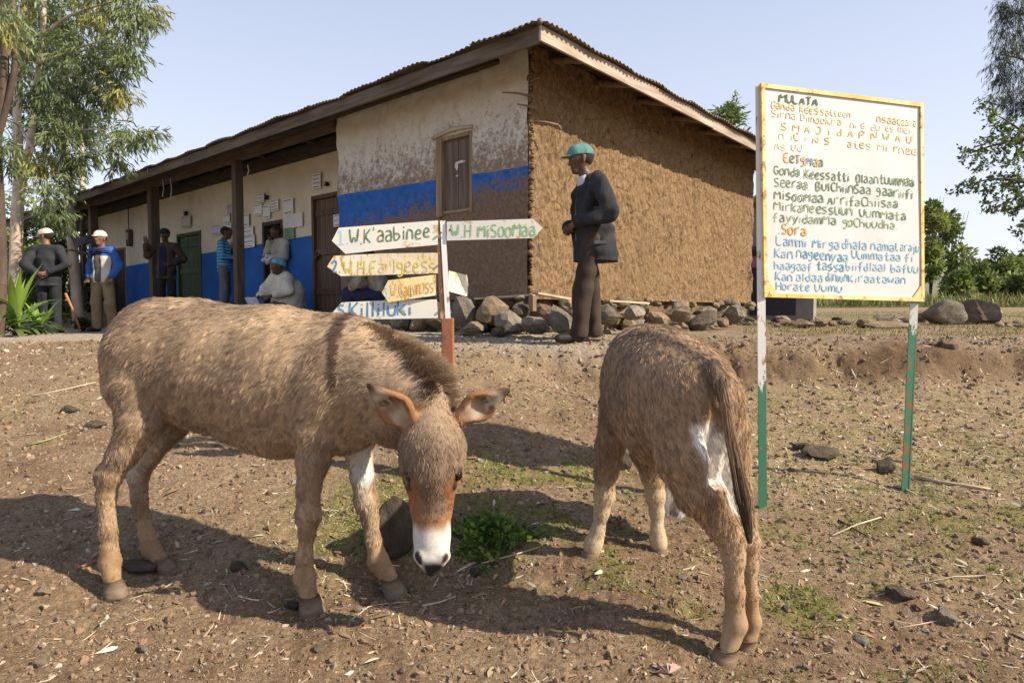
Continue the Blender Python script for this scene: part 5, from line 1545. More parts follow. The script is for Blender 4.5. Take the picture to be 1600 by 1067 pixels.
L2 = [('MULATA', 1217.6, 159.5, 1278.6, 166, 12.5, 12.5, [I_DKGREEN], 0, 2.6), ('Ganda Kees', 1206, 169.5, 1280, 178.5, 12, 11.5, [I_GOLD], 0, 1.8), ('Satteen', 1284, 179.5, 1330, 184, 10, 10, [I_FADED], .12, 1.8), ('nsaa', 1371, 191, 1401, 194.5, 12, 12, [I_GOLD], 0, 2.0), ('Gaara', 1404, 195, 1433, 197, 11, 11, [I_FADED], 0, 1.9),
 ('Sirna DimooKra', 1207, 182.5, 1316, 196.5, 11, 11, [I_FADED, I_GOLD], 0, 1.8), ('ni G', 1330, 199, 1352, 201, 9, 9, [I_FADED], 0, 1.6), ('dures mei', 1362, 203.5, 1424, 208, 11, 11, [I_FADED], .1, 1.7),
 ('S M A J i d A P N W A U', 1221, 203, 1426, 224, 11, 12, [I_GOLD, I_FADED], 0, 1.8), ('n iC i N S S ates Mi rnee', 1218, 216.5, 1434, 242, 11, 12, [I_FADED, I_GOLD], .05, 1.8), ('As UU .', 1211, 234, 1266, 237, 11, 11, [I_FADED], 0, 1.8),
 ('EeTgMaa', 1225, 253, 1287.5, 261, 13.5, 14, [I_ORANGE, I_GREEN, I_BROWN, I_ORANGE, I_DBLUE], 0, 2.5),
 ('Gonda Keessatti', 1210, 272.5, 1328, 284, 14, 14, [I_GREEN], 0, 2.2), ('OlaantuumMaa', 1339.5, 285, 1429, 291.5, 14, 14, [I_GREEN], 0, 2.1), ('Seeraa. BulChiinSaa', 1210, 292, 1361.5, 304, 14.5, 14, [I_GREEN], 0, 2.1), ('gaariifi', 1369, 305, 1427, 310.5, 14, 14, [I_GREEN], 0, 2.2),
 ('MisooMaa', 1210, 311.5, 1287.5, 317, 14.5, 14, [I_GREEN], 0, 2.2), ('ArrifaChiisaa', 1295, 318.7, 1403, 325.5, 14, 13, [I_GREEN, I_PALEGREEN], 0, 2.1), ('MirkaneessUun', 1210, 327.6, 1333, 337.4, 14, 14, [I_PALEGREEN, I_GREEN], 0, 2.1), ('UumMata', 1344.5, 339, 1416, 344, 13, 13, [I_GREEN, I_PALEGREEN], 0, 2.1),
 ('fayyidamMa', 1208, 346, 1307, 351.5, 14, 14, [I_PALEGREEN, I_GREEN], 0, 2.0), ('goChuudha.', 1318, 353, 1403, 358.5, 13, 13, [I_PALEGREEN], 0, 2.0), ('.Sora', 1216, 365.5, 1260.7, 368, 16, 16, [I_ORANGE], 0, 2.6),
 ('Lammi', 1213.5, 383, 1261.5, 386, 15, 15, [I_BLUE], 0, 2.1), ('Mirga', 1271, 386, 1312, 389, 13, 14, [I_BLUE], 0, 2.1), ('dhala', 1317, 388, 1355, 390.5, 15, 14, [I_BLUE], 0, 2.0), ('nama', 1361.5, 390, 1398, 392.5, 13, 13, [I_BLUE], 0, 2.0), ('Laraju', 1401, 391.5, 1437, 394, 13, 13, [I_BLUE], 0, 1.8),
 ('Kan', 1211, 402, 1239, 403.5, 14, 14, [I_BLUE], 0, 2.1), ('nageenyaa', 1246, 402.5, 1325.7, 409, 14, 14, [I_BLUE, I_DBLUE], 0, 2.1), ('Uummataa', 1333, 403.5, 1407.7, 408.5, 12, 12, [I_BLUE], 0, 1.9), ('fi', 1414, 408, 1427, 409, 12, 12, [I_BLUE], 0, 2),
 ('haagaaf', 1211, 420, 1269.6, 423.5, 13, 13, [I_BLUE], 0, 1.9), ('tassa', 1277, 421, 1320, 424, 14, 14, [I_DBLUE, I_BLUE], 0, 2.1), ('biifdlaal bafuu', 1324, 421.5, 1435, 426.5, 13, 13, [I_BLUE], 0, 1.9),
 ('Kan', 1212.7, 438, 1239, 439, 13, 13, [I_BLUE], 0, 2.0), ('aldaa', 1245, 438.5, 1286, 440, 13, 14, [I_BLUE], 0, 2.0), ('dilnuun', 1291, 438.5, 1325, 440, 13, 13, [I_DBLUE, I_BLUE], 0, 1.5), ('Kiraatawan', 1328, 440, 1416, 443, 12, 12, [I_BLUE], 0, 2.0),
 ('Horate', 1214, 452.5, 1266, 454, 12, 12, [I_BLUE], 0, 2.1), ('Uumu.', 1274.5, 454.5, 1322, 456, 12, 12, [I_BLUE], 0, 2.1)]
for (tx, x0, y0, x1, y1, h0, h1, mt, ms, wp) in L2:
    lettering(board_surf, tx, x0, y0, x1, y1, h0, h1, wp * .88, mt, panel, OB, bn, ms)

# ------------------------------------------------------------------ direction signpost
sp_g = P(696, 700, 3.30); zs = gz(sp_g.x, sp_g.y)
SPO = Vector((sp_g.x, sp_g.y, zs))
spt = empty('direction_signpost', tuple(SPO), 0, 'signpost with white arrow boards in painted lettering on a rusty post behind the left donkey', 'signpost')
M_UP = painted('upright_white', (0.80, 0.79, 0.76), (0.34, 0.20, 0.09), 0.38, (1, 1, 0.5), 18, 0.5)
mb = MB(); mb.beam(P(700, 500, 3.285) - SPO, P(691.5, 345, 3.285) - SPO, 0.026, 0.005, Vector((0, 1, 0))); mb.build('upper_post', M_UP, spt)
M_SHADE = painted('upright_rusty_shaded', (0.14, 0.085, 0.05), (0.45, 0.32, 0.14), 0.40, (1, 1, 0.6), 30, 0.7)  # shaded side of the upright: shade put into a dark rusty brown
mb = MB(); mb.beam(P(694, 500, 3.30) - SPO, P(685.8, 345, 3.30) - SPO, 0.034, 0.030, Vector((0, 1, 0))); mb.build('upper_post_web', M_SHADE, spt)
M_RBROWN = painted('box_post_brown', (0.30, 0.115, 0.060), (0.20, 0.08, 0.045), 0.45, (1, 1, 0.6), 40, 0.6)
b0_ = P(702, 740, 3.30) - SPO; b0_.z = -0.15
mb = MB(); mb.beam(b0_, P(699.5, 497, 3.30) - SPO, 0.060, 0.060, Vector((0, 1, 0))); mb.build('lower_post', M_RBROWN, spt, bevel=0.004)
M_ARROW = painted('arrow_white', (0.66, 0.66, 0.63), (0.46, 0.31, 0.10), 0.36, (1, 1, 1), 12, 0.5, (0.72, 0.69, 0.60))
M_ARROW2 = painted('arrow_stained', (0.76, 0.70, 0.56), (0.50, 0.34, 0.10), 0.42, (3, 3, 1), 14, 0.55, (0.66, 0.55, 0.36))
M_ARROW3 = painted('arrow_golden', (0.66, 0.50, 0.22), (0.44, 0.26, 0.07), 0.42, (3, 3, 1), 16, 0.55, (0.74, 0.66, 0.45))
def arrow(pts, dl, dr, xl, xr, mat, label):
    fn = lambda px, py: P(px, py, dl + (dr - dl) * (px - xl) / (xr - xl))
    mb = MB(); n = len(pts)
    f_ = [fn(*p) - SPO for p in pts]; b_ = [v + Vector((0, 0.004, 0)) for v in f_]
    mb.add(f_ + b_, [tuple(range(n)), tuple(range(2 * n - 1, n - 1, -1))] + [(i, n + i, n + (i + 1) % n, (i + 1) % n) for i in range(n)])
    o = mb.build('arrow_board', mat, spt); o['label'] = label
    nn_ = (f_[1] - f_[0]).cross(f_[2] - f_[0]).normalized()
    if nn_.y > 0: nn_ = -nn_
    return o, fn, nn_
def let(a, *args, **k):
    o, fn, nn_ = a
    lettering(fn, *args, o, SPO, nn_, **k)
a = arrow([(518.5,376.5),(540,396.8),(600,390),(684,382.5),(684,344.6),(529,356)], 3.24, 3.275, 518, 684, M_ARROW, 'topmost left-pointing white arrow with green lettering')
let(a, '1.', 527, 383, 546, 381, 23, 23, 2.2, [I_SKY]); let(a, "W.K'aabinee", 546, 383.5, 672, 371, 24, 20, 2.6, [I_GREEN])
a = arrow([(511,416.7),(532.5,431.5),(684,427),(684,395),(600,396),(521.6,399.7)], 3.245, 3.275, 511, 684, M_ARROW2, 'second left-pointing arrow with gold lettering')
let(a, '2.', 518, 426, 533, 425, 19, 18, 3.0, [I_DBLUE]); let(a, 'W.H.Ea lgeess', 537, 429.5, 681, 425, 22, 22, 2.6, [I_YELLOW, I_GOLD])
a = arrow([(596.5,457),(606.7,472.4),(681,461.5),(681,429),(606.7,438)], 3.235, 3.265, 596, 681, M_ARROW3, 'short left-pointing golden arrow, rusted')
let(a, '3.', 602, 465, 610, 464, 15, 15, 2.2, [I_SKY]); let(a, 'W.Gammoss', 611, 466, 678, 456, 20, 20, 2.3, [I_GOLD, I_ORANGE])
a = arrow([(518.5,489.4),(546.4,499.6),(684,497),(682.5,467.7),(600,469.5),(534,472.4)], 3.25, 3.275, 518, 684, M_ARROW, 'lowest left-pointing arrow with blue lettering')
let(a, '5.', 528, 493.5, 545, 493.5, 17, 18, 3.0, [I_DBLUE]); let(a, 'Killiluki', 547, 495, 643, 492.5, 22, 21, 3.4, [I_DBLUE])
a = arrow([(698,346.5),(698,376),(834,372),(848,356.4),(832.5,342)], 3.275, 3.25, 698, 848, M_ARROW, 'only long arrow pointing right, pale green lettering')
let(a, 'W.H MiSooMaa', 706, 371.5, 836, 369, 21, 20, 2.6, [I_MINT])
a = arrow([(701,423),(701,455),(729.5,463),(731.4,444.6),(729.5,430)], 3.30, 3.38, 701, 731, M_ARROW2, 'small blank cream arrow pointing right')
# dangling bolts holding the boards
for (px, py) in ((689, 364), (689, 411), (688, 445), (692, 482), (703, 360)):
    mb = MB(); c_ = P(px, py, 3.268) - SPO; mb.tube([c_, c_ + Vector((0, -0.008, 0))], 0.006, 6); mb.build('bolt', M_RUST, spt)
# ------------------------------------------------------------------ people
def cloth(name, c, c2=None, stretch=(1, 1, 0.4), rough=0.85):
    return M(name, c, c2 or tuple(x * 0.72 for x in c), 9, rough, 0.5, 18, 0.02, stretch, spec=0.15)
def skin_mat(name, c):
    if name in _mc: return _mc[name]
    t = NT(name, 0.5, 0.35); v = t.coord()
    t.setc(t.ramp(t.noise(v, 14, 4), [(0.35, tuple(x * .8 for x in c)), (0.65, tuple(x * 1.15 for x in c))]))
    _mc[name] = t.m
    return t.m
SKIN = skin_mat('skin_dark', (0.105, 0.055, 0.035))
SKIN2 = skin_mat('skin_brown', (0.19, 0.095, 0.060))
M_EYEW = M('eye_white', (0.5, 0.47, 0.43), rough=0.3, bump=0)
M_HAIR = M('hair_black', (0.018, 0.014, 0.012), (0.03, 0.024, 0.02), 60, 0.9, 0.6, 160, 0.004)
M_SHOE = M('shoe_black', (0.022, 0.018, 0.016), (0.035, 0.028, 0.024), 12, 0.5, 0.2)

def head_prims(S, C, f, u, sc=1.0):
    C = np.array(C, float); f = np.array(f, float); f /= np.linalg.norm(f); r = np.cross(f, u); r /= np.linalg.norm(r); u = np.cross(r, f)
    q = lambda a, b, c_: C + (r * a + f * b + u * c_) * sc
    Al = A_squash(r, 1.16)
    S.cone(q(0, -.022, .030), q(0, .030, .022), .090 * sc, .082 * sc, 0.02, Al)
    S.cone(q(0, .018, -.02), q(0, .060, -.082), .064 * sc, .036 * sc, 0.02, Al)
    S.cone(q(0, .092, .012), q(0, .108, -.024), .009 * sc, .0155 * sc, 0.010)
    S.cone(q(-.012, .100, -.028), q(.012, .100, -.028), .010 * sc, .010 * sc, 0.008)
    S.cone(q(-.020, .084, -.056), q(.020, .084, -.056), .0125 * sc, .0125 * sc, 0.010)
    S.cone(q(-.032, .076, .032), q(.032, .076, .032), .012 * sc, .012 * sc, 0.012)
    for sx in (-1, 1):
        S.cone(q(sx * .033, .094, .010), q(sx * .033, .096, .006), .011 * sc, .011 * sc, 0.012, op='sub')
        S.cone(q(sx * .079, -.004, .020), q(sx * .081, .000, -.024), .020 * sc, .013 * sc, 0.006, A_squash(r, 2.0))
    return q, r, f, u

def hand_prims(S, Wp, dr, nm, curl=0.5, side=1, sc=1.0):
    """palm, four bent fingers of unequal length and a thumb from the side of the palm"""
    Wp = np.array(Wp, float); d = np.array(dr, float); d /= np.linalg.norm(d)
    n = np.array(nm, float); n -= d * (n @ d); n /= np.linalg.norm(n); s = np.cross(d, n) * side
    A = A_squash(n, 1.7)
    S.cone(Wp + d * .015 * sc, Wp + d * .070 * sc, .030 * sc, .040 * sc, 0.012, A)
    for i, L in enumerate((.068, .078, .073, .056)):
        b = Wp + d * .085 * sc + s * (0.030 - 0.020 * i) * sc
        c1 = curl * 0.9; c2 = curl * 2.0
        d1 = d * math.cos(c1) + n * math.sin(c1); d2 = d * math.cos(c2) + n * math.sin(c2)
        m_ = b + d1 * L * .5 * sc
        S.cone(b - d * .02, m_, .0095 * sc, .0088 * sc, 0.004); S.cone(m_, m_ + d2 * L * .5 * sc, .0088 * sc, .0072 * sc, 0.004)
    tb = Wp + d * .030 * sc + s * .030 * sc; td = d * 0.7 + s * 0.6 + n * 0.35 * curl; td /= np.linalg.norm(td)
    S.cone(tb, tb + td * .035 * sc, .0125 * sc, .0105 * sc, 0.008); S.cone(tb + td * .035 * sc, tb + (td + d * .5) * .055 * sc, .0105 * sc, .008 * sc, 0.005)

def sdf_obj(S, name, mat, parent, sm=1):
    V, Q = S.net(); V = smooth_mesh(V, Q, sm, 0.4)
    return obj(name, np_mesh(name, V, Q, True, mat), parent)
def folds(S, amp, a, c, seed, z0=-9, z1=9):
    X, Y, Z = np.meshgrid(*S.ax, indexing='ij', sparse=True)
    n = vnoise(X * a + Z * 1.2 + 3, Y * a + Z * c, seed) - 0.5
    n2 = vnoise(X * a * 0.5 + Y * a * .4, Z * c * 2.2, seed + 4) - 0.5
    w = sstep(Z, z0, z0 + 0.05) * (1 - sstep(Z, z1 - 0.05, z1))
    S.f = S.f + (amp * 2 * (n + n2 * 0.8) * w).astype(np.float32)

def person(loc, yaw, s, J, skin, label, trousers, top, hat=None, shoe=M_SHOE, h=0.010, hair=True, headf=(0, 1, 0), headu=(0, 0, 1), topopt=None, curl=(0.5, 0.5), hd=None, lo=(-.55, -.45, -.05), hi=(.55, .5, 1.95), legs=True, extra=None):
    root = empty('person', loc, yaw, label, 'person')
    root.scale = (1, 1, 1)
    D = dict(pel=(0, 0, .93), hipL=(-.085, 0, .90), hipR=(.085, 0, .90), kneeL=(-.10, .02, .49), kneeR=(.10, .02, .49), ankL=(-.11, -.03, .08), ankR=(.11, -.03, .08), toeL=(-.13, .13, .03), toeR=(.13, .13, .03),
             waist=(0, 0, 1.08), chest=(0, 0, 1.27), neck=(0, -.01, 1.43), head=(0, .03, 1.60), shL=(-.175, -.01, 1.39), shR=(.175, -.01, 1.39), elL=(-.24, -.03, 1.12), elR=(.24, -.03, 1.12), wrL=(-.24, .06, .88), wrR=(.24, .06, .88))
    D.update(J); J = {k: np.array(v, float) * s for k, v in D.items()}
    lo = np.array(lo) * s; hi = np.array(hi) * s
    S = SDF(lo, hi, h)
    A = A_squash((0, 1, 0), 1.35)
    S.chain([J['pel'], J['waist'], J['chest'], J['neck']], [.125 * s, .120 * s, .140 * s, .07 * s], 0.05, A)
    S.cone(J['shL'], J['shR'], .058 * s, .058 * s, 0.04)
    S.chain([J['neck'] - [0, 0, .03], J['head'] - np.array([0, .015, .06]) * s], [.055 * s, .050 * s], 0.02)
    q, r_, f_, u_ = head_prims(S, J['head'], headf, headu, s)
    for k in 'LR':
        S.chain([J['sh' + k], J['el' + k], J['wr' + k]], [.050 * s, .038 * s, .026 * s], 0.02)
        if legs:
            S.chain([J['hip' + k], J['knee' + k], J['ank' + k]], [.080 * s, .055 * s, .038 * s], 0.03)
            S.cone(J['ank' + k] - [0, .0, .02], J['toe' + k], .040 * s, .028 * s, 0.02)
        fd = J['wr' + k] - J['el' + k]
        nm = (hd or {}).get(k + 'n', (0.0, 1.0, 0.2)); dd = (hd or {}).get(k + 'd', fd)
        hand_prims(S, J['wr' + k], dd, nm, curl[0 if k == 'L' else 1], 1 if k == 'R' else -1, s)
    body = sdf_obj(S, 'body', skin, root)
    # eyes
    for sx in (-1, 1):
        D_, F_ = _ico[1]
        obj('eye', np_mesh('eye', D_ * .0105 * s, F_, True, M_EYEW), body, q(sx * .033, .084, .010))
        obj('pupil', np_mesh('pupil', D_ * .0058 * s, F_, True, M_EYE), body, q(sx * .033, .0905, .010))
    if hair:
        S = SDF(J['head'] - .16 * s, J['head'] + .16 * s, 0.006)
        S.cone(q(0, -.028, .036), q(0, .018, .038), .093 * s, .082 * s, 0.02, A_squash(r_, 1.14))
        c = q(0, .0, .012); S.plane(-f_ * 0.75 + u_ * 0.66, float((-f_ * 0.75 + u_ * 0.66) @ c) - 0.012)
        sdf_obj(S, 'hair', M_HAIR, body)
    if trousers is not None and legs:
        S = SDF(lo, np.array([hi[0], hi[1], 1.2 * s]), h)
        w = (topopt or {}).get('leg', 1.0)
        S.cone(J['pel'] + [0, 0, .05], J['pel'] - [0, 0, .04], .128 * s, .135 * s, 0.04, A_squash((0, 1, 0), 1.25))
        for k in 'LR':
            S.chain([J['hip' + k], J['knee' + k], J['ank' + k] + np.array([0, 0, -.03])], [.098 * s, .078 * s * w, .070 * s * w], 0.03)
        folds(S, 0.010, 16, 5, 7)
        S.plane((0, 0, 1), 0.045 * s)
        sdf_obj(S, 'trousers', trousers, root)
    if legs:
        for k in 'LR':
            S = SDF(J['ank' + k] - [.1, .14, .09], J['toe' + k] + [.1, .12, .12], 0.008)
            S.cone(J['ank' + k] + [0, -.02, -.035], J['toe' + k] + [0, 0, .008], .046 * s, .040 * s, 0.02); S.plane((0, 0, 1), -0.005)
            sdf_obj(S, 'shoe', shoe, root)
    tops = top if isinstance(top, list) else [top]
    for T in tops:
        S = SDF(lo, hi, h)
        g = T.get('grow', 0.0); hem = T.get('hem', .80) * s; fl = T.get('flare', 0.0)
        A = A_squash((0, 1, 0), T.get('flat', 1.22))
        back = np.array(T.get('back', (0, 0, 0)))
        S.chain([J['pel'] * [1, 1, 1] + [0, 0, hem - J['pel'][2] - .03] + back, J['pel'] + back * .6 + [0, 0, .03], J['waist'] + back * .2, J['chest'], J['neck'] - [0, 0, .05 * s]], [(.150 + g + fl) * s, (.145 + g + fl * .5) * s, (.135 + g) * s, (.150 + g) * s, (.085 + g) * s], 0.05, A)
        S.cone(J['shL'], J['shR'], (.066 + g) * s, (.066 + g) * s, 0.05)
        if T.get('sleeves', True):
            for k in 'LR':
                wv = J['wr' + k] + (J['el' + k] - J['wr' + k]) * 0.08
                S.chain([J['sh' + k], J['el' + k], wv], [(.062 + g) * s, (.054 + g) * s, (.042 + g) * s], 0.02)
        folds(S, T.get('fold', 0.012), 13, 6, T.get('seed', 3))
        S.plane((0, 0, 1), hem)
        if T.get('open'):
            o_ = T['open'] * s; fy = 0.17 * s
            S.cone(J['neck'] + [0, fy * .75, .04 * s], J['waist'] + [T.get('openx', 0), fy, 0], .045 * s, o_, 0.01, op='sub'); S.cone(J['waist'] + [T.get('openx', 0), fy, 0], J['pel'] + [T.get('openx', 0), fy, -.2 * s], o_, o_ * 0.9, 0.01, op='sub')
        S.cone(J['neck'] + [0, .012, .02 * s], J['head'], .056 * s, .06 * s, 0.008, op='sub')
        o = sdf_obj(S, T.get('name', 'shirt'), T['mat'], root)
    if hat:
        kind, hm = hat
        hp = obj
        if kind == 'cap':
            S = SDF(J['head'] - .22 * s, J['head'] + .24 * s, 0.0055)
            S.cone(q(0, -.020, .050), q(0, .028, .050), .099 * s, .094 * s, 0.02, A_squash(r_, 1.10))
            S.plane(u_, float(u_ @ q(0, 0, .040)))
            S.cone(q(0, .075, .046), q(0, .135, .036), .062 * s, .050 * s, 0.006, A_squash(u_, 6.0))
            sdf_obj(S, 'cap', hm, root)
        elif kind == 'wrap':
            S = SDF(J['head'] - .2 * s, J['head'] + .22 * s, 0.006)
            S.cone(q(0, -.035, .050), q(0, .020, .060), .098 * s, .088 * s, 0.02)
            S.cone(q(0, -.05, -.01), q(0, -.05, .03), .070 * s, .085 * s, 0.02)
            S.plane(-f_ * 0.35 + u_ * 0.93, float((-f_ * 0.35 + u_ * 0.93) @ q(0, .02, .040)))
            folds(S, 0.006, 30, 20, 9)
            sdf_obj(S, 'headscarf', hm, root)
    if extra: extra(root, J, s, q)
    return root
def stand(px, d, ground=None):
    p = P(px, 500, d); z = gz(p.x, p.y) if ground is None else ground
    return (p.x, p.y, z + 0.005)

C_GREY = cloth('jacket_charcoal', (0.036, 0.036, 0.041)); C_GREY2 = cloth('jacket_slate', (0.034, 0.037, 0.043)); C_BRN = cloth('trousers_brown', (0.034, 0.024, 0.019), (0.058, 0.041, 0.032)); C_OLIVE = cloth('pullover_olive', (0.165, 0.135, 0.095))
C_WHITE = cloth('shirt_white', (0.55, 0.56, 0.60)); C_KHAKI = cloth('trousers_khaki', (0.245, 0.185, 0.110)); C_DKGREY = cloth('trousers_slate', (0.026, 0.029, 0.034)); C_NAVY = cloth('navy_cloth', (0.022, 0.026, 0.060)); C_TEE = cloth('tee_grey', (0.135, 0.115, 0.115))
C_BRJ = cloth('jacket_brown', (0.075, 0.050, 0.042)); C_NIGHT = cloth('trousers_dark', (0.030, 0.026, 0.028)); C_GTR = cloth('trousers_grey', (0.165, 0.165, 0.175)); C_SHAWL = cloth('shawl_cream', (0.62, 0.58, 0.49), (0.48, 0.44, 0.36)); C_CRSH = cloth('shirt_cream', (0.46, 0.43, 0.37))
C_TEAL = cloth('cap_teal', (0.10, 0.235, 0.22), rough=0.7); C_CAPW = cloth('cap_cream', (0.66, 0.60, 0.50)); C_CAPD = cloth('cap_navy', (0.030, 0.034, 0.060))

# 1. the man by the mud wall
def coll(root, J, s, q):
    S = SDF(J['neck'] - .14, J['neck'] + .14, 0.006)
    S.cone(J['neck'] + [0, .02, -.035], J['neck'] + [0, .035, .035], .074, .058, 0.01); S.cone(J['neck'] + [0, .02, -.0], J['head'], .052, .052, 0.004, op='sub'); S.plane((0, -.4, -1), float(-(J['neck'][2] + .045) - .4 * J['neck'][1]))
    sdf_obj(S, 'collar', C_WHITE, root)
    for sx in (-1, 1):
        mb = MB(); mb.box((sx * .005 - .004, -.06, -.02), (sx * .005 + .004, .06, .012)); o = mb.build('pocket_flap', cloth('jacket_trim', (0.075, 0.077, 0.085)), root, bevel=0.003); o.location = (sx * .208, -.04, .90)
man = person(stand(919, 5.95), rad(101), 1.03, dict(head=(0, .075, 1.605), neck=(0, .02, 1.445), chest=(0, -.005, 1.26), waist=(0, .01, 1.08), pel=(0, .0, .93), elL=(-.27, -.11, 1.13), elR=(.26, -.09, 1.12), wrL=(-.13, .15, 1.045), wrR=(.12, .17, 1.02), shL=(-.18, -.03, 1.385), shR=(.18, -.03, 1.385),
             ankL=(-.10, .115, .08), ankR=(.09, -.085, .08), toeL=(-.11, .30, .03), toeR=(.11, .10, .03), kneeL=(-.10, .075, .49), kneeR=(.09, -.045, .49)), SKIN,
             'man in teal cap, dark jacket and brown trousers standing before the mud wall', C_BRN,
             [dict(name='pullover', mat=C_OLIVE, grow=-.012, hem=.90, sleeves=False, fold=.008), dict(name='jacket', mat=C_GREY, grow=.014, hem=.715, flare=.038, open=.075, back=(0, -.075, 0), fold=.020, flat=1.0, seed=11)],
             ('cap', C_TEAL), h=0.0075, headf=(0, 1, -.10), curl=(1.0, 1.0), hd={'Ln': (0.3, -1, -.4), 'Rn': (-.3, -1, -.4), 'Ld': (.8, .35, -.3), 'Rd': (-.8, .35, -.25)}, topopt=dict(leg=1.10), extra=coll)

# 2. man with his back to us, hands behind
def cane(root, J, s, q):
    pass
person(stand(78, 10.8), rad(12), 1.0, dict(elL=(-.29, -.13, 1.13), elR=(.33, -.12, 1.14), wrL=(-.08, -.19, .99), wrR=(.10, -.18, 1.0), head=(-.02, .02, 1.60)), SKIN2, 'man in charcoal jacket and cream cap seen from behind, hands clasped behind his back', C_DKGREY,
       dict(name='jacket', mat=C_GREY2, grow=.015, hem=.78, flare=.025, fold=.014, seed=5), ('cap', C_CAPW), headf=(-1, .25, -.2), curl=(.9, .9), hd={'Ln': (0, 1, 0), 'Rn': (0, 1, 0), 'Ld': (1, 0, -.2), 'Rd': (-1, 0, -.2)})
# 3. man facing us in blue and white jacket
def scarf(root, J, s, q):
    S = SDF(J['neck'] - [.28, .25, .16], J['neck'] + [.28, .25, .14], 0.009)
    S.chain([J['neck'] + [-.17, .03, -.06], J['neck'] + [-.06, .09, -.05], J['neck'] + [.06, .09, -.05], J['neck'] + [.17, .02, -.06], J['neck'] + [.06, -.08, 0], J['neck'] + [-.06, -.08, 0], J['neck'] + [-.17, .03, -.06]], [.055, .06, .06, .055, .06, .06, .055], 0.02)
    S.cone(J['neck'] + [.08, .10, -.08], J['neck'] + [.14, .10, -.13], .05, .04, 0.02); folds(S, .01, 25, 14, 3)
    sdf_obj(S, 'scarf', C_NAVY, root)
t = NT('jacket_blue_white', 0.8, 0.2); s_ = t.sep(t.tc.outputs['Object'])
w_ = t.math('MULTIPLY', t.math('LESS_THAN', t.math('ABSOLUTE', t.math('ADD', s_[0], t.math('MULTIPLY_ADD', t.noise(t.coord(), 6, 3), .04, -.02))), .178), t.math('MULTIPLY', t.math('GREATER_THAN', s_[1], 0.0), t.math('LESS_THAN', s_[2], 1.30)))
t.setc(t.mix(w_, (0.035, 0.105, 0.36), (0.50, 0.48, 0.43))); M_JBW = t.m
person(stand(163, 11.2), rad(172), 1.0, dict(elL=(-.27, -.05, 1.13), elR=(.27, -.05, 1.13), wrL=(-.22, .06, .93), wrR=(.22, .06, .93), kneeL=(-.13, .02, .49), kneeR=(.13, .02, .49), ankL=(-.16, -.02, .08), ankR=(.15, -.02, .08), toeL=(-.2, .12, .03), toeR=(.2, .12, .03)), SKIN2, 'man facing forward in blue and white jacket, khaki trousers and cream cap', C_KHAKI,
       [dict(name='shirt', mat=C_TEE, grow=0.0, hem=.86, sleeves=False), dict(name='jacket', mat=M_JBW, grow=.014, hem=.84, open=.085, fold=.012)], ('cap', C_CAPW), topopt=dict(leg=1.15), extra=scarf, curl=(.7, .7))
# 4. man in brown jacket by the porch post, hand raised to it
person(stand(262, 13.2, 0.93), rad(185), 1.03, dict(elR=(.30, .10, 1.20), wrR=(.285, .20, 1.42), elL=(-.33, -.02, 1.14), wrL=(-.13, .14, 1.05)), SKIN, 'man in brown jacket and dark cap leaning by the porch post with one hand raised', C_NIGHT,
       [dict(name='shirt', mat=C_NAVY, grow=0.0, hem=.82, sleeves=False), dict(name='jacket', mat=C_BRJ, grow=.018, hem=.74, flare=.02, open=.09, fold=.016)], ('cap', C_CAPD), curl=(.8, .15), hd={'Rd': (0, .1, 1), 'Rn': (0, 1, 0)})
# 5. man in blue striped shirt reading the notices
t = NT('shirt_blue_stripes', 0.8, 0.2); s_ = t.sep(t.tc.outputs['Object'])
st_ = t.math('SINE', t.math('MULTIPLY', s_[2], 105.0))
t.setc(t.mix(t.ramp(st_, [(0.55, 0.0), (0.75, 1.0)]), (0.035, 0.20, 0.42), (0.25, 0.48, 0.62)))
def sheet_in_hand(root, J, s, q):
    mb = MB(); mb.box((-.10, -.002, -.13), (.10, .002, .13)); o = mb.build('paper_sheet', M_PAPER, None)
    o.matrix_world = root.matrix_basis @ Matrix.Translation((0.02, .40, 1.10)) @ Matrix.Rotation(rad(35), 4, 'X')
    tag(o, 'white sheet held in the hands of the man in the blue striped shirt', 'paper')
person(stand(352, 12.9, 1.0), rad(-78), 1.0, dict(elL=(-.22, .02, 1.12), elR=(.22, .02, 1.12), wrL=(-.12, .26, 1.10), wrR=(.12, .26, 1.10), head=(0, .06, 1.60)), SKIN, 'man in blue striped shirt and grey trousers turned to the notices by the post', C_GTR,
       dict(name='shirt', mat=t.m, grow=.004, hem=.82), None, headf=(.1, 1, -.12), curl=(.9, .9), extra=sheet_in_hand)
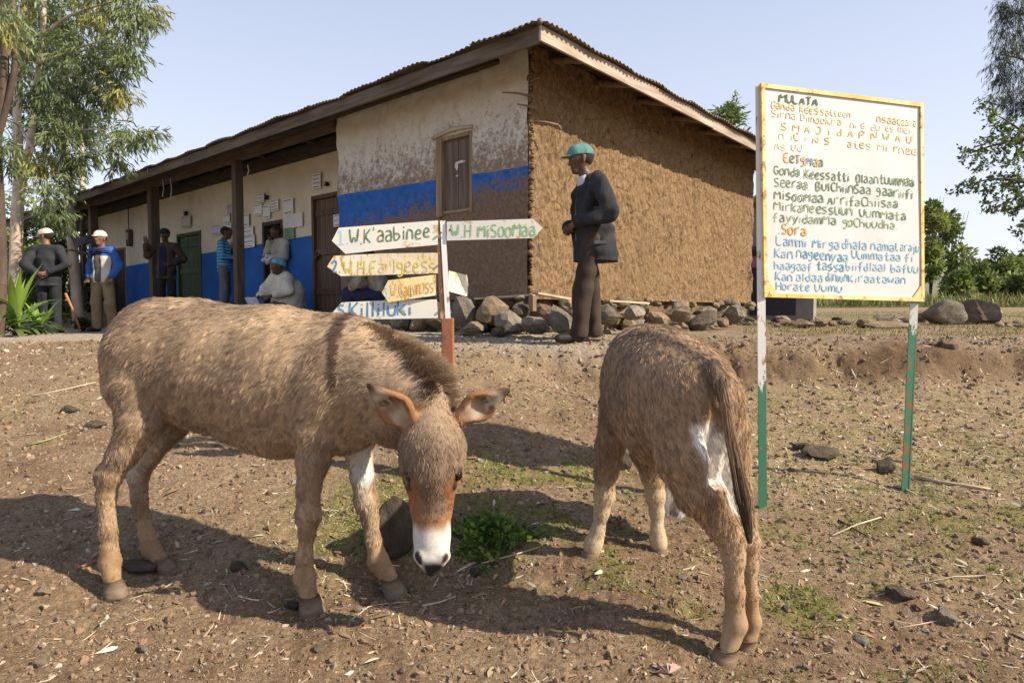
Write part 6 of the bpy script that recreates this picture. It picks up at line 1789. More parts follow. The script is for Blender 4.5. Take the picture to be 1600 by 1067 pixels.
# 6. woman in cream shawl sitting on the porch edge
def shawl(root, J, s, q):
    S = SDF([-.5, -.5, -.02], [.5, .6, .80], 0.010)
    A = A_squash((0, 1, 0), 1.05)
    S.chain([J['neck'] + [0, -.02, -.06], J['chest'] + [0, -.06, -.03], J['waist'] + [0, -.07, 0], J['pel'] + [0, -.06, 0]], [.12, .22, .27, .27], 0.06, A)
    S.cone(J['shL'] + [0, 0, -.02], J['shR'] + [0, 0, -.02], .095, .095, 0.05)
    S.chain([J['shR'], J['elR'], J['wrR'] + (J['elR'] - J['wrR']) * .35], [.10, .095, .07], 0.04); S.chain([J['shL'], J['elL'], J['wrL'] + (J['elL'] - J['wrL']) * .35], [.10, .095, .07], 0.04)
    S.cone(J['neck'], J['head'], .055, .06, 0.01, op='sub')
    folds(S, 0.022, 9, 5, 12)
    sdf_obj(S, 'shawl', C_SHAWL, root)
    S = SDF([-.45, -.5, -.12], [.45, .75, .35], 0.012)
    S.chain([J['pel'] + [0, 0, -.08], (J['kneeL'] + J['kneeR']) / 2 + [0, -.04, -.10], (J['ankL'] + J['ankR']) / 2 + [0, 0, .0]], [.20, .15, .14], 0.06); folds(S, .015, 12, 6, 3); S.plane((0, 0, 1), -.10)
    sdf_obj(S, 'skirt', cloth('skirt_dark', (0.05, 0.055, 0.05), (0.10, 0.09, 0.07)), root)
    mb = MB(); mb.box((-.15, -.10, -.012), (.15, .10, .012)); o = mb.build('paper_sheet', cloth('paper_bluish', (0.66, 0.67, 0.78)), None, bevel=0.003)
    o.matrix_world = root.matrix_basis @ Matrix.Translation(J['wrR'] + np.array([.03, .08, -.10])) @ Matrix.Rotation(rad(62), 4, 'X')
    tag(o, 'folded white papers held by the seated woman in the cream shawl', 'papers')
sit = dict(pel=(0, 0, .16), waist=(0, .02, .30), chest=(0, .07, .47), neck=(-.02, .12, .62), head=(-.03, .17, .76), shL=(-.17, .09, .57), shR=(.17, .09, .57), elL=(-.25, .15, .36), elR=(.25, .20, .36), wrL=(-.05, .34, .28), wrR=(.17, .40, .27), hipL=(-.1, 0, .14), hipR=(.1, 0, .14), kneeL=(-.12, .34, .10), kneeR=(.12, .34, .10), ankL=(-.10, .44, -.16), ankR=(.10, .44, -.16), toeL=(-.12, .58, -.13), toeR=(.12, .58, -.13))
def place(px, py_top, d, top_h):
    p = P(px, py_top, d); return (p.x, p.y, p.z - top_h)
person(place(446, 405, 10.75, .90), rad(145), 1.0, sit, SKIN, 'seated woman in cream shawl and light blue headscarf on the porch edge', None, [], ('wrap', cloth('scarf_blue', (0.16, 0.40, 0.52), (0.08, 0.24, 0.40))), lo=(-.5, -.45, -.22), hi=(.5, .75, 1.05), headf=(.25, 1, -.05), curl=(.6, .8), extra=shawl, hair=False)
# 7. man in the open doorway, hand to his mouth
def cloth_on_arm(root, J, s, q):
    S = SDF(J['wrL'] - .2, J['wrL'] + .22, 0.009); S.cone(J['wrL'] + [.02, .02, -.02], J['wrL'] + [.08, .03, -.06], .075, .06, 0.02); folds(S, .02, 22, 14, 4)
    sdf_obj(S, 'bundle', cloth('bundle_lilac', (0.60, 0.58, 0.66)), root)
person(stand(437, 11.75, 1.0), rad(150), 0.92, dict(elR=(.16, .16, 1.13), wrR=(.05, .18, 1.42), elL=(-.24, .05, 1.12), wrL=(-.02, .22, 1.10), head=(0, .05, 1.60)), SKIN, 'man in pale shirt in the dark open doorway with a hand to his mouth', C_GTR,
       dict(name='shirt', mat=C_CRSH, grow=.022, hem=.72, fold=.016), None, headf=(.2, 1, -.12), curl=(.8, 1.0), extra=cloth_on_arm)
# 8. seated person behind the arrow boards
sit2 = dict(sit); sit2.update(pel=(0, 0, .42), waist=(0, .04, .55), chest=(0, .10, .70), neck=(0, .17, .84), head=(0, .24, .96), shL=(-.17, .13, .80), shR=(.17, .13, .80), elL=(-.24, .26, .58), elR=(.24, .26, .58), wrL=(-.08, .42, .50), wrR=(.08, .42, .50), hipL=(-.1, 0, .42), hipR=(.1, 0, .42), kneeL=(-.13, .42, .46), kneeR=(.13, .42, .46), ankL=(-.12, .44, .08), ankR=(.12, .44, .08), toeL=(-.12, .58, .03), toeR=(.12, .58, .03))
person(stand(598, 8.3), rad(75), 1.0, sit2, SKIN, 'person seated on the stones, mostly hidden behind the arrow boards', C_NAVY, dict(name='shirt', mat=cloth('shirt_mottled', (0.30, 0.27, 0.22), (0.12, 0.105, 0.095)), grow=.006, hem=.36), None, lo=(-.5, -.45, -.05), hi=(.5, .8, 1.25), topopt=dict(leg=1.1))
p_ = P(598, 500, 8.3); o = obj('boulder', rock_mesh(301, 3, 9, .06, MR_GREY, name='boulder'), None, (p_.x + .02, p_.y + 0.02, gz(p_.x, p_.y) + .14)); o.scale = (.26, .26, .24)
tag(o, 'grey boulder the hidden person sits on, behind the arrow boards', 'boulder')
# walking stick beside the man seen from behind
pa = P(102, 458, 10.95); pb = P(126, 500, 11.0); pb.z = gz(pb.x, pb.y)
mb = MB(); mb.tube([(0, 0, 0), (pa - pb) * .5 + Vector((.01, 0, .01)), pa - pb], [.016, .02, .022], 7)
o = mb.build('walking_stick', M('stick_orange', (0.42, 0.20, 0.07), (0.28, 0.13, 0.05)), None, tuple(pb), smooth=True); tag(o, 'orange brown walking stick leaning beside the man seen from behind', 'stick')
# ------------------------------------------------------------------ foliage
def leaf_mat(name, trans=0.35, rough=0.5):
    if name in _mc: return _mc[name]
    t = NT(name, rough, 0.3)
    c = t.attr('tint'); t.setc(c)
    tl = t.n('ShaderNodeBsdfTranslucent'); t.l(c, tl.inputs[0])
    mx = t.n('ShaderNodeMixShader'); mx.inputs[0].default_value = trans
    t.l(t.b.outputs[0], mx.inputs[1]); t.l(tl.outputs[0], mx.inputs[2])
    t.l(mx.outputs[0], t.t.nodes['Material Output'].inputs[0])
    _mc[name] = t.m
    return t.m
M_LEAF = leaf_mat('foliage')
def scatter_mesh(name, TV, TF, pos, R, scl, tint, mat, smooth=False):
    """many copies of a small template in one mesh; R (n,3,3), scl (n,3)"""
    n = len(pos); m = len(TV)
    V = np.einsum('nij,nmj->nmi', R, TV[None] * scl[:, None, :]) + pos[:, None]
    Fc = (TF[None] + (np.arange(n) * m)[:, None, None]).reshape(-1, TF.shape[1])
    me = np_mesh(name, V.reshape(-1, 3), Fc, smooth, mat)
    vcol(me, 'tint', np.repeat(tint, m, 0))
    return me
def frames(d, up=None, roll=None, rng=RNG):
    """rotation matrices whose X axis is d"""
    d = d / np.linalg.norm(d, axis=1)[:, None]
    u = rng.normal(size=d.shape) if up is None else up
    y = np.cross(u, d); y /= np.linalg.norm(y, axis=1)[:, None] + 1e-9
    z = np.cross(d, y)
    return np.stack([d, y, z], 2)
LONG = (np.array([(0, 0, 0), (.3, .5, .03), (.3, -.5, .03), (.68, .38, -.02), (.68, -.38, -.02), (1, 0, -.12)], float), np.array([(0, 2, 1), (1, 2, 4), (1, 4, 3), (3, 4, 5)]))
OVAL = (np.array([(0, 0, 0), (.5, .5, .06), (.5, -.5, .06), (1, 0, 0)], float), np.array([(0, 2, 1), (1, 2, 3)]))
M_BARK = M('bark_pale', (0.56, 0.47, 0.38), (0.32, 0.24, 0.18), 5, 0.9, 0.5, 22, 0.02, (1, 1, 0.35))
M_BARKD = M('bark_dark', (0.115, 0.080, 0.060), (0.060, 0.043, 0.035), 6, 0.9, 0.6, 22, 0.02, (1, 1, 0.35))
def crown(name, parent, O, clumps, dens, L, Wd, tints, droop, seed, tpl=LONG, squash=1.0, dj=0.5, per=None):
    """clumps: (px,py,radius px,d,kind); leaves hang from many small sprigs inside each clump"""
    r = np.random.default_rng(seed); Ps = []; Ds = []; Ts = []; Sc = []
    for (cx, cy, cr, d, k) in clumps:
        R = cr * d / F; c = np.array(P(cx, cy, d)) - O
        ns = max(3, int(dens * cr / 10) if per is None else per)
        for _ in range(ns):
            v = r.normal(size=3); v /= np.linalg.norm(v); v *= R * r.random() ** 0.45; v[2] *= squash
            sp = c + v; nl = r.integers(7, 14)
            sd = r.normal(size=3) * 0.6 + v / (R + 1e-6) * 0.6; sd[2] -= droop
            sd /= np.linalg.norm(sd)
            q = np.linspace(0, 1, nl)[:, None] * sd * L * 1.8 + r.normal(size=(nl, 3)) * L * 0.12
            dd = sd + r.normal(size=(nl, 3)) * dj; dd[:, 2] -= droop
            Ps.append(sp + q); Ds.append(dd)
            tb = np.array(tints[k % len(tints)]) * r.uniform(0.72, 1.22)
            Ts.append(tb * r.uniform(0.8, 1.2, (nl, 1))); Sc.append(r.uniform(0.7, 1.2, nl))
    Ps = np.concatenate(Ps); Ds = np.concatenate(Ds); Ts = np.concatenate(Ts); Sc = np.concatenate(Sc)
    scl = np.stack([L * Sc, Wd * Sc, L * Sc], 1)
    me = scatter_mesh(name, tpl[0], tpl[1], Ps, frames(Ds, rng=r), scl, Ts, M_LEAF)
    return obj(name, me, parent)
def limb(parent, O, pts, mat, name='limb', n=8):
    """pts: (px,py,d,radius px)"""
    mb = MB(); pp = [P(a, b, d) - O for a, b, d, r in pts]; rr = [r * d / F for a, b, d, r in pts]
    # smooth
    P2 = []; R2 = []
    for i in range(len(pp) - 1):
        for k in range(4):
            f = k / 4
            p0 = pp[max(i - 1, 0)]; p1 = pp[i]; p2 = pp[i + 1]; p3 = pp[min(i + 2, len(pp) - 1)]
            P2.append(0.5 * ((2 * p1) + (p2 - p0) * f + (2 * p0 - 5 * p1 + 4 * p2 - p3) * f * f + (3 * p1 - p0 - 3 * p2 + p3) * f ** 3)); R2.append(rr[i] * (1 - f) + rr[i + 1] * f)
    P2.append(pp[-1]); R2.append(rr[-1])
    mb.tube(P2, R2, n)
    return mb.build(name, mat, parent, smooth=True)
def tree_root(px, py, d, name, label, group=None):
    p = P(px, py, d); z = gz(p.x, p.y)
    return empty(name, (p.x, p.y, z), 0, label, 'tree', group), Vector((p.x, p.y, z))

EUC = [(0.165, 0.205, 0.085), (0.120, 0.160, 0.070), (0.30, 0.29, 0.09), (0.19, 0.235, 0.11)]
r_, O = tree_root(22, 530, 12.40, 'eucalyptus_tree', 'tall gum tree with pale forked trunk and long drooping leaves by the spiky plant')
limb(r_, O, [(22, 545, 12.40, 11), (24, 430, 12.40, 9), (27, 330, 12.40, 8.5), (31, 277, 12.40, 8)], M_BARK, 'trunk', 10)
limb(r_, O, [(31, 279, 12.40, 7.5), (27, 190, 12.40, 6), (30, 90, 12.40, 5), (38, 0, 12.40, 4), (44, -80, 12.40, 3)], M_BARK)
limb(r_, O, [(31, 279, 12.40, 6.5), (46, 232, 12.28, 5.5), (54, 160, 12.15, 4.5), (66, 60, 12.03, 4), (70, -30, 12.03, 3)], M_BARK)
for pts in ([(54, 160, 12.15, 3), (85, 130, 11.90, 2.2), (120, 120, 11.78, 1.5), (165, 150, 11.66, 1), (200, 195, 11.53, .8), (228, 208, 11.53, .5)], [(66, 60, 12.03, 3), (100, 30, 11.90, 2), (150, 10, 11.78, 1.5), (210, -5, 11.66, 1)], [(46, 232, 12.28, 2.5), (80, 215, 12.03, 1.6), (120, 205, 11.78, 1.2), (165, 205, 11.66, .9), (180, 240, 11.66, .6)],
            [(27, 190, 12.40, 2.5), (55, 240, 12.03, 1.6), (75, 290, 11.90, 1), (78, 330, 11.78, .7)], [(60, 100, 12.03, 2.5), (110, 80, 11.78, 1.6), (170, 60, 11.66, 1)]):
    limb(r_, O, pts, M_BARK, 'branch', 6)
cl = [(20,20,35),(60,30,40),(110,25,45),(160,20,40),(205,15,34),(232,12,14),(30,80,35),(85,80,42),(135,85,38),(178,72,32),(203,78,18),(25,140,28),(70,140,38),(115,140,36),(158,130,26),(182,116,13),(60,195,32),(100,200,33),(138,185,26),(174,155,16),(190,142,11),
      (50,250,20),(85,250,26),(120,248,18),(75,300,20),(104,290,15),(76,338,18),(98,338,11),(178,226,12),(185,252,10),(214,210,12),(236,206,7),(198,205,12),(148,236,9),(20,-40,50),(90,-40,55),(170,-40,50),(-30,30,40),(-30,120,35)]
crown('crown', r_, np.array(O), [(a, b, c_, 11.4 + 2.4 * random.random(), random.choice((0, 0, 1, 1, 3, 2))) for a, b, c_ in cl], 23, 0.155, 0.025, EUC, 0.75, 31)
r_, O = tree_root(-12, 530, 9.0, 'eucalyptus_tree', 'dark-barked gum tree cut by the left edge of the photo')
limb(r_, O, [(-8, 560, 9, 10), (2, 440, 9, 8), (0, 330, 9, 7), (-4, 215, 9, 6), (7, 120, 9, 6), (5, 0, 9, 5), (0, -80, 9, 4)], M_BARKD, 'trunk', 9)
limb(r_, O, [(-4, 215, 9, 5), (12, 160, 9, 4.5), (23, 95, 9, 4), (20, 0, 9, 3)], M_BARKD)
crown('crown', r_, np.array(O), [(8, 250, 16, 9, 1), (14, 225, 12, 8.8, 0), (-30, 200, 40, 9, 1), (-20, 60, 40, 9, 0), (4, 20, 24, 8.6, 3), (2, 40, 14, 8.5, 2)], 14, 0.13, 0.02, EUC, 0.7, 32)
r_, O = tree_root(124, 508, 15, 'eucalyptus_tree', 'slim gum tree with white trunk rising behind the two men at left')
limb(r_, O, [(124, 515, 15, 9), (117, 430, 15, 7.5), (110, 340, 15, 7), (104, 245, 15, 5.5), (98, 180, 15, 4), (96, 60, 15, 3)], M_BARK, 'trunk', 9)
crown('crown', r_, np.array(O), [(96, 180, 22, 15, 0), (110, 120, 28, 15, 1), (80, 90, 26, 15, 3), (110, 260, 14, 15, 1), (92, 40, 26, 15, 0)], 22, 0.15, 0.024, EUC, 0.7, 33)
r_, O = tree_root(130, 505, 21, 'eucalyptus_tree', 'thin bare trunk standing furthest back above the veranda roof at left')
limb(r_, O, [(131, 505, 21, 5), (129, 330, 21, 4), (128, 240, 21, 3.5), (126, 190, 21, 2.5)], M_BARK, 'trunk', 7)
crown('crown', r_, np.array(O), [(126, 205, 16, 21, 1), (118, 180, 18, 21, 0), (136, 175, 14, 21, 1)], 26, 0.18, 0.03, EUC, 0.7, 34)

# broadleaf bushes behind the left men and along the field on the right
def bush(px, d, wpx, toppx, label, cat='bush', name='bush', tint=((0.095, 0.150, 0.040), (0.060, 0.100, 0.030), (0.15, 0.19, 0.055)), group=None, L=0.10, Wd=0.055, n=900, seed=1, hpx=None, droop=0.15, tpl=OVAL, base=None):
    p = P(px, 500, d); z = gz(p.x, p.y) if base is None else base
    O = Vector((p.x, p.y, z))
    r_ = empty(name, tuple(O), 0, label, cat, group)
    top = P(px, toppx, d).z - z; R = wpx / 2 * d / F; rr = np.random.default_rng(seed)
    mb = MB()
    for i in range(7):
        a = rr.uniform(0, 6.28); q = rr.uniform(.2, .8)
        mb.tube([(0, 0, -.05), (math.cos(a) * R * q * .4, math.sin(a) * R * q * .4, top * .45), (math.cos(a) * R * q, math.sin(a) * R * q, top * rr.uniform(.7, .95))], [0.035, 0.022, 0.008], 5)
    o = mb.build('stems', M_BARKD, r_, smooth=True)
    # lumpy volume
    nb_ = 11; cs = []
    for i in range(nb_):
        a = rr.uniform(0, 6.28); q = rr.uniform(0, .75); zz = rr.uniform(.18, .80)
        cs.append((math.cos(a) * R * q * (1.15 - zz * .5), math.sin(a) * R * q * (1.15 - zz * .5), top * zz, R * rr.uniform(.32, .55)))
    cs.append((0, 0, top * .86, R * .32))
    Ps = []; Ts = []; Ds = []
    per = n // nb_
    for (x, y, zc, cr) in cs:
        v = rr.normal(size=(per, 3)); v /= np.linalg.norm(v, axis=1)[:, None]; v *= (cr * rr.random((per, 1)) ** .35); v[:, 2] *= min(1.3, top / (2 * R) + .5) * .75
        q = np.array([x, y, zc]) + v; q[:, 2] = np.clip(q[:, 2], .03, top * 1.02)
        Ps.append(q); tb = np.array(tint[rr.integers(0, len(tint))]); Ts.append(tb * rr.uniform(.65, 1.3, (per, 1)))
        dd = v / cr + rr.normal(size=(per, 3)) * .6; dd[:, 2] -= droop; Ds.append(dd)
    Ps = np.concatenate(Ps); Ts = np.concatenate(Ts); Ds = np.concatenate(Ds); k = rr.uniform(.7, 1.3, len(Ps))
    o = obj('foliage', scatter_mesh('foliage', tpl[0], tpl[1], Ps, frames(Ds, rng=rr), np.stack([L * k, Wd * k, L * k], 1), Ts, M_LEAF), r_)
    return r_
gL = 'green bushes behind the men at left'
for i, (px, d, w, top, lab, nn) in enumerate(((-40, 13.5, 150, 330, 'tall green bush cut by the left edge of the photo', 1800), (18, 16.5, 110, 345, 'green bush behind the pale forked gum trunk', 1800), (75, 15.0, 85, 372, 'sunlit green bush between the pale gum trunk and the man seen from behind', 2000), (98, 18.5, 90, 325, 'dense green bush behind the man seen from behind', 2000),
        (138, 17.0, 60, 400, 'low green bush between the two men in cream caps', 1500), (150, 20.5, 90, 345, 'dark green bush seen under the veranda end behind the posts', 1800), (40, 21, 120, 285, 'tallest green bush behind the others, with sky above it', 2200), (180, 24, 110, 395, 'green bush far behind the end of the building', 1200), (-110, 17, 200, 300, 'large green bush beyond the left edge of the frame', 1500))):
    bush(px, d, w, top, lab, seed=40 + i, n=nn, L=0.13, Wd=0.07, group=gL, tint=((0.13, 0.19, 0.045), (0.080, 0.125, 0.035), (0.21, 0.25, 0.07)))
gR = 'bushes along the far side of the field'
dk = ((0.075, 0.115, 0.036), (0.055, 0.085, 0.030), (0.11, 0.15, 0.045)); lt = ((0.19, 0.24, 0.06), (0.13, 0.18, 0.05), (0.24, 0.27, 0.08))
far_b = [(1180, 26, 60, 292, 'green bush seen in the gap between mud wall and notice board', lt), (1250, 34, 90, 400, 'bush hidden for the most part behind the notice board', lt), (1330, 36, 100, 400, 'bush behind the middle of the notice board', lt), (1400, 34, 90, 380, 'bush behind the right part of the notice board', dk),
         (1452, 31, 52, 298, 'tallest light green bush right beside the notice board edge', lt), (1480, 33, 60, 318, 'tall bush one step right of the tallest bush beside the board', lt), (1508, 38, 60, 402, 'low dark bush right of the tall pair beside the board', dk), (1530, 34, 55, 408, 'low yellow green bush in front of the dark row', lt),
         (1556, 37, 70, 386, 'rounded dark green bush above the two boulders', dk), (1580, 34, 55, 400, 'yellow green bush near the right edge of the photo', lt), (1606, 37, 80, 384, 'dark green bush cut by the right edge of the photo', dk), (1660, 36, 110, 380, 'dark green bush beyond the right edge of the frame', dk), (1500, 29, 60, 425, 'small shrub in front of the field bushes, behind the round boulder', lt), (1545, 29.5, 55, 428, 'small light shrub at the field edge over the dark boulder', lt), (1595, 29, 50, 430, 'small light shrub at the field edge by the right margin', lt)]
for i, (px, d, w, top, lab, tn) in enumerate(far_b):
    bush(px, d, w, top, lab, seed=70 + i, n=1500, L=0.26, Wd=0.13, group=gR, tint=tn)
# dry reeds at their feet
r = np.random.default_rng(91); n = 2600
X = r.uniform(9, 26, n); Y = r.uniform(26.5, 29.5, n) + (X - 16) * 0.1
pos = np.stack([X, Y, G(X, Y)], 1); D = np.stack([r.normal(0, .3, n), r.normal(0, .3, n), np.ones(n)], 1); k = r.uniform(.25, .8, n)
tn = np.where(r.random((n, 1)) < .5, np.array([[.24, .21, .10]]), np.array([[.16, .20, .06]])) * r.uniform(.7, 1.3, (n, 1))
tag(obj('dry_reeds', scatter_mesh('dry_reeds', LONG[0], LONG[1], pos, frames(D, rng=r), np.stack([k, k * .06 + .02, k], 1), tn, M_LEAF)), 'dry standing stalks at the foot of the far bushes', 'reeds', kind='stuff')

# trees on the right edge
r_, O = tree_root(1700, 480, 16, 'feathery_tree', 'dark feathery tree hanging in from the upper right corner')
limb(r_, O, [(1700, 500, 16, 14), (1690, 300, 16, 12), (1680, 100, 16, 9), (1670, -80, 16, 6)], M_BARKD, 'trunk', 9)
for pts in ([(1685, 150, 16, 4), (1640, 120, 16, 2.5), (1590, 90, 16, 1.4), (1560, 95, 16, .7)], [(1680, 60, 16, 4), (1630, 30, 16, 2.5), (1580, 20, 16, 1)], [(1688, 220, 16, 4), (1640, 190, 16, 2.2), (1600, 170, 16, 1)]):
    limb(r_, O, pts, M_BARKD, 'branch', 6)
crown('crown', r_, np.array(O), [(a, b, c_, 15.5 + random.random(), 0) for a, b, c_ in ((1592,5,26),(1582,40,24),(1600,70,26),(1570,70,17),(1563,98,13),(1560,118,9),(1588,112,22),(1600,150,22),(1578,145,12),(1572,20,12),(1566,5,8),(1640,60,40),(1640,140,40),(1585,165,10),(1549,152,5),(1640,-20,50))], 34, 0.15, 0.012, [(0.045, 0.062, 0.030), (0.035, 0.05, 0.025)], 0.9, 51, dj=.35)
r_, O = tree_root(1690, 500, 11, 'leafy_tree', 'broad-leaved tree reaching in low from the right edge')
limb(r_, O, [(1690, 530, 11, 16), (1680, 400, 11, 14), (1665, 300, 11, 10), (1650, 200, 11, 7)], M_BARKD, 'trunk', 9)
for pts in ([(1668, 310, 11, 5), (1620, 290, 11, 3), (1570, 280, 11, 2), (1525, 285, 11, 1.2), (1495, 300, 11, .6)], [(1655, 220, 11, 5), (1610, 215, 11, 3), (1560, 225, 11, 2), (1515, 240, 11, .8)], [(1610, 215, 11, 2), (1575, 190, 11, 1.2), (1545, 175, 11, .6)], [(1672, 350, 11, 3), (1620, 350, 11, 1.5), (1592, 350, 11, .7)]):
    limb(r_, O, pts, M_BARKD, 'branch', 6)
crown('crown', r_, np.array(O), [(a, b, c_, 10.6 + .8 * random.random(), random.choice((0, 1, 2))) for a, b, c_ in ((1548,172,8),(1536,160,5),(1558,192,12),(1590,195,18),(1600,220,18),(1542,228,14),(1518,240,8),(1506,238,5),(1570,238,17),(1598,258,15),(1532,258,9),(1530,282,13),(1510,290,8),(1498,298,5),(1556,288,15),(1590,292,16),(1566,316,10),(1546,320,7),(1580,328,7),(1598,345,7),(1594,366,5),(1585,215,14),(1560,210,10),(1585,275,14),(1600,320,14),(1630,240,36),(1630,300,36))], 12, 0.075, 0.036, [(0.085, 0.125, 0.038), (0.060, 0.090, 0.030), (0.13, 0.17, 0.05)], 0.25, 52, OVAL, dj=.9)
# tree top behind the roof
r_, O = tree_root(1142, 480, 24, 'roadside_tree', 'green tree top showing above the low end of the roof')
limb(r_, O, [(1142, 490, 24, 6), (1141, 300, 24, 4), (1140, 170, 24, 2)], M_BARKD, 'trunk', 7)
crown('crown', r_, np.array(O), [(a, b, c_, 24, 3) for a, b, c_ in ((1140,176,8),(1133,170,6),(1147,164,6),(1128,182,5),(1149,180,6),(1138,200,14),(1145,230,20))], 30, 0.20, 0.06, [(0.17, 0.23, 0.07)] * 4, 0.3, 53)

# spiky plants at the left edge
M_BLADE = leaf_mat('blade', 0.30, 0.4)
def strap(L, w, bend, tint, seed):
    r = random.Random(seed); n = 9; V = []; Fc = []
    for i in range(n + 1):
        f = i / n; ww = w * (math.sin(math.pi * min(1, f * .85 + .12)) ** .7) * (1 - f ** 5)
        a = bend * f ** 1.5; x = L * f * math.cos(a * .6) ; z = -L * f * math.sin(a * .75)
        V += [(x, ww, z + ww * .35), (x, 0, z), (x, -ww, z + ww * .35)]
    for i in range(n):
        b = 3 * i; Fc += [(b, b + 1, b + 4, b + 3), (b + 1, b + 2, b + 5, b + 4)]
    me = np_mesh('leaf', np.array(V), np.array(Fc), True, M_BLADE); f = np.repeat(np.linspace(0, 1, n + 1), 3)[:, None]
    vcol(me, 'tint', np.array(tint) * (0.8 + .4 * f)); return me
straps = [strap(1.0, .045, .3, (0.20, 0.30, 0.05), 1), strap(1.0, .040, .8, (0.12, 0.19, 0.05), 2), strap(1.0, .042, 1.3, (0.09, 0.15, 0.045), 3), strap(1.0, .038, 1.7, (0.13, 0.17, 0.06), 4)]  # upper leaves get the brightest tint: sunlight put into their colour
def spiky(px, py, d, size, n, label, seed):
    p = P(px, py, d); z = gz(p.x, p.y); r_ = empty('spiky_plant', (p.x, p.y, z - .02), 0, label, 'plant'); r = random.Random(seed)
    for i in range(n):
        el = 1 - (i / n); k = 0 if el > .72 else (1 if el > .45 else (2 if el > .2 else 3))
        L = size * r.uniform(.75, 1.1) * (1.0 if el > .4 else .8); o = obj('leaf', straps[k], r_)
        o.scale = (L, max(.8, L * 1.1), L); o.rotation_euler = (r.uniform(-.3, .3), -(0.25 + 1.15 * el * r.uniform(.85, 1.1)), r.uniform(0, 6.283)); o.location = (0, 0, .02 + .12 * size * r.random())
spiky(26, 527, 9.4, 1.05, 40, 'large spiky plant with broad sword leaves at the foot of the pale gum trunk', 1)
spiky(62, 528, 9.7, .55, 26, 'small spiky plant between the large one and the man seen from behind', 2)
spiky(2, 530, 9.2, .65, 24, 'spiky plant cut by the left edge of the photo', 3)
# low dark growth at the foot of the posts
bush(128, 11.6, 34, 500, 'low dark shrub on the ground between the two men in cream caps', seed=61, n=600, L=.06, Wd=.03, tint=((0.04, 0.055, 0.02), (0.06, 0.05, 0.035)))
# ------------------------------------------------------------------ hut behind, sagging cloth, far stones
p_ = P(1168, 470, 14.5); q_ = P(1252, 470, 14.0)
hz = gz(p_.x, p_.y) - .2
hut = empty('small_hut', (p_.x, p_.y, hz), math.atan2(q_.y - p_.y, q_.x - p_.x), 'small grey hut behind the mud building, half hidden by the notice board', 'hut')
M_HUT = M('hut_grey', (0.27, 0.25, 0.23), (0.17, 0.155, 0.145), 3)
mb = MB(); mb.box((0, 0, 0), (1.35, 2.0, 2.75)); mb.build('wall', M_HUT, hut)
mb = MB(); mb.box((-.25, -.3, 2.76), (1.5, 2.3, 2.86)); mb.build('roof', M('hut_roof', (0.24, 0.20, 0.15), (0.15, 0.12, 0.09)), hut)
mb = MB(); mb.box((.05, -.03, .30), (1.0, -.002, 1.75)); w_ = mb.build('window', M('hut_window', (0.030, 0.030, 0.042), rough=0.4, bump=0), hut)
mb = MB(); mb.box((.02, -.05, 1.76), (1.05, -.002, 1.83)); mb.build('frame', M('hut_frame', (0.06, 0.10, 0.095)), w_)
mb = MB(); mb.box((.08, -.045, 1.36), (.30, -.032, 1.60)); mb.build('poster', M('hut_poster', (0.42, 0.10, 0.22), (0.20, 0.12, 0.22), 30), w_)
# dark cloth slung between the far porch posts, and the rail below it
a, b = onfac(88, 352, 0.0), onfac(150, 352, 0.0)
pa, pb = P(90, 343, 14.6), P(150, 362, 13.0)
mb = MB(); n = 14; L = []
for i in range(n + 1):
    f = i / n; c_ = pa.lerp(pb, f) + Vector((0, 0, -.22 * math.sin(math.pi * f))); hgt = .12 + .30 * f
    L.append((c_, c_ + Vector((0, 0.15 * math.sin(f * 7), -hgt * (.5 + .5 * math.sin(math.pi * min(1, f + .2))))) ))
for i in range(n):
    mb.add([L[i][0], L[i + 1][0], L[i + 1][1], L[i][1]], [(0, 1, 2, 3)])
o = mb.build('slung_cloth', M('cloth_black', (0.028, 0.020, 0.022), (0.04, 0.03, 0.03)), None, smooth=True); tag(o, 'dark cloth slung between the posts at the left end of the veranda', 'cloth')
mb = MB(); mb.tube([P(86, 388, 13.0), P(112, 391, 12.9), P(140, 397, 12.7)], .022, 6); o = mb.build('rail_pole', M_BEAM, None, smooth=True); tag(o, 'thin dark pole running level behind the shoulder of the man seen from behind', 'pole')
# power line stub at left
mb = MB(); mb.tube([P(-60, 296, 20), P(0, 299, 20), P(62, 301, 20)], .012, 5); o = mb.build('wire', M_BLK, None); tag(o, 'thin dark wire crossing behind the gum trunks at left', 'wire')

def rock(px, py, w, h, kind, label, seed, cat='stone', name='stone', group=None, sub=3, sink=.25, soft=0.0, d=None, depth=None, rough=.07, planes=10):
    p = GP(px, py) if d is None else P(px, py, d)
    if d is not None: p.z = gz(p.x, p.y)
    s = p.y / F; sx = w * s / 2; sz = h * s / 2
    m_ = {'grey': MR_GREY, 'tan': MR_TAN, 'dark': MR_DARK}[kind]
    o = obj(name, rock_mesh(seed, sub, planes, rough, m_, soft, name, smooth=soft > 0), None, (p.x, p.y, p.z + sz * (1 - sink)))
    o.scale = (sx * 1.1, (depth or sx * .9), sz * 1.15); o.rotation_euler = (0, 0, 0)
    return tag(o, label, cat, group)
rock(1476, 508, 50, 38, 'grey', 'rounded grey boulder, left of the pair beside the notice board', 401, 'boulder', 'boulder', sub=4, soft=.08, rough=.05)
rock(1524, 507, 52, 42, 'dark', 'dark angular boulder, right of the rounded one beside the notice board', 402, 'boulder', 'boulder', sub=4, planes=8)
rock(1550, 503, 26, 26, 'tan', 'pale small boulder leaning on the right of the dark boulder', 403, 'boulder', 'boulder')
rock(1482, 546, 28, 16, 'tan', 'flat stone set in the top of the bank under the boulders', 404)
rock(1461, 541, 12, 9, 'tan', 'little stone left of the flat stone in the bank', 405)
rock(1388, 513, 74, 11, 'tan', 'long flat slab lying on the rubble just left of the right sign post', 406)
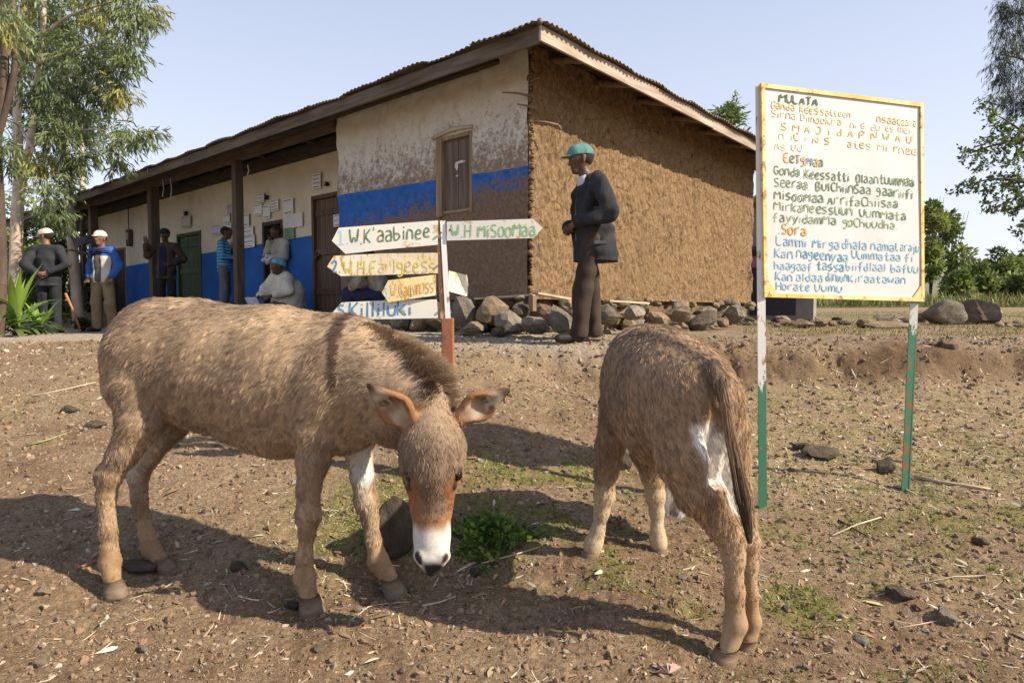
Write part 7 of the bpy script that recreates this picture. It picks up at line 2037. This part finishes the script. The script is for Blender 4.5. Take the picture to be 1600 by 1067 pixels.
rock(1396, 504, 40, 8, 'dark', 'dark tilted slab resting on the long flat slab', 407)
rock(1255, 513, 34, 16, 'tan', 'brown stone at the left end of the rubble behind the board posts', 408)
rng_ = random.Random(77)
rub = []
for i in range(34):
    px = rng_.uniform(1208, 1440); py = rng_.uniform(497, 512); w = rng_.uniform(9, 22)
    kd = rng_.choice(('grey', 'tan', 'tan', 'dark')); big_ = w > 15
    rock(px, py, w, w * rng_.uniform(.45, .8), kd, ('larger ' if big_ else 'small ') + {'grey': 'grey', 'tan': 'tan brown', 'dark': 'dark'}[kd] + ' stone in the rubble strip behind the notice board posts', 420 + i % 14, group=('larger ' if big_ else 'small ') + kd + ' rubble stones', sub=2)
for i in range(10):
    px = rng_.uniform(1560, 1600); rock(px, rng_.uniform(505, 513), rng_.uniform(8, 16), 6, 'tan', 'low stone in the row right of the boulders', 440 + i, group='low stones right of the boulders', sub=2)
# pale stones at the man's feet
rock(928, 533, 30, 12, 'tan', 'pale flat stone beside the heel of the man in the teal cap', 450)
rock(905, 533, 20, 9, 'grey', 'grey flat stone between the shoes of the man in the teal cap', 451)
# porous rock behind the donkey muzzle
rock(620, 868, 62, 100, 'dark', 'dark pitted rock standing between front leg and muzzle of the left donkey', 452, 'rock', 'rock', sub=4, soft=.10, rough=.16, sink=.12)
near = [(1282, 712, 52, 20, 'dark', 'dark crumbled clod between the two sign posts'), (1383, 740, 34, 28, 'dark', 'upright dark stone left of the right sign post'), (1256, 704, 26, 14, 'dark', 'small dark clod left of the crumbled one between the posts'), (1402, 935, 40, 22, 'dark', 'brown clod lying left of the pale angular stone at lower right'), (1477, 972, 34, 24, 'grey', 'pale angular stone casting a shadow at lower right'),
        (1346, 1002, 26, 10, 'grey', 'flat grey stone chip below the brown clod at lower right'), (742, 900, 18, 16, 'dark', 'round dark pebble right of the left donkey muzzle'), (1080, 760, 1, 1, 'dark', ''), (967, 733, 30, 34, 'dark', 'dark stone seen between the front legs of the right donkey'), (212, 888, 58, 14, 'dark', 'flat dark slab lying between the hind hooves of the left donkey'),
        (66, 1040, 22, 18, 'tan', 'reddish clay lump near the lower left corner'), (66, 930, 26, 14, 'tan', 'reddish flat stone left of the left donkey hind hoof'), (372, 893, 24, 16, 'dark', 'dark stone in the shade under the left donkey belly'), (456, 952, 18, 16, 'dark', 'dark stone beside the near front hoof of the left donkey'), (1065, 905, 18, 9, 'grey', 'grey pebble left of the right donkey hind legs'), (927, 945, 14, 11, 'grey', 'grey pebble in front of the shadow between the donkeys'),
        (1015, 1048, 1, 1, 'dark', ''), (224, 1018, 16, 14, 'grey', 'grey pebble at the lower left below the slab'), (1258, 1045, 14, 10, 'grey', 'grey pebble near the bottom edge right of the right donkey'), (497, 1018, 18, 10, 'tan', 'tan pebble below the near front hoof of the left donkey'), (830, 1040, 16, 10, 'tan', 'tan pebble at the bottom between the donkeys'), (1530, 850, 22, 12, 'dark', 'dark pebble towards the right edge, middle height'), (1330, 880, 18, 9, 'grey', 'grey pebble below the left sign post'),
        (690, 962, 18, 10, 'tan', 'tan pebble below the left donkey muzzle'), (560, 955, 14, 10, 'tan', 'tan pebble between the front hooves of the left donkey'), (1230, 955, 18, 9, 'dark', 'dark pebble right of the right donkey hooves'), (152, 668, 26, 12, 'dark', 'dark clod in the hollow left of the left donkey rump'), (108, 645, 22, 12, 'dark', 'clod at the left of the hollow behind the left donkey')]
for i, (px, py, w, h, k_, lab) in enumerate(near):
    if w < 2: continue
    rock(px, py, w, h, k_, lab, 500 + i, sub=3, sink=.35)

# ------------------------------------------------------------------ litter that nobody could count
def wedge(n, r, d0=1.55, d1=6.6, rmax=0.92):
    d = d0 * np.exp(r.random(n) * math.log(d1 / d0)); q = r.uniform(-rmax, rmax, n)
    return q * d, d
def surf(x, y):
    z = G(x, y); e = .01
    nx = -(G(x + e, y) - z) / e; ny = -(G(x, y + e) - z) / e
    return z, np.stack([nx, ny, np.ones_like(nx)], 1)
M_TINT = leaf_mat('litter', 0.0, 0.85)
def randrot(n, r):
    q = r.normal(size=(n, 4)); q /= np.linalg.norm(q, axis=1)[:, None]; w, x, y, z = q.T
    return np.stack([np.stack([1-2*(y*y+z*z), 2*(x*y-z*w), 2*(x*z+y*w)], 1), np.stack([2*(x*y+z*w), 1-2*(x*x+z*z), 2*(y*z-x*w)], 1), np.stack([2*(x*z-y*w), 2*(y*z+x*w), 1-2*(x*x+y*y)], 1)], 1)
r = np.random.default_rng(101); n = 30000
x, y = wedge(n, r, 1.55, 6.4); z, _ = surf(x, y)
s = (0.0020 + 0.0055 * r.random(n) ** 5) * (1 + 0.35 * (y - 1.5)) * r.uniform(.8, 1.4, n)
pal = np.array([(.28, .20, .135), (.20, .13, .085), (.35, .27, .19), (.13, .09, .065), (.27, .235, .20), (.24, .15, .09), (.44, .37, .29)])
tn = pal[r.choice(7, n, p=[.25, .26, .10, .18, .08, .11, .02])] * r.uniform(.7, 1.15, (n, 1))
tv, tf = _ico[1]; tv = tv * (1 + .25 * np.random.default_rng(3).normal(size=(len(tv), 1)))
pos = np.stack([x, y, z + s * .25], 1)
tag(obj('pebbles', scatter_mesh('pebbles', tv, tf, pos, randrot(n, r), np.stack([s * 1.3, s, s * .75], 1), tn, M_TINT)), 'small pebbles and crumbs of soil strewn over the bare ground', 'pebbles', kind='stuff')
# clods
n = 4200; x, y = wedge(n, r, 1.55, 6.2); z, _ = surf(x, y); s = (.005 + .010 * r.random(n) ** 2.5) * (1 + .12 * (y - 1.5))
tn = np.array([(.19, .125, .078)]) * r.uniform(.6, 1.3, (n, 1))
D2_, F2_ = _ico[2]; D2_ = D2_ * (1 + .20 * np.random.default_rng(5).normal(size=(len(D2_), 1)))
tag(obj('soil_crumbs', scatter_mesh('soil_crumbs', D2_, F2_, np.stack([x, y, z + s * .1], 1), randrot(n, r), np.stack([s * 1.3, s, s * .7], 1), tn, M_TINT)), 'brown lumps of dry soil scattered over the slope', 'soil', kind='stuff')
# straw, twigs and dry leaves
STR = (np.array([(-.5, -.5, 0), (-.5, .5, 0), (-.15, -.5, .05), (-.15, .5, .05), (.2, -.5, .06), (.2, .5, .06), (.5, -.2, 0), (.5, .2, 0)], float), np.array([(0, 2, 3, 1), (2, 4, 5, 3), (4, 6, 7, 5)]))
n = 24000; x, y = wedge(n, r, 1.6, 6.6)
_, _, stw = ground_masks(x, y); keep = r.random(n) < (0.07 + .95 * stw); x, y = x[keep], y[keep]; n = len(x)
z, nn = surf(x, y); a = r.uniform(0, math.pi, n); D = np.stack([np.cos(a), np.sin(a) * .8, np.zeros(n)], 1); D[:, 2] = -(nn[:, 0] * D[:, 0] + nn[:, 1] * D[:, 1]) + r.normal(0, .05, n)
L = r.uniform(.02, .085, n) * (1 + .10 * y); w = r.uniform(.0012, .0042, n) * (1 + .2 * y)
tn = np.array([(.50, .41, .27), (.38, .29, .18), (.58, .51, .38), (.26, .19, .12)])[r.integers(0, 4, n)] * r.uniform(.75, 1.1, (n, 1))
me = scatter_mesh('straw', STR[0], STR[1], np.stack([x, y, z + .006], 1), frames(D, up=-nn / np.linalg.norm(nn, axis=1)[:, None] + r.normal(0, .25, (n, 3))), np.stack([L, w, L], 1), tn, M_TINT)
tag(obj('straw', me), 'dry straw and chaff lying loose on the slope, thickest on the right', 'straw', kind='stuff')
n = 2600; x, y = wedge(n, r, 1.6, 6.4); _, _, stw = ground_masks(x, y); keep = r.random(n) < (0.12 + .8 * stw); x, y = x[keep], y[keep]; n = len(x)
z, nn = surf(x, y); a = r.uniform(0, 6.28, n); D = np.stack([np.cos(a), np.sin(a), r.normal(0, .15, n)], 1)
L = r.uniform(.03, .085, n); tn = np.array([(.44, .34, .22), (.34, .21, .12), (.52, .46, .36), (.25, .16, .10)])[r.integers(0, 4, n)] * r.uniform(.75, 1.1, (n, 1))
me = scatter_mesh('fallen_leaves', LONG[0], LONG[1], np.stack([x, y, z + .006], 1), frames(D, up=nn + r.normal(0, .3, (n, 3))), np.stack([L, L * .22, L * .8], 1), tn, M_TINT)
tag(obj('fallen_leaves', me), 'narrow dry leaves fallen from the gum trees over the ground', 'leaves', kind='stuff')
# grass
def grass(n, d0, d1, thr, hmin, hmax, name, label, seed, w=.0035, tint=((.16, .20, .045), (.11, .15, .035), (.24, .24, .075))):
    r = np.random.default_rng(seed); x, y = wedge(n, r, d0, d1, .95); _, g, _ = ground_masks(x, y)
    k = r.random(n) < g * thr; x, y = x[k], y[k]; m = len(x)
    q = 4; x = np.repeat(x, q) + r.normal(0, .006, m * q) * np.repeat(y, q) * .5; y = np.repeat(y, q) + r.normal(0, .006, m * q) * 1.2; m *= q
    z = G(x, y); a = r.uniform(0, 6.28, m); D = np.stack([np.cos(a) * .75, np.sin(a) * .75, r.uniform(.3, 1.1, m)], 1)
    L = r.uniform(hmin, hmax, m); tn = np.array(tint)[r.integers(0, 3, m)] * r.uniform(.7, 1.25, (m, 1))
    me = scatter_mesh(name, LONG[0], LONG[1], np.stack([x, y, z - .002], 1), frames(D, rng=r), np.stack([L, np.full(m, w) * (1 + .1 * y), L], 1), tn, M_LEAF)
    tag(obj(name, me), label, 'grass', kind='stuff')
grass(46000, 1.6, 6.5, .62, .012, .032, 'grass', 'short green grass and moss growing in patches on the slope', 111)
r = np.random.default_rng(113); n = 26000
x = r.uniform(2.5, 16, n); y = 6.6 + 14 * r.random(n) ** 1.5; kk = (x / y > .36); x, y = x[kk], y[kk]; n = len(x); z = G(x, y)
D = np.stack([r.normal(0, .4, n), r.normal(0, .4, n), np.ones(n)], 1); L = r.uniform(.02, .055, n)
tn = np.array([(.15, .17, .045), (.20, .19, .07), (.27, .21, .10)])[r.integers(0, 3, n)] * r.uniform(.7, 1.2, (n, 1))
tag(obj('field_grass', scatter_mesh('field_grass', LONG[0], LONG[1], np.stack([x, y, z], 1), frames(D, rng=r), np.stack([L, np.full(n, .008), L], 1), tn, M_LEAF)), 'thin grass on the level field beyond the bank', 'grass', kind='stuff')
# leafy weed by the muzzle
g0 = GP(765, 868)
wr = empty('weed', tuple(g0), 0, 'leafy green weed mound on the ground right of the left donkey muzzle', 'plant')
r = np.random.default_rng(121); n = 1500; th = r.uniform(0, 6.28, n); q = r.random(n) ** .75 * (1 + .35 * np.sin(th * 3 + 1) + .2 * np.sin(th * 7))
px_ = np.cos(th) * q * .15; py_ = np.sin(th) * q * .15 + .10; hh_ = .10 * np.clip(1 - q ** 1.5, 0, 1) * r.uniform(.25, 1.05, n) + .008
zg = G(px_ + g0.x, py_ + g0.y) - g0.z
D = np.stack([np.cos(th) * .8, np.sin(th) * .8, r.uniform(-.1, .9, n)], 1) + r.normal(0, .35, (n, 3)); L = r.uniform(.012, .042, n)
tn = np.array([(.11, .20, .035), (.15, .25, .045), (.07, .14, .028), (.24, .31, .07)])[r.integers(0, 4, n)] * r.uniform(.75, 1.2, (n, 1))
obj('foliage', scatter_mesh('foliage', OVAL[0], OVAL[1], np.stack([px_, py_, zg + hh_], 1), frames(D, rng=r), np.stack([L, L * .62, L], 1), tn, M_LEAF), wr)
mb = MB()
for i in range(26):
    a = random.uniform(0, 6.28); q = random.uniform(.3, 1); mb.tube([(0, .09, -.01), (math.cos(a) * .07 * q, .09 + math.sin(a) * .06 * q, .05), (math.cos(a) * .13 * q, .09 + math.sin(a) * .12 * q, .05 + .05 * (1 - q))], [.002, .0016, .001], 5)
mb.build('stems', M('weed_stem', (0.12, 0.13, 0.05), (0.14, 0.08, 0.05)), wr)
# sticks that can be told apart
def stick(pts, rpx, label, mat=None, seed=0):
    W = [GP(a, b) for a, b in pts]; c0 = W[0].copy(); q = [w - c0 + Vector((0, 0, rpx * w.y / F + .004)) for w in W]
    mb = MB(); mb.tube(q, [rpx * w.y / F * f for w, f in zip(W, np.linspace(1, .6, len(W)))], 6)
    o = mb.build('stick', mat or M('dry_stick', (0.50, 0.42, 0.30), (0.34, 0.26, 0.17), 12), None, tuple(c0), smooth=True); tag(o, label, 'stick')
stick([(1428, 750), (1470, 757), (1510, 763), (1548, 768)], 3.0, 'long pale stick lying right of the right sign post')
stick([(1396, 762), (1412, 767), (1432, 776)], 2.0, 'short pale stick at the foot of the right sign post')
stick([(752, 884), (800, 872), (845, 857)], 1.6, 'thin dry stalk lying in front of the leafy weed')
stick([(712, 898), (735, 886), (762, 876)], 2.0, 'pale straw stalk ending at the left donkey muzzle')
stick([(660, 950), (690, 943), (712, 936)], 1.6, 'thin stalk below the left donkey muzzle')
stick([(548, 973), (575, 952), (600, 946), (640, 944)], 1.4, 'thin dry root lying between the front hooves of the left donkey')
stick([(1400, 985), (1440, 978), (1476, 972)], 1.5, 'thin twig left of the pale angular stone')
stick([(1300, 840), (1340, 822), (1376, 812)], 1.8, 'crooked twig below and left of the right sign post')
stick([(1310, 816), (1350, 838), (1380, 850)], 1.6, 'dark twig crossing the crooked one', M_BARKD)
stick([(40, 700), (75, 690), (105, 680)], 1.8, 'greenish stalk on the slope at the left edge', M('green_stalk', (0.30, 0.32, 0.15), (0.22, 0.22, 0.11)))
stick([(52, 622), (100, 612), (150, 600)], 1.6, 'pale stalk on the slope left of the left donkey')
stick([(118, 892), (140, 886), (158, 878)], 2.0, 'reddish stick beside the left donkey hind hoof', M('red_stick', (0.36, 0.18, 0.13), (0.24, 0.12, 0.09)))
stick([(200, 940), (250, 925), (285, 905)], 1.2, 'thin straw below the left donkey belly')
stick([(1440, 915), (1490, 905), (1540, 903)], 1.4, 'long thin straw above the pale angular stone')
# big dry leaf near the bottom edge
g0 = GP(1045, 1056)
mb = MB()
for k, (a, L_) in enumerate(((2.5, .055), (1.9, .05), (1.1, .045), (.5, .05), (3.2, .04))):
    dx, dy = math.cos(a), math.sin(a); sx, sy = -dy, dx
    mb.add([(0, 0, .004), (dx * L_ * .5 + sx * .013, dy * L_ * .5 + sy * .013, .016 + .003 * k), (dx * L_, dy * L_, .010), (dx * L_ * .5 - sx * .013, dy * L_ * .5 - sy * .013, .012)], [(0, 3, 2, 1)])
o = mb.build('dry_leaf', M('leaf_mauve', (0.40, 0.27, 0.24), (0.30, 0.20, 0.17), 30), None, tuple(g0 + Vector((0, 0, .004)))); tag(o, 'big lobed dry leaf lying by the bottom edge near the right donkey hoof', 'leaf')
